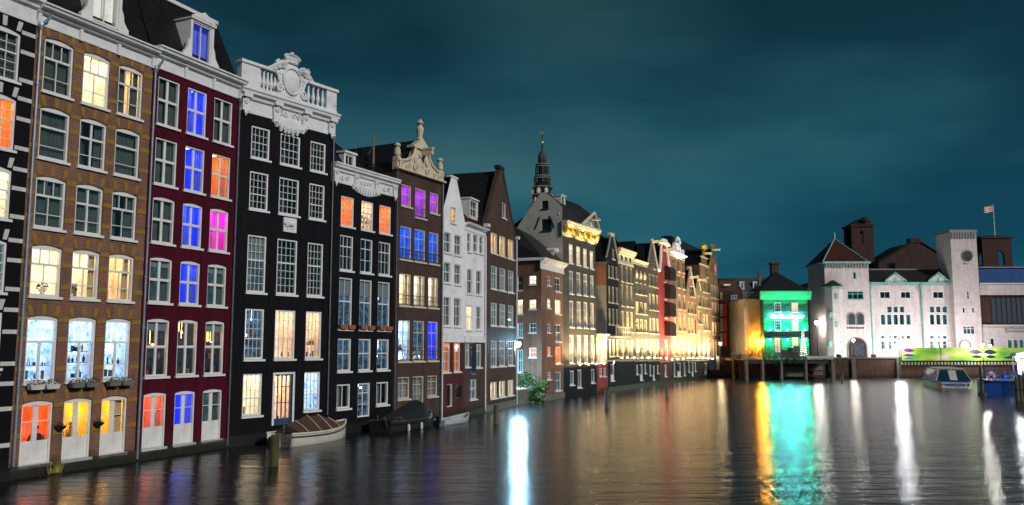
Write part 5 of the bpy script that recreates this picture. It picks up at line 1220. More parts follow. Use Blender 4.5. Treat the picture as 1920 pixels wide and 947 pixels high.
def archwin(xl, xr, yt, yb, d, li, mat='white', name='arched_window'):
    a, b = B.S(xl, yb, d), B.S(xr, yb, d); z0, z1 = B.Z(xl, yb, d), B.Z(xl, yt, d); r = (b-a)/2; cx = (a+b)/2; zc_ = z1-r
    pts = [(b, z0), (b, zc_)] + [(cx+r*math.cos(q), zc_+r*math.sin(q)) for q in [math.pi*k/14 for k in range(1,14)]] + [(a, zc_), (a, z0)]
    mb_ = MB(); mb_.prism(pts, d-.06, d-.03); o = B.part(name, mb_, li)
    mb_ = MB(); mb_.tube([(p[0], d-.08, p[1]) for p in pts], .13, 6); put('surround', mb_, M['plaster_grey'], o); return o, a, b, z0, z1
WT = 'white'
dT = 0.0                                   # left stair tower
pw(B, 1589, 1619, 546, 561, 'three', None, 'copper', d=dT); pw(B, 1599.5, 1605, 510, 522, 'one', None, 'copper', d=dT)
a, b, z = blk(1548, 1631, 494, dT, 'brick_pale', 'stair_tower', 9)
B.part('tower_cornice', MB().box(a-.35, b+.35, -.35, 9.3, z, z+.35), 'copper')
for k in range(15): B.part('corbel', shared(('corb',), lambda: MB().box(-.12,.12,-.32,-.004,-.75,0), 'corbel'), 'plaster_grey', loc=(a+.3+k*(b-a-.6)/14, 0, z-.002))
zp = B.Z(1587, 448, 4.5); B.part('pyramid_roof', MB().add([(a-.3,-.3,z+.35),(b+.3-.6,-.3,z+.35),(b+.3-.6,9.2,z+.35),(a-.3,9.2,z+.35),((a+b)/2-.3,4.5,zp)], [(0,1,4),(1,2,4),(2,3,4),(3,0,4)]), 'tile_red')
for q in ((a-.3,-.3),(b-.3,-.3)): B.part('hip_ridge', MB().tube([(q[0],q[1],z+.38),((a+b)/2-.3,4.5,zp+.05)], .13, 5), 'copper')
B.part('roof_finial', MB().lathe([(.3,0),(.2,.5),(.28,.7),(.05,1.4)], 7, ((a+b)/2-.3,4.5,zp)), 'copper')
for xl, xr in ((1589.5,1603.5),(1606,1620)): archwin(xl, xr, 587, 609, dT, 'frame_dark')
for k in range(8): B.part('corbel', shared(('corb2',), lambda: MB().box(-.1,.1,-.1,-.004,-.35,0), 'corbel'), 'brick_bourse', loc=(B.S(1589.5, 615)+k*.41, 0, B.Z(1600, 613)))
o, aa, bb, z0, z1 = archwin(1590, 1626, 633, 672, dT, 'brick_bourse', name='entrance_arch')
put('entrance_glow', MB().box(aa+.7, bb-.5, dT-.10, dT-.065, z0+.4, z1-1.1), M['shop_dark'], o)
b = MB(); p = B.sz(1548, 560); ta, tb = B.S(1546.6, 600), B.S(1582, 600); tz = B.Z(1563, 541)      # octagonal corner turret
b.lathe([((tb-ta)/2, 0), ((tb-ta)/2, tz)], 8, ((ta+tb)/2, .4, 0), ph=R(22.5)); B.part('corner_turret', b, 'brick_pale')
B.part('turret_cornice', MB().lathe([((tb-ta)/2+.3,0),((tb-ta)/2+.35,.35)], 8, ((ta+tb)/2,.4,tz), ph=R(22.5)), 'copper'); B.part('turret_roof', MB().lathe([((tb-ta)/2+.3,0),(.06,B.Z(1563, 523)-tz-.3)], 8, ((ta+tb)/2,.4,tz+.35), ph=R(22.5)), 'slate')
for x, y in ((1564,556),(1553,591),(1564,608),(1552,645)): B.part('turret_window', MB().box(-.28,.28,-.12,.1,-.5,.5).box(-.2,.2,-.14,-.12,-.4,.4), 'copper', loc=(B.S(x, y), .4-(tb-ta)/2*.93, B.Z(x, y)))
dM = .6                                    # main block
for xl, xr, n in ((1649,1670,'two'),(1688,1708.5,'two'),(1748.5,1770,'two')): pw(B, xl, xr, 546, 560, n, None, WT, d=dM, fr=.16)
for x0, n0, m0 in ((1650, 5, 3), (1742, 3, 3)):
    w_ = 11.9
    for k in range(n0): pw(B, x0+k*w_+.6, x0+(k+1)*w_-.6, 588.5, 610, 'one', ['teal','teal','cooldim',None,'teal'][k] if n0 == 5 else ['teal',None,'teal'][k], WT, d=dM, fr=.14)
    off = 1 if n0 == 5 else 0
    for k in range(m0): pw(B, x0+(k+off)*w_+.6, x0+(k+off+1)*w_-.6, 573.5, 587, 'one', 'cooldim', WT, d=dM, fr=.12, sill=False)
    for k in range(n0):
        pw(B, x0+k*w_+1, x0+(k+1)*w_-1, 628, 636.5, 'one', 'whitelit' if k % 2 else 'cooldim', WT, d=dM, fr=.16, sill=False); pw(B, x0+k*w_+1, x0+(k+1)*w_-1, 638.5, 656, 'sash1', ['cooldim','whitelit','teal','whitelit','whitelit'][k], WT, d=dM, fr=.16)
a, b, z = blk(1631, 1790, 531, dM, 'brick_pale', 'main_wall', 12)
B.part('eave_band', MB().box(a, b, dM-.25, dM+.05, z-.25, z+.18), 'copper')
zr = B.Z(1700, 506, 4.0); B.part('main_roof', MB().sweep([(dM, z), (4.0, zr), (12, zr), (12, z)], a, b), 'slate'); B.part('roof_ridge', MB().box(a, b, 3.85, 4.2, zr-.05, zr+.2), 'plaster_grey')
for xc in (1678.5, 1759.5):                # two small gables with copper edges
    cx = B.S(xc, 520, dM); hw = B.S(xc+19, 520, dM)-cx; zg = B.Z(xc, 514, dM)
    B.part('gable_wall', MB().prism([(cx-hw,z-.05),(cx+hw,z-.05),(cx+hw,z+.45),(cx,zg),(cx-hw,z+.45)], dM-.02, dM+2.5), 'brick_pale')
    B.part('gable_edge', MB().tube([(cx-hw,dM-.1,z-.3),(cx-hw,dM-.1,z+.5),(cx-.4,dM-.1,zg-.1),(cx,dM-.1,zg+.3),(cx+.4,dM-.1,zg-.1),(cx+hw,dM-.1,z+.5),(cx+hw,dM-.1,z-.3)], .18, 6), 'copper'); B.part('gable_slit', MB().box(cx-.22,cx+.22,dM-.12,dM,z+.1,z+1.0), 'copper')
for px in (1631.5, 1727, 1790.5):
    x = B.S(px, 560, dM); B.part('downpipe', MB().tube([(x,dM-.2,3.3),(x,dM-.2,z-.6)], .14, 6), 'copper'); B.part('hopper_head', MB().lathe([(.2,-.6),(.42,.1),(.42,.4)], 8, (x,dM-.3,z-.6)), 'copper')
dW = -.5                                   # the square tower with the round opening
pw(B, 1812.7, 1818, 545, 561, 'one', None, WT, d=dW); pw(B, 1804, 1810, 576, 587, 'one', None, WT, d=dW); pw(B, 1822, 1827.5, 576, 587, 'one', None, WT, d=dW); pw(B, 1805.5, 1828.5, 611, 627, 'three', 'cooldim', WT, d=dW)
a, b, z = blk(1788.5, 1837.5, 436, dW, 'brick_pale', 'tower_wall', 5.5)
x, zz_ = B.sz(1813, 480, dW); rr = 10.2/1600*157.5; B.part('round_opening', MB().prism([(x+rr*math.cos(q), zz_+rr*math.sin(q)) for q in [2*math.pi*k/28 for k in range(28)]], dW-.05, dW-.02), 'room_dark'); B.part('round_surround', MB().tube([(x+rr*math.cos(q), dW-.04, zz_+rr*math.sin(q)) for q in [2*math.pi*k/28 for k in range(29)]], .12, 6), 'plaster_grey')
B.part('round_sill', MB().box(x-.5, x+.5, dW-.3, dW-.06, zz_-rr-.35, zz_-rr-.1), 'stone_white')
B.part('tower_parapet', MB().box(a-.15, b+.15, dW-.2, 5.3, z, z+.5), 'plaster_grey')
for k in range(9): B.part('corbel', shared(('corb3',), lambda: MB().box(-.14,.14,-.22,-.004,-1.1,0), 'corbel'), 'plaster_grey', loc=(a+.35+k*(b-a-.7)/8, dW, z-.003))
archwin(1800, 1819, 638, 656, dW, 'whitelit')
dR = .4                                    # right wing
pw(B, 1857, 1865, 634, 650, 'one', None, WT, d=dR, fr=.1); 
for k in range(4): pw(B, 1889+k*11, 1899+k*11, 636, 656, 'one', ['cooldim','teal','cooldim','teal'][k], WT, d=dR, fr=.12)
a, b = B.S(1838.5, 560, dR), B.S(1960, 560, dR)
zl = B.Z(1880, 612, dR); zu = B.Z(1880, 553, dR); ztp = B.Z(1880, 533, dR); zgl = B.Z(1880, 502, dR+1.5)
B.wall('brick_pale', [[(a, 0), (b, 0), (b, zl), (a, zl)]], d0=dR, ops=[o for o in B.openings if abs(o[4]-dR) < .01], body=False, name='wing_lower_wall'); B.part('wing_ledge', MB().box(a, b, dR-.4, dR+.1, zl, zl+.3), 'stone_white')
B.part('wing_recess', MB().box(a, b, dR+.5, dR+.7, zl, zu), 'brick_bourse')
for k in range(9):
    xa = B.S(1862+k*9.5, 585, dR); B.part('tall_dark_window', MB().box(xa, xa+.85, dR+.38, dR+.5, zl+.5, zu-.6), 'frame_dark')
    if k: B.part('mullion', MB().box(xa-.1, xa-.02, dR+.3, dR+.5, zl+.3, zu-.4), 'iron')
B.part('wing_upper_wall', MB().box(a, b, dR, dR+.8, zu, ztp), 'brick_pale'); B.part('wing_gutter', MB().box(a, b, dR-.2, dR+.1, ztp, ztp+.25), 'stone_white')
for k in range(10): 
    xa = a+k*1.25; B.part('skylight_pane', MB().add([(xa,dR+.3,ztp+.25),(xa+1.15,dR+.3,ztp+.25),(xa+1.15,dR+1.6,zgl),(xa,dR+1.6,zgl)], [(0,1,2,3)]), 'pane_sky')
B.part('skylight_backing', MB().box(a, b, dR+1.8, dR+2.0, ztp, zgl), 'blue_steel'); B.part('skylight_ridge', MB().box(a, b, dR+1.5, dR+2.1, zgl, zgl+.2), 'plaster_grey')
for k in range(26): B.part('baluster', shared(('bb',), lambda: MB().lathe([(.1,0),(.14,.25),(.08,.7),(.1,.8)], 6), 'baluster'), 'stone_white', loc=(B.S(1888, 615, dR)+k*.28, dR-.3, zl-.85))
# masses that rise behind the main front
dG = 16; a, b = B.S(1647, 490, dG), B.S(1788, 490, dG); zz0 = B.Z(1710, 492, dG); x0, x1, zp = B.S(1707, 455, dG), B.S(1727, 455, dG), B.Z(1717, 455, dG)
B.part('hall_gable', MB().prism([(a,0),(b,0),(b,zz0),(x1,zp),(x0,zp),(a,zz0)], dG, dG+10), 'brick_bourse'); B.part('hall_gable_cap', MB().box(x0-.1, x1+.1, dG-.2, dG+1.5, zp, zp+.9), 'brick_bourse')
B.part('hall_coping', MB().tube([(a,dG-.05,zz0+.1),(x0,dG-.05,zp+.1)], .25, 5).tube([(x1,dG-.05,zp+.1),(b,dG-.05,zz0+.1)], .25, 5), 'slate')
for px in (1669, 1765): x, z_ = B.sz(px, 500, dG-4); B.part('roof_chimney', MB().box(x-.6,x+.6,dG-5,dG-4,zr,z_+.6), 'brick_tan')
def belfry(x0, x1, yt, d, nm, open_, cap):
    a, b = B.S(x0, 450, d), B.S(x1, 450, d); z = B.Z((x0+x1)/2, yt, d); ox0, ox1, oyt, oyb = open_; p, q = B.S(ox0, oyt, d), B.S(ox1, oyt, d); z0, z1 = B.Z(ox0, oyb, d), B.Z(ox0, oyt, d); m_ = MB(); dp = (b-a)*.9
    for f in (d, d+dp-.6):
        m_.box(a, p, f, f+.6, 0, z); m_.box(q, b, f, f+.6, 0, z); m_.box(p, q, f, f+.6, 0, z0)
        r = (q-p)/2; n = 10; pts = [(q, z1-r)] + [(p+r+r*math.cos(math.pi*k/n), z1-r+r*math.sin(math.pi*k/n)) for k in range(1, n)] + [(p, z1-r)]
        for k in range(n): m_.prism([pts[k], (pts[k][0], z), (pts[k+1][0], z), pts[k+1]], f, f+.6)
    m_.box(a, a+.5, d+.6, d+dp-.6, 0, z0); m_.box(b-.5, b, d+.6, d+dp-.6, 0, z0); m_.box(a+.5, b-.5, d+.6, d+dp-.6, z0-.5, z0-.1)
    B.part(nm, m_, 'brick_bourse'); B.part(nm+'_cornice', MB().box(a-.25, b+.25, d-.25, d+dp+.25, z, z+.45), 'brick_bourse')
    if cap == 'turret': B.part('turret_top', MB().lathe([(1.1,-1.5),(1.1,.8),(1.35,.9),(1.3,1.2),(.4,1.9),(.05,2.0)], 10, (b-1.2, d+1.2, z+.3)), 'brick_bourse'); B.part('tower_cap', MB().add([(a,d,z+.45),(b,d,z+.45),(b,d+dp,z+.45),(a,d+dp,z+.45),((a+b)/2,d+dp/2,z+1.9)], [(0,1,4),(1,2,4),(2,3,4),(3,0,4)]), 'slate')
    else: B.part('tower_cap', MB().add([(a,d,z+.45),(b,d,z+.45),(b,d+dp,z+.45),(a,d+dp,z+.45),((a+b)/2,d+dp/2,z+1.0)], [(0,1,4),(1,2,4),(2,3,4),(3,0,4)]), 'slate')
    return a, b, z
belfry(1597, 1638, 425, 20, 'rear_tower', (1612, 1618.5, 433, 458), 'turret')
a, b, z = belfry(1841, 1896, 447, 18, 'bell_tower', (1860, 1882.5, 469, 497), None)
fx = on_y(1865, 438, B.P0.y+20); ft = on_y(1865, 384, B.P0.y+20)
t = thing('flagpole', 'flagpole with small flag on the right rear tower of the exchange', 'flagpole', (fx.x, fx.y, z+.9))
hgt = ft.z-z-.9; put('pole', MB().lathe([(.12,0),(.08,hgt),(.02,hgt+.1)], 7), M['plaster'], t)
b_ = MB(); n = 12
for i in range(n):
    for j in range(6):
        f = lambda u, v: (-.1-1.9*u, .25*math.sin(5*u+v*.6)*u, hgt-.2-1.3*v-.35*u*u+.06*math.sin(8*u))
        b_.cur = j % 2; b_.quad(f(i/n, j/6), f((i+1)/n, j/6), f((i+1)/n, (j+1)/6), f(i/n, (j+1)/6))
put('flag', b_, [pmat('flag_red', (.75,.12,.08), .8, .1, 2, 0), pmat('flag_white', (.8,.7,.72), .8, .1, 2, 0)], t)

# floodlights that wash the exchange from behind the quay banner
for k, px in enumerate((1575, 1640, 1705, 1765, 1815, 1875)):
    p = on_y(px, 668, 149); t = thing('exchange_floodlight', 'ground floodlight '+['below the corner turret','left of the entrance downpipe','below the first large window group','below the second large window group','below the round window tower','below the right wing'][k]+' of the exchange', 'floodlight', (p.x, 149.5, STREET), 0, 'exchange floodlights')
    put('housing', MB().box(-.35,.35,-.2,.25,.1,.55), M['iron'], t); put('stand', MB().box(-.3,.3,-.15,.15,0,.1), M['iron'], t); put('lens', MB().box(-.3,.3,.25,.26,.15,.5), M['pendant_white'], t)
    lamp('SPOT', t, (0,.3,.6), [1800,1900,2100,2100,2100,2100][k], [(.80,1.0,.95),(.9,.97,.96),(1,.95,.98),(1,.94,.98),(.97,.95,1),(1,.92,1)][k], .2, (0,1,.62), 150, .9)

# ================================================================ church spire far behind
sp = on_y(1017, 380, 240); t = thing('church_spire', 'dark tiered church spire with gilded ball rising behind the cream gable', 'spire', (sp.x, 240, 0))
zz = lambda y: on_y(1017, y, 240).z; px = 240/1600.0*1.0
def tier(nm, prof, mat='slate', n=8): put(nm, MB().lathe([(r*px, zz(y)) for r, y in prof], n, ph=R(22.5)), M[mat], t)
tier('tower_shaft', [(19,460),(19,395),(18,372)], 'brick_dark'); tier('clock_gallery', [(20,372),(20,366),(17,364),(17,356)], 'slate'); tier('lower_dome', [(19.5,356),(20,352),(16,347),(13,344)], 'slate')
tier('open_lantern_base', [(13.5,344),(13.5,336),(15,335),(15,331),(12,330)], 'slate'); tier('open_lantern', [(11.5,330),(11,314),(12.5,313),(12.5,309),(9.5,308)], 'slate'); tier('upper_lantern', [(9,308),(8.5,300)], 'slate'); tier('onion_dome', [(8.5,300),(9.3,295),(7,289),(3,283),(1.2,276)], 'lead')
put('needle', MB().lathe([(.25,zz(278)),(.12,zz(262)),(.08,zz(248))], 6), M['iron'], t); put('gilded_ball', MB().ball((0,0,zz(267)), .45, 8), M['gold'], t); put('weathercock', MB().prism([(-.55,zz(251)),(.5,zz(251)),(.6,zz(247)),(.1,zz(249)),(-.3,zz(246.5)),(-.7,zz(248))], -.05, .05), M['gold'], t)
for ring, r in ((366,20.5),(335,15.5),(331,15.3),(313,13),(309,12.8),(352,20.4)):
    put('gallery_rail', MB().tube([(r*px*math.cos(q), r*px*math.sin(q), zz(ring)) for q in [2*math.pi*k/16 for k in range(17)]], .13, 5), M['plaster_grey'], t)
for k in range(8):
    q = 2*math.pi*k/8
    put('column', shared(('spc',), lambda: MB().lathe([(.22,zz(344)),(.2,zz(331))], 6), 'column'), M['lead'], t, (14.6*px*math.cos(q), 14.6*px*math.sin(q), 0)); put('column', shared(('spc2',), lambda: MB().lathe([(.2,zz(330)),(.17,zz(313))], 6), 'column'), M['lead'], t, (12.3*px*math.cos(q), 12.3*px*math.sin(q), 0))
for k, q in enumerate((R(200), R(290), R(245))):
    put('clock_face', MB().ball((18.5*px*math.cos(q), 18.5*px*math.sin(q), zz(360)), .95, 10, .6, .6, 1), M['stone_white'], t); put('pinnacle', MB().lathe([(.4,zz(395)),(.35,zz(378)),(.1,zz(372))], 6, (20*px*math.cos(q-.3), 20*px*math.sin(q-.3), 0)), M['stone_white'], t)
lamp('SPOT', t, (-9,-8,zz(420)), 2600, (1,.85,.55), .4, (9,8,16), 50, .5); lamp('SPOT', t, (6,-9,zz(420)), 700, (1,.85,.6), .4, (-6,9,15), 45, .5)

# ================================================================ water, ground, quays
t = NT('canal_water'); gl = t.n('ShaderNodeBsdfAnisotropic', _distribution='GGX', Roughness=.15); gl.inputs[0].default_value = (.88,.88,.88,1)
df = t.n('ShaderNodeBsdfDiffuse'); df.inputs[0].default_value = (.004,.006,.007,1); fr = t.n('ShaderNodeFresnel', IOR=1.33); mx = t.n('ShaderNodeMixShader')
tc = t.n('ShaderNodeTexCoord'); mp = t.n('ShaderNodeMapping'); mp.inputs['Scale'].default_value = (.32,1.1,1.0); t.l(tc.outputs['Object'], mp.inputs[0])
n1 = t.n('ShaderNodeTexNoise', Scale=2.8, Detail=5.0, Roughness=.66); t.l(mp.outputs[0], n1.inputs['Vector']); n2 = t.n('ShaderNodeTexNoise', Scale=.7, Detail=3.0); t.l(mp.outputs[0], n2.inputs['Vector'])
ad = t.n('ShaderNodeMath', _operation='MULTIPLY_ADD'); ad.inputs[1].default_value = 3.0; t.l(n2.outputs['Fac'], ad.inputs[0]); t.l(n1.outputs['Fac'], ad.inputs[2])
bp = t.n('ShaderNodeBump', Strength=.26, Distance=.10); t.l(ad.outputs[0], bp.inputs['Height']); t.l(bp.outputs[0], gl.inputs['Normal']); t.l(fr.outputs[0], mx.inputs[0]); t.l(df.outputs[0], mx.inputs[1]); t.l(gl.outputs[0], mx.inputs[2]); t.l(mx.outputs[0], t.out.inputs[0]); M['water'] = t.m
structure('water', MB().quad((-160,-80,0),(260,-80,0),(260,240,0),(-160,240,0)), M['water'])
gm = pmat('paving', (.10,.095,.09), .8, .3, .5, .1, 5)
gpts = [(q.x-5.5, q.y+1.2) for q in (Q[-70], Q[425], Q[735], Q[908], Q[1016]+Vector((2,6,0)), Q[1119], Q[1350])]
g = MB(); vs_ = [(x, y, STREET-.05) for x, y in gpts] + [(-800, 160, STREET-.05), (-800, -40, STREET-.05)]; g.add(vs_, [tuple(range(len(vs_)))])
g.quad((-1500,146.5,STREET-.054),(1500,146.5,STREET-.054),(1500,2500,STREET-.054),(-1500,2500,STREET-.054)); structure('ground', g, gm)

x0 = on_y(1560, 700, 145).x; x1 = on_y(1687, 700, 145).x; x2 = on_y(1842, 700, 145).x
q1 = structure('quay_wall', MB().box(x0, x1, 145, 146.5, -.8, STREET-.15), M['brick_quay'])
put('coping', MB().box(x0-.1, x1+.1, 144.9, 146.6, STREET-.15, STREET+.05), M['concrete'], q1)
for px_ in (1561, 1600, 1684): x = on_y(px_, 700, 145).x; put('buttress', MB().box(x-.35, x+.35, 144.6, 145, -.8, STREET-.2), M['concrete'], q1)
q2 = structure('quay_wall', MB().box(x1, 120, 145, 146.5, -.8, 2.0), M['brick_quay']); put('coping', MB().box(x1, 120, 144.8, 146.6, 2.0, 2.18), M['brick_quay'], q2); put('top_rail', MB().box(x1, 120, 144.9, 145.2, 2.66, 2.8), M['brick_quay'], q2)
bm = shared(('qb',), lambda: MB().prism([(-.10,0),(.10,0),(.16,.22),(.07,.48),(-.07,.48),(-.16,.22)], -.09, .09), 'baluster')
for k in range(44): put('baluster', bm, M['stone_white'], q2, (x1+.5+k*.56, 145.05, 2.18))  # pale stone colour stands in for bright gaps with light behind
put('back_wall', MB().box(x1, 120, 146.6, 146.8, 2.0, STREET), M['brick_quay'], q2)
q3 = structure('quay_wall', MB().box(-20, x0, 147, 148, -.8, STREET-.1), M['brick_quay'])

# the printed green banner along the quay
bt = NT('green_banner_print'); p = bt.n('ShaderNodeBsdfPrincipled', Roughness=.5); co = bt.coords((.22,1,.5)); n1 = bt.n('ShaderNodeTexNoise', Scale=1.0, Detail=2.0); bt.l(co, n1.inputs['Vector'])
c = bt.ramp(n1.outputs['Fac'], (.30,(.04,.28,.07)), (.44,(.16,.52,.04)), (.55,(.38,.64,.05)), (.63,(.70,.70,.14)), (.72,(.72,.82,.70))); bt.l(c, p.inputs['Base Color']); bt.l(c, p.inputs['Emission Color']); p.inputs['Emission Strength'].default_value = 0.0; bt.l(p.outputs[0], bt.out.inputs[0])
t = thing('green_banner', 'long green printed banner with purple leaf shapes along the quay railing', 'banner', (x1, 144.7, 2.85))
zh = 2.15; xs = [on_y(px_, 664, 144.7).x-x1 for px_ in (1690, 1764, 1843, 1935)]
for k in range(3): put('panel', MB().box(xs[k]+.04, xs[k+1]-.04, 0, .06, 0, zh), bt.m, t)
for k in range(4): put('post', MB().box(xs[k]-.04, xs[k]+.04, -.02, .10, -.1, zh+.05), M['iron'], t)
pv = pmat('violet_print', (.13,.01,.22), .5, .05, 2, 0); nv = pmat('navy_print', (.01,.012,.07), .5, .05, 2, 0)
def leaf(cx, cz, w, h_, mt, fl=1):
    n = 10; b = MB(); up = [(cx-w/2+w*i/n, cz+h_*math.sin(math.pi*(i/n)**.8)*.55) for i in range(n+1)]; dn = [(cx+w/2-w*i/n, cz-h_*.45*math.sin(math.pi*(i/n))*.8*(1 if fl else .3)) for i in range(1, n)]
    b.prism(up+dn, -.008, -.003); put('printed_leaf', b, mt, t)
def pz(px_): return on_y(px_, 664, 144.7).x-x1
leaf(pz(1704), 1.65, 2.1, .8, pv); leaf(pz(1704), .85, 2.1, .6, pv); leaf(pz(1704), .3, 2.1, .22, pv)
leaf(pz(1830), 1.4, 2.4, .9, nv); leaf(pz(1832), .6, 2.0, .6, nv); leaf(pz(1857), 1.35, 2.3, .9, nv); leaf(pz(1858), .6, 1.8, .6, nv); leaf(pz(1900), .45, 3.6, .5, nv)

# ================================================================ the terrace on piles before the green house
xa, xb = on_y(1397, 690, 136).x, on_y(1562, 690, 136).x; zd = 3.05
t = thing('pile_terrace', 'wooden terrace on piles over the water before the green-lit house', 'terrace', (xa, 136, 0)); wd = xb-xa
for k in range(16): put('deck_board', MB().box(-.1, wd+.1, .02+k*.66, .64+k*.66, zd, zd+.12), M['wood'], t)
put('fascia', MB().box(-.15, wd+.15, -.15, 0, zd-.55, zd+.10), M['slate'], t); put('rear_wall', MB().box(0, wd, 3.4, 3.7, -.6, zd), M['brick_quay'], t)
for px_ in (1399, 1429, 1464, 1510, 1559): x = on_y(px_, 700, 136).x-xa; put('pile', MB().lathe([(.27,-1),(.26,zd-.4),(.24,zd-.02)], 9, (x,-.25,0)), M['concrete'], t)
for px_, y0_, y1_ in ((1480,688,706),(1498,688,706),(1535,686,694),(1535,697,703)): a = on_y(px_, y1_, 138).x-xa; put('under_deck_panel', MB().box(a-.8, a+.8, 2.2, 2.35, on_y(px_, y1_, 138).z, on_y(px_, y0_, 138).z), M['concrete'], t)
ra = on_y(1462, 680, 136).x-xa
for k in range(26): put('railing_post', shared(('tp',), lambda: MB().box(-.03,.03,-.03,.03,0,.95), 'railing_post'), M['iron'], t, (ra+k*(wd-ra-4.2)/25, 0, zd+.12))
put('handrail', MB().box(ra, wd-4.2, -.04, .04, zd+1.05, zd+1.12), M['iron'], t)
lx0 = on_y(1512, 672, 136).x-xa; put('planter_trough', MB().box(lx0, wd, -.2, .5, zd+.1, zd+.62), M['stone_white'], t)
def pos(px_, py_, Y): q = on_y(px_, py_, Y); return (q.x, Y, q.z)
shrub('terrace_bush', 'leafy bush glowing orange under the wall lamp on the terrace', pos(1415, 668, 137), [((-.9,0,.5),(.7,.5,.7)), ((.2,0,.8),(.8,.5,.8)), ((1.1,0,.4),(.7,.5,.6)), ((-.3,-.2,0),(1.2,.4,.4))], pmat('orange_glow_leaf', (.20,.12,.02), .6, .4, 5, 0), .2, 330, seed=5)  # orange of the wall lamp is worked into the leaf colour
shrub('terrace_bush', 'round green bush hanging over the terrace edge before the green-lit house', pos(1444, 672, 135.8), [((-.6,0,.3),(.7,.5,.6)), ((.4,0,.4),(.8,.5,.7)), ((.9,-.1,-.3),(.5,.4,.8)), ((-.2,-.2,-.1),(1.0,.4,.4))], M['leaf'], .2, 360, seed=6)
shrub('terrace_hedge', 'dark hedge of trailing plants along the terrace railing', pos(1485, 678, 135.7), [((x,0,.1),(.6,.35,.5)) for x in (-1.7,-.9,-.1,.7,1.5)], M['leaf_dark'], .18, 380, cat='hedge', seed=7)
shrub('planter_greens', 'strip of bright green plants in the white trough at the terrace end', pos(1538, 674, 135.8), [((x,0,0),(.5,.3,.28)) for x in (-1.6,-.8,0,.8,1.6)], M['leaf'], .16, 420, cat='plants', seed=8)
shrub('quay_bush', 'small dark bush under the wooden landing at the end of the far row', pos(1374, 702, 146), [((-.5,0,.7),(.8,.5,.8)), ((.6,0,.5),(.7,.5,.7))], M['leaf'], .2, 300, seed=9)
def lit_tree(label, px_, yt_, yb_, Y, col, w=.55):
    q0, q1 = on_y(px_, yb_, Y), on_y(px_, yt_, Y); hgt = q1.z-q0.z; t_ = thing('garland_tree', label, 'tree', (q0.x, Y, q0.z)); put('trunk', MB().lathe([(.07,0),(.05,hgt*.4)], 6), M['pile'], t_)
    mb = MB(); q = random.Random(int(px_))
    for i in range(420):
        u = q.random(); r = w*(1-u*.75)*q.uniform(.7,1); a = q.uniform(0, 6.28); c_ = Vector((r*math.cos(a), r*math.sin(a), .25+u*(hgt-.3))); d_ = Vector((math.cos(a), math.sin(a), .6))*.14; e_ = Vector((-math.sin(a), math.cos(a), 0))*.05; mb.quad(c_-e_, c_+e_, c_+d_+e_*.3, c_+d_-e_*.3)
    put('crown', mb, M['leaf_dark'], t_); n = 14; pts = []
    for i in range(n*10+1): u = i/(n*10); r = (w*1.05)*(1-u*.75); a = 2*math.pi*n*u; pts.append((r*math.cos(a), r*math.sin(a), .25+u*(hgt-.3)))
    put('light_garland', MB().tube(pts, .032, 4), glow('garland_glow', col, 3.0), t_)
lit_tree('dark conifer wound with a white light garland on the terrace of the green-lit house', 1507, 618, 671, 138.5, (1,.92,.85)); lit_tree('pale conifer wound with cool lights beside the exchange entrance', 1579, 632, 671, 150, (.6,1,.92), .5)
for k, px_ in enumerate((1470, 1482, 1494)):      # terrace menu boards and planters before the green house
    q = on_y(px_, 668, 140); t_ = thing('menu_board', ['left','middle','right'][k]+' dark board standing on the terrace below the neon sign', 'board', (q.x, 140, zd+.12)); put('panel', MB().box(-.5,.5,-.03,.03,.2,1.5+.3*k), M['frame_dark'], t_); put('foot', MB().box(-.45,-.35,-.25,.25,0,.2).box(.35,.45,-.25,.25,0,.2), M['iron'], t_)

# wooden landing at the end of the far row
la, lb = on_y(1352, 690, 148).x, on_y(1396, 690, 140).x
t = thing('wooden_landing', 'wooden landing bridge with plank railing between the far row and the terrace', 'bridge', (la, 142, 0)); w_ = lb-la
for k in range(10): put('deck_board', MB().box(k*w_/10+.02, (k+1)*w_/10-.02, 0, 3.0, 3.0-.05*k, 3.12-.05*k), M['wood'], t)
for k in range(9): put('plank', MB().box(w_*.18+k*.36, w_*.18+k*.36+.3, -.06, 0, 3.0-.02*k, 4.05-.02*k), M['wood'], t)
put('handrail', MB().box(.1, w_, -.1, .02, 4.1, 4.2), M['wood'], t)
for x in (.6, w_-.15): put('pile', MB().lathe([(.28,-1),(.26,3.9),(.2,4.0)], 8, (x,-.3,0)), M['pile'], t)
p_ = on_y(1334, 690, 146); t = thing('canal_signboard', 'dark and white signboard on legs at the foot of the far row', 'sign', (p_.x, 144, 0))
put('panel', MB().box(-.75,.35,-.05,.05,1.3,3.6), M['frame_dark'], t); put('side_panel', MB().box(.37,.85,-.05,.05,1.3,3.6), M['white'], t); put('leg', MB().box(-.05,.05,-.04,.04,-.6,1.3), M['iron'], t)

# ================================================================ mooring piles
def mooring(label, px_, yb_, yt_, r, mat):
    q = on_z(px_, yb_, 0); z = CAMZ + (ray(px_, yt_).z/ray(px_, yt_).y)*q.y; t_ = thing('mooring_pile', label, 'pile', (q.x, q.y, 0), 0, 'mooring piles')
    put('shaft', MB().lathe([(r*1.05,-1.0),(r*1.08,.1),(r,z*.6),(r*.97,z-.05),(r*.8,z)], 11), M[mat], t_); put('cap', MB().lathe([(r*.82,z),(r*.7,z+.04)], 11), M['pile'], t_)
mooring('mossy wooden mooring pile in front of the white sloop', 513, 874, 817, .19, 'moss'); mooring('mooring pile before the dark gable house', 930, 795, 760, .17, 'pile')
mooring('mooring pile before the pediment house', 1138, 764, 733, .19, 'pile'); mooring('mooring pile before the red shuttered house', 1251, 744, 724, .19, 'pile'); mooring('thin mooring pile below the quay wall by the terrace', 1579, 716, 698, .2, 'pile')

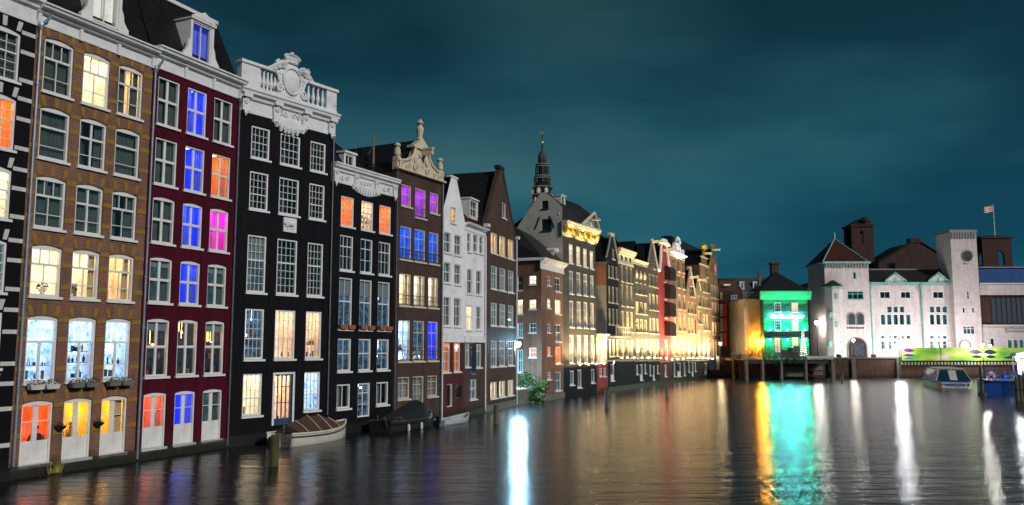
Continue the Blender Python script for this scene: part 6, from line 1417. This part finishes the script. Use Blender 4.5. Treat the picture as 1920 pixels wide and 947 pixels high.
# ================================================================ boats
def hull(Lh, Wd, zk, zs, bow=.55, n=18, tr=.72, shear=.22):
    b = MB(); secs = []
    for i in range(n+1):
        u = i/n; hw = Wd/2*(tr+(1-tr)*math.sin(min(1, u/.45)*math.pi/2)) if u < .45 else Wd/2*(1-((u-.45)/.55)**2.4)
        hw = max(hw, .03); top = zs+shear*(2*u-.8)**2*(1 if u > .4 else .35); kz = zk+(.35*max(0, u-.8)/.2)*.6; x = u*Lh
        secs.append([(x, -hw, top), (x, -hw*.97, (top+kz)/2), (x, -hw*.72, kz+.06), (x, 0, kz-.05), (x, hw*.72, kz+.06), (x, hw*.97, (top+kz)/2), (x, hw, top)])
    for s_ in secs: b.v += s_
    for i in range(n):
        for k in range(6): b.f.append((i*7+k, i*7+k+1, (i+1)*7+k+1, (i+1)*7+k)); b.mi.append(0)
    b.f.append(tuple(range(7))); b.mi.append(0); return b, secs
def boat_at(name, label, p0, p1, cat='boat'):
    a, b = on_z(*p0), on_z(*p1); d = b-a; return thing(name, label, cat, a, math.atan2(d.y, d.x)), d.length
def rim(secs, r, dz=0.0, sides=(0, 6), i0=0, i1=None):
    m_ = MB(); i1 = len(secs) if i1 is None else i1
    for k in sides: m_.tube([(s_[k][0], s_[k][1]*1.01, s_[k][2]+dz) for s_ in secs[i0:i1]], r, 6)
    return m_
t, Lb = boat_at('white_sloop', 'white open sloop under a brown canvas cover moored by the black crested house', (523, 838), (647, 818))
hb, secs = hull(Lb, 2.15, -.3, .62); put('hull', hb, M['boat_white'], t)
for o in t.children: o.data.polygons.foreach_set('use_smooth', [True]*len(o.data.polygons))
put('gunwale', rim(secs, .055), M['boat_white'], t); put('rubbing_strake', rim(secs, .045, -.16), M['boat_rail'], t)
b = MB(); rows_ = []
for i, s_ in enumerate(secs[2:15]):
    u = i/12; hw = s_[6][1]*.93; rz = s_[6][2]+.15+.62*math.sin(math.pi*min(1, u*.86+.08))**.8; rows_.append([(s_[0][0], -hw, s_[0][2]-.01), (s_[0][0], -hw*.55, s_[0][2]+(rz-s_[0][2])*.55+.03*math.sin(i*2.1)), (s_[0][0], 0, rz+.04*math.sin(i*1.7)), (s_[0][0], hw*.55, s_[0][2]+(rz-s_[0][2])*.55+.03*math.sin(i*2.6)), (s_[0][0], hw, s_[0][2]-.01)])
for r_ in rows_: b.v += r_
for i in range(len(rows_)-1):
    for k in range(4): b.f.append((i*5+k, i*5+k+1, i*5+k+6, i*5+k+5)); b.mi.append(0)
b.f.append(tuple(range(5))); b.f.append(tuple(range((len(rows_)-1)*5, len(rows_)*5))); b.mi += [0, 0]; put('canvas_cover', b, M['boat_cover'], t)
b = MB(); 
for i in (2, 5, 8, 11): b.tube([Vector(q)+Vector((0,0,.02)) for q in rows_[i]], .016, 4)
put('cover_rope', b, M['boat_white'], t)
b = MB()
for q in (-.22,.22): b.tube([(-.03,q-.5,-.1),(-.06,q-.5,.7)], .02, 5)
for k in range(3): b.tube([(-.05,-.72,.05+.2*k),(-.05,-.28,.05+.2*k)], .018, 5)
put('boarding_ladder', b, M['steel'], t); put('outboard_bracket', MB().box(-.25,0,.1,.5,-.1,.5), M['iron'], t); put('mast_pin', MB().lathe([(.03,.6),(.025,1.5)], 6, (.1,-.2,0)), M['steel'], t)
put('rudder', MB().prism([(-.28,-.4),(0,-.4),(0,.75),(-.14,.75)], -.025, .025), M['boat_rail'], t); put('thwart_deck', MB().box(.05, .75, -.78, .78, .48, .53), M['wood'], t)
b = MB(); b.add([(s_[0][0], s_[0][1]*.98, s_[0][2]-.03) for s_ in secs[13:]] + [(s_[6][0], s_[6][1]*.98, s_[6][2]-.03) for s_ in reversed(secs[13:])], [tuple(range(2*len(secs[13:])))]); put('fore_deck', b, M['wood'], t)

t, Lb = boat_at('dark_covered_boat', 'black motor boat under a black cover moored by the scroll gable house', (712, 812), (808, 796))
hb, secs = hull(Lb, 2.1, -.3, .60); put('hull', hb, M['boat_black'], t); put('chrome_rail', rim(secs, .03, .03), M['steel'], t); put('rubbing_strake', rim(secs, .05, -.14), M['iron'], t)
b = MB(); rows_ = []
for i, s_ in enumerate(secs[1:16]):
    u = i/14; hw = s_[6][1]*.95; rz = s_[6][2]+.1+1.25*(u**1.1)*(1 if u < .8 else max(0, (1-u)/.2)**.5); rows_.append([(s_[0][0], -hw, s_[0][2]), (s_[0][0], -hw*.6, s_[0][2]+(rz-s_[0][2])*.8), (s_[0][0], 0, rz), (s_[0][0], hw*.6, s_[0][2]+(rz-s_[0][2])*.8), (s_[0][0], hw, s_[0][2])])
for r_ in rows_: b.v += r_
for i in range(len(rows_)-1):
    for k in range(4): b.f.append((i*5+k, i*5+k+1, i*5+k+6, i*5+k+5)); b.mi.append(0)
b.f.append(tuple(range(5))); b.f.append(tuple(range((len(rows_)-1)*5, len(rows_)*5))); b.mi += [0, 0]; put('cover', b, M['boat_black'], t)
b = MB(); b.tube([(0,-.5,.3),(-.15,-.5,.75),(-.05,-.3,.95)], .03, 5); b.tube([(.1,.2,.6),(.05,.2,1.0)], .03, 5); b.tube([(.3,-.9,.66),(.3,-.9,.9),(.9,-.95,.9),(.9,-.95,.66)], .018, 5); put('stern_rail', b, M['steel'], t)
for q in (.25, .5): put('fender', MB().lathe([(.03,.5),(.09,.42),(.09,.1),(.03,.02)], 7, (Lb*q, -1.06, -.05)), M['boat_white'], t)
t, Lb = boat_at('grey_dinghy', 'small grey rowing dinghy moored before the oxblood wall', (823, 799), (878, 790))
hb, secs = hull(Lb, 1.25, -.12, .34, shear=.16); put('hull', hb, M['boat_grey'], t); put('gunwale', rim(secs, .035), M['boat_white'], t)
for q in (.25, .55): put('thwart', MB().box(Lb*q-.12, Lb*q+.12, -.56, .56, .2, .24), M['wood'], t)
put('outboard_motor', MB().box(-.2,.05,-.12,.12,.2,.62).box(-.12,-.02,-.05,.05,-.3,.2), M['iron'], t)

# the glass-roofed tour boat
pc = on_z(1790, 729, 0); t = thing('tour_boat', 'white and blue glass-roofed canal tour boat moored at the quay', 'tour boat', pc, R(71))
Wb, Lb = 4.1, 17.0
b = MB()
def ring(x, hw, z0, z1): return [(x, -hw*.86, z0), (x, -hw, z1), (x, hw, z1), (x, hw*.86, z0)]
rs_ = [ring(-.5, Wb*.40, .05, .95), ring(.0, Wb*.5, -.3, .92), ring(2, Wb*.52, -.4, .85), ring(14, Wb*.5, -.4, .85), ring(17, .3, .2, 1.2)]
for r_ in rs_: b.v += r_
for i in range(len(rs_)-1):
    for k in range(4): b.f.append((i*4+k, i*4+(k+1) % 4, (i+1)*4+(k+1) % 4, (i+1)*4+k)); b.mi.append(0)
b.f.append((0,1,2,3)); b.mi.append(0); put('hull', b, M['boat_white'], t); put('blue_band', MB().box(-.52,-.44,-Wb*.41,Wb*.41,.80,.95).box(0,14,-Wb*.525,-Wb*.50,.70,.9).box(0,14,Wb*.50,Wb*.525,.70,.9), M['blue_steel'], t)
cab = [(.3, Wb*.46, .95), (1.9, Wb*.34, 2.25)]
gl = glass('tinted_boat_glass', .2, (.35,.45,.45))
b = MB(); b.add([(.3,-Wb*.46,.95),(.3,Wb*.46,.95),(1.9,Wb*.33,2.2),(1.9,-Wb*.33,2.2)], [(0,1,2,3)]); put('stern_window', b, gl, t)
for sg in (-1, 1):
    for k in range(7): x = 1.9+k*1.6; b = MB(); b.add([(x+.05 if k else .4, sg*Wb*.47, .95), (x+1.55, sg*Wb*.47, .95), (x+1.55, sg*Wb*.35, 2.15), (x+.05, sg*Wb*.35, 2.15)], [(0,1,2,3)]); put('side_window', b, gl, t)
    b = MB(); 
    for k in range(8): x = 1.9+k*1.6; b.tube([(x if k else .3, sg*Wb*.475, .95), (x, sg*Wb*.345, 2.2)], .05, 5)
    b.tube([(.3, sg*Wb*.475, .95), (13.2, sg*Wb*.475, .95)], .06, 5); b.tube([(1.9, sg*Wb*.345, 2.2), (13.2, sg*Wb*.345, 2.2)], .06, 5); put('window_frame', b, M['boat_white'], t)
put('roof', MB().add([(1.9,-Wb*.35,2.2),(13.2,-Wb*.35,2.2),(13.2,0,2.4),(1.9,0,2.4),(13.2,Wb*.35,2.2),(1.9,Wb*.35,2.2)], [(0,1,2,3),(3,2,4,5)]), M['plaster_grey'], t)
for k in range(5): put('roof_rib', MB().box(2.2+k*2.2, 2.3+k*2.2, -Wb*.35, Wb*.35, 2.38, 2.46), M['boat_white'], t)
put('stern_door', MB().add([(.22,-.42,1.05),(.22,.42,1.05),(1.75,.42,2.2),(1.75,-.42,2.2)], [(0,1,2,3)]), M['boat_white'], t)
put('saloon', MB().box(2.0,13,-Wb*.44,Wb*.44,.3,.9), M['blue_steel'], t); put('bow_cabin', MB().box(13.2,14.6,-Wb*.4,Wb*.4,.85,1.9), M['boat_white'], t)
me = text_mesh('rederij plas', .5, .01); put('lettering', me, M['blue_steel'], t, (-.52, 0, .38), (R(90), 0, R(-90)))
for q in (-1.45, 1.45): put('emblem', MB().lathe([(.14,0),(.14,.02)], 12), M['red_plastic'] if q > 0 else M['iron'], t, (-.50, q, .5), (0, R(-90), 0))

# the blue landing pontoon with its lights
px0 = on_z(1842, 741, 0); t = thing('blue_pontoon', 'blue steel landing pontoon crowded with gear at the right edge', 'pontoon', px0, R(-24)); Lp = 9.0; dk = 1.45
put('hull', MB().box(0, 4.2, 0, 6, -.5, dk).box(4.6, Lp, 0, 6, -.5, dk), M['blue_steel'], t); put('deck', MB().box(-.1, Lp+.1, -.12, 6.1, dk, dk+.12), M['blue_steel'], t)
b = MB()
for x in (2.55, 3.15): b.tube([(x,-.2,-.3),(x,-.2,dk+.7)], .035, 5)
for k in range(8): b.tube([(2.55,-.2,-.1+.27*k),(3.15,-.2,-.1+.27*k)], .028, 5)
put('ladder', b, M['steel'], t)
for k in range(10): put('railing_post', shared(('pp',), lambda: MB().tube([(0,0,0),(0,0,1.0)], .03, 5), 'railing_post'), M['blue_steel'], t, (.1+k*1.0, -.05, dk+.12))
for q in (.55, 1.0): put('handrail', MB().tube([(0,-.05,dk+.12+q),(Lp,-.05,dk+.12+q)], .03, 5), M['blue_steel'], t)
zc_ = on_y(1880, 668, px0.y+2.5).z
for x in (3.6, 6.2, 8.9):
    for y in (1.2, 5.2): put('canopy_post', MB().box(x-.06,x+.06,y-.06,y+.06,dk+.12,zc_), M['plaster'], t)
put('canopy', MB().prism([(3.3,zc_),(9.4,zc_),(9.2,zc_+.35),(6.3,zc_+.75),(3.5,zc_+.35)], .9, 5.5), M['plaster'], t); put('canopy_fringe', MB().box(3.3,9.4,.86,.9,zc_-.12,zc_+.03), M['plaster'], t)
put('ticket_booth', MB().box(3.9,5.6,2.6,4.6,dk+.12,zc_-.3), M['plaster'], t); put('booth_window', MB().box(4.1,5.4,2.55,2.6,dk+1.0,zc_-.6), M['whitelit'], t)
put('booth_panel', MB().box(6.4,8.8,2.8,2.9,dk+.4,zc_-.4), M['whitelit'], t)
for k in range(6): put('chair_stack', MB().box(0,.5,0,.5,.4,.46).box(0,.5,.45,.5,.46,.95).box(0,.05,0,.05,0,.4).box(.45,.5,0,.05,0,.4).box(0,.05,.45,.5,0,.4).box(.45,.5,.45,.5,0,.4), M['blue_steel'] if k % 2 else M['steel'], t, (.4+k*.75, .6+.5*(k % 3), dk+.12), (0,0,k*.7))
for k in range(7): put('crate', MB().box(0,.6,0,.45,0,.35).box(-.03,.63,-.03,.48,.30,.36), [M['plaster'], M['blue_steel'], M['copper']][k % 3], t, (4.6+k*.62, .5+.25*(k % 2), dk+.12+.0), (0,0,.1*k))
dkz = dk+.12
for i, (x, z_) in enumerate(((3.55, zc_-.15), (5.6, zc_-.05), (7.8, zc_-.1), (9.0, zc_-.2))):
    w_ = t.matrix_basis @ Vector((x, .95, z_)); t2 = thing('pontoon_lamp', ['first','second','third','fourth'][i]+' bright white lamp from the left under the pontoon canopy', 'lamp', w_, 0, 'pontoon lamps'); put('bulb', MB().ball((0,0,-.15), .16, 9), glow('white_bulb', (.92,.97,1), 70), t2); put('fitting', MB().lathe([(.16,-.04),(.05,.06),(.03,.15)], 7), M['iron'], t2); lamp('POINT', t2, (0,-.25,-.35), 420, (.85,.94,1), .15)
for i, x in enumerate((.85, 4.15)):
    for j in (0, 1):
        if i == 0 and j: continue
        w_ = t.matrix_basis @ Vector((x+j*.75, -.16, dk+.52)); t2 = thing('lifebuoy', [['red lifebuoy left of the ladder on the blue pontoon',''],['dark red lifebuoy just right of the pontoon ladder','red and white lifebuoy farthest right on the blue pontoon']][i][j], 'lifebuoy', w_, 0, 'lifebuoys on the pontoon')
        b = MB(); n = 24
        for k in range(n):
            b.cur = 1 if k % 6 == 0 else 0; q0, q1 = 2*math.pi*k/n, 2*math.pi*(k+1)/n; b.tube([(.34*math.cos(q0),0,.34*math.sin(q0)),(.34*math.cos(q1),0,.34*math.sin(q1))], .085, 7, caps=False)
        put('ring', b, [M['red_plastic'], M['plaster']], t2); put('rope', MB().tube([(.45*math.cos(q),-.03,.45*math.sin(q)) for q in [2*math.pi*k/16 for k in range(17)]], .014, 4), M['plaster'], t2)
for k in range(4):
    q = on_z(1908+k*7, 752, 0); t2 = thing('fender_post', ['first','second','third','fourth'][k]+' weathered wooden fender post from the left at the pontoon corner', 'pile', (q.x, q.y, 0), 0, 'fender posts'); put('shaft', MB().lathe([(.2,-1),(.19,1.6),(.14,2.3+.15*k)], 8), M['pile'], t2); put('band', MB().lathe([(.215,1.0),(.215,1.12)], 8), M['iron'], t2)
q = on_z(1846, 741, 0); t2 = thing('mooring_pile', 'tall dark mooring pile at the left corner of the blue pontoon', 'pile', (q.x-.35, q.y-.2, 0), 0, 'mooring piles'); put('shaft', MB().lathe([(.2,-1),(.18,2.6),(.1,3.1)], 9), M['pile'], t2); put('band', MB().lathe([(.215,1.5),(.215,1.65)], 8), M['iron'], t2)
put('fish_net', MB().lathe([(.5,-.2),(.45,.2),(.2,.3)], 8), M['leaf_dark'], t2)

# ================================================================ people seen through the ground floor doors
def person(label, at_, rz, shirt, legs, hair, sit=True):
    t_ = thing('person', label, 'person', at_, rz)
    if sit:
        J = {'pelvis':(0,0,.46,.15),'waist':(0,.03,.62,.135),'chest':(0,.05,.86,.16),'neck':(0,.04,1.03,.06),'head0':(0,.02,1.10,.085),'head1':(0,.01,1.20,.10),'head2':(0,.02,1.28,.07),
             'hipL':(-.10,-.03,.47,.10),'kneeL':(-.12,-.44,.50,.065),'ankL':(-.12,-.46,.09,.045),'toeL':(-.13,-.62,.04,.04),'hipR':(.10,-.03,.47,.10),'kneeR':(.13,-.42,.50,.065),'ankR':(.13,-.38,.09,.045),'toeR':(.14,-.54,.04,.04),
             'shL':(-.19,.05,.95,.065),'elL':(-.25,-.08,.70,.048),'wrL':(-.14,-.32,.66,.034),'haL':(-.08,-.40,.67,.038),'shR':(.19,.05,.95,.065),'elR':(.25,-.06,.70,.048),'wrR':(.15,-.30,.70,.034),'haR':(.08,-.38,.72,.038)}
    else:
        J = {'pelvis':(0,0,.92,.15),'waist':(0,0,1.08,.13),'chest':(0,.0,1.32,.16),'neck':(0,0,1.50,.06),'head0':(0,-.02,1.57,.085),'head1':(0,-.03,1.67,.10),'head2':(0,-.02,1.75,.07),
             'hipL':(-.10,0,.90,.10),'kneeL':(-.11,-.03,.50,.068),'ankL':(-.11,.02,.09,.045),'toeL':(-.13,-.14,.04,.04),'hipR':(.10,0,.90,.10),'kneeR':(.11,-.03,.50,.068),'ankR':(.11,.02,.09,.045),'toeR':(.13,-.14,.04,.04),
             'shL':(-.20,0,1.42,.065),'elL':(-.25,.02,1.15,.048),'wrL':(-.20,-.18,1.00,.034),'haL':(-.17,-.26,1.00,.038),'shR':(.20,0,1.42,.065),'elR':(.25,.02,1.15,.048),'wrR':(.22,-.1,.93,.034),'haR':(.21,-.15,.86,.038)}
    E = [('pelvis','waist'),('waist','chest'),('chest','neck'),('neck','head0'),('head0','head1'),('head1','head2')]
    for s_ in 'LR': E += [('pelvis','hip'+s_),('hip'+s_,'knee'+s_),('knee'+s_,'ank'+s_),('ank'+s_,'toe'+s_),('chest','sh'+s_),('sh'+s_,'el'+s_),('el'+s_,'wr'+s_),('wr'+s_,'ha'+s_)]
    ks = list(J); P = [J[k][:3] for k in ks]; ED = [(ks.index(a), ks.index(b)) for a, b in E]; rad = [J[k][3] for k in ks]
    for s_, sg in (('L',-1),('R',1)):      # five fingers, unequal, slightly curled
        hx = ks.index('ha'+s_); h0_ = Vector(P[hx]); dr = (h0_-Vector(P[ks.index('wr'+s_)])).normalized(); sd_ = Vector((1,0,0)) if abs(dr.x) < .8 else Vector((0,1,0))
        for f, (off, ln) in enumerate(((-.028,.065),(-.010,.078),(.008,.074),(.026,.058),(-.04*sg,.04))):
            a_ = h0_+sd_*off+dr*(.02 if f < 4 else -.02); P += [tuple(a_+dr*ln*.5), tuple(a_+dr*ln+Vector((0,0,-.018)))]; rad += [.009,.008]; ED += [(hx, len(P)-2), (len(P)-2, len(P)-1)]
    me = bpy.data.meshes.new('body'); me.from_pydata(P, ED, []); o = bpy.data.objects.new('body', me); COL.objects.link(o)
    md = o.modifiers.new('skin', 'SKIN'); md.use_smooth_shade = True
    for i, sv in enumerate(me.skin_vertices[0].data): sv.radius = (rad[i], rad[i]); sv.use_root = i == 0
    sb = o.modifiers.new('sub', 'SUBSURF'); sb.levels = 1; sb.render_levels = 1
    bpy.context.view_layer.update(); ev = bpy.data.meshes.new_from_object(o.evaluated_get(bpy.context.evaluated_depsgraph_get())); bpy.data.objects.remove(o)
    ev.materials.clear()
    for m_ in (M['skin'], shirt, legs, M['boat_rail']): ev.materials.append(m_)
    zw = J['pelvis'][2]+.06
    part_of = {}
    segs = [(Vector(J[a][:3]), Vector(J[b][:3]), (2 if a[:3] in ('hip','kne') or b[:3] == 'hip' else 3 if a[:3] == 'ank' else 1 if a in ('pelvis','waist') or a[:2] == 'sh' or b[:2] == 'sh' or a == 'chest' and b == 'chest' else 1 if (a[:2] == 'el') else 0)) for a, b in E]
    for pl_ in ev.polygons:
        c_ = pl_.center; best = min(segs, key=lambda s_: (c_-(s_[0]+(s_[1]-s_[0])*max(0, min(1, (c_-s_[0]).dot(s_[1]-s_[0])/((s_[1]-s_[0]).length_squared))))).length); pl_.material_index = best[2]
    put('body', ev, [], t_)
    hz = J['head1']; hb_ = MB(); hb_.lathe([(.05,-.17 if hair[1] else -.02),(.105,-.12 if hair[1] else 0),(.118,.03),(.10,.09),(.05,.125),(.01,.13)], 12, (hz[0], hz[1]+.035, hz[2])); put('hair', hb_, hair[0], t_)
    fb = MB()
    for sg in (-1,1): fb.ball((sg*.035, hz[1]-.095, hz[2]+.005), .012, 6)
    put('eyes', fb, M['iron'], t_); nb_ = MB(); nb_.prism([(-.014,hz[2]-.04),(.014,hz[2]-.04),(.006,hz[2]+.01),(-.006,hz[2]+.01)], hz[1]-.125, hz[1]-.08); put('nose', nb_, M['skin'], t_); put('mouth', MB().box(-.025,.025,hz[1]-.098,hz[1]-.08,hz[2]-.068,hz[2]-.06), M['terracotta'], t_)
    return t_
def chair(label, at_, rz):
    t_ = thing('chair', label, 'chair', at_, rz); put('seat', MB().box(-.22,.22,-.22,.22,.33,.37), M['wood'], t_); put('backrest', MB().box(-.22,.22,.22,.25,.55,.92), M['wood'], t_)
    for x in (-.2,.2):
        for y in (-.2,.2): put('leg', MB().box(x-.02,x+.02,y-.02,y+.02,0,.33), M['wood'], t_)
        put('back_post', MB().box(x-.02,x+.02,.22,.25,.33,.6), M['wood'], t_)
cols = h1.col((73.3, 130, 253), (148.7, 199.5, 262), (216, 262.6, 272)); fz = h1.row((141.5, 746.7, 860))[0][0]+.02
clo = lambda n, c: pmat(n, c, .85, .15, 4, .1)
teal, yel, dark, pink, brown, fair = clo('teal_shirt', (.03,.30,.26)), clo('mustard_shirt', (.55,.30,.04)), clo('dark_clothes', (.015,.014,.018)), clo('grey_pink_shirt', (.35,.22,.22)), clo('brown_hair', (.10,.035,.015)), clo('fair_hair', (.35,.16,.04))
for lb, cl, ci, fx_, dd, rz_, sh_, lg_, hr_, sit in (('person in teal top seated behind the middle door of the brown house', 'wooden chair of the person in teal', 1, .28, .55, h1.rz+R(60), teal, dark, (brown, True), True),
        ('person in mustard top seated facing out behind the middle door of the brown house', 'wooden chair of the person in mustard', 1, .74, .75, h1.rz-R(20), yel, dark, (fair, False), True),
        ('person in dark clothes seated behind the left door of the brown house', 'wooden chair of the person in dark clothes', 0, .80, .60, h1.rz-R(70), dark, dark, (brown, False), True),
        ('person in greyish pink top standing behind the left door of the brown house', '', 0, .22, .9, h1.rz+R(30), pink, dark, (brown, False), False)):
    a, b = cols[ci]; w_ = h1.world(a+(b-a)*fx_, dd, fz+.10); person(lb, w_, rz_, sh_, lg_, hr_, sit)
    if sit: chair(cl, w_, rz_)
# plants in the cream-lit windows of the brown house
rws = h1.row((159, 468, 560))
for i, (fx_, lb) in enumerate(((.6, 'potted plant on the sill of the left cream-lit window of the brown house'), (1.22, 'small plant on the sill of the middle cream-lit window of the brown house'))):
    ci = int(fx_); a, b = cols[ci]; w_ = h1.world(a+(b-a)*(fx_-ci), .34, rws[0][0]+.05); t = thing('potted_plant', lb, 'plant', w_); put('pot', MB().lathe([(.07,0),(.10,.16)], 9), M['plaster'], t); mb = MB(); leafy(mb, (0,0,.33), (.22,.14,.18), 60, .14, 40+i); put('foliage', mb, M['leaf_dark'], t)
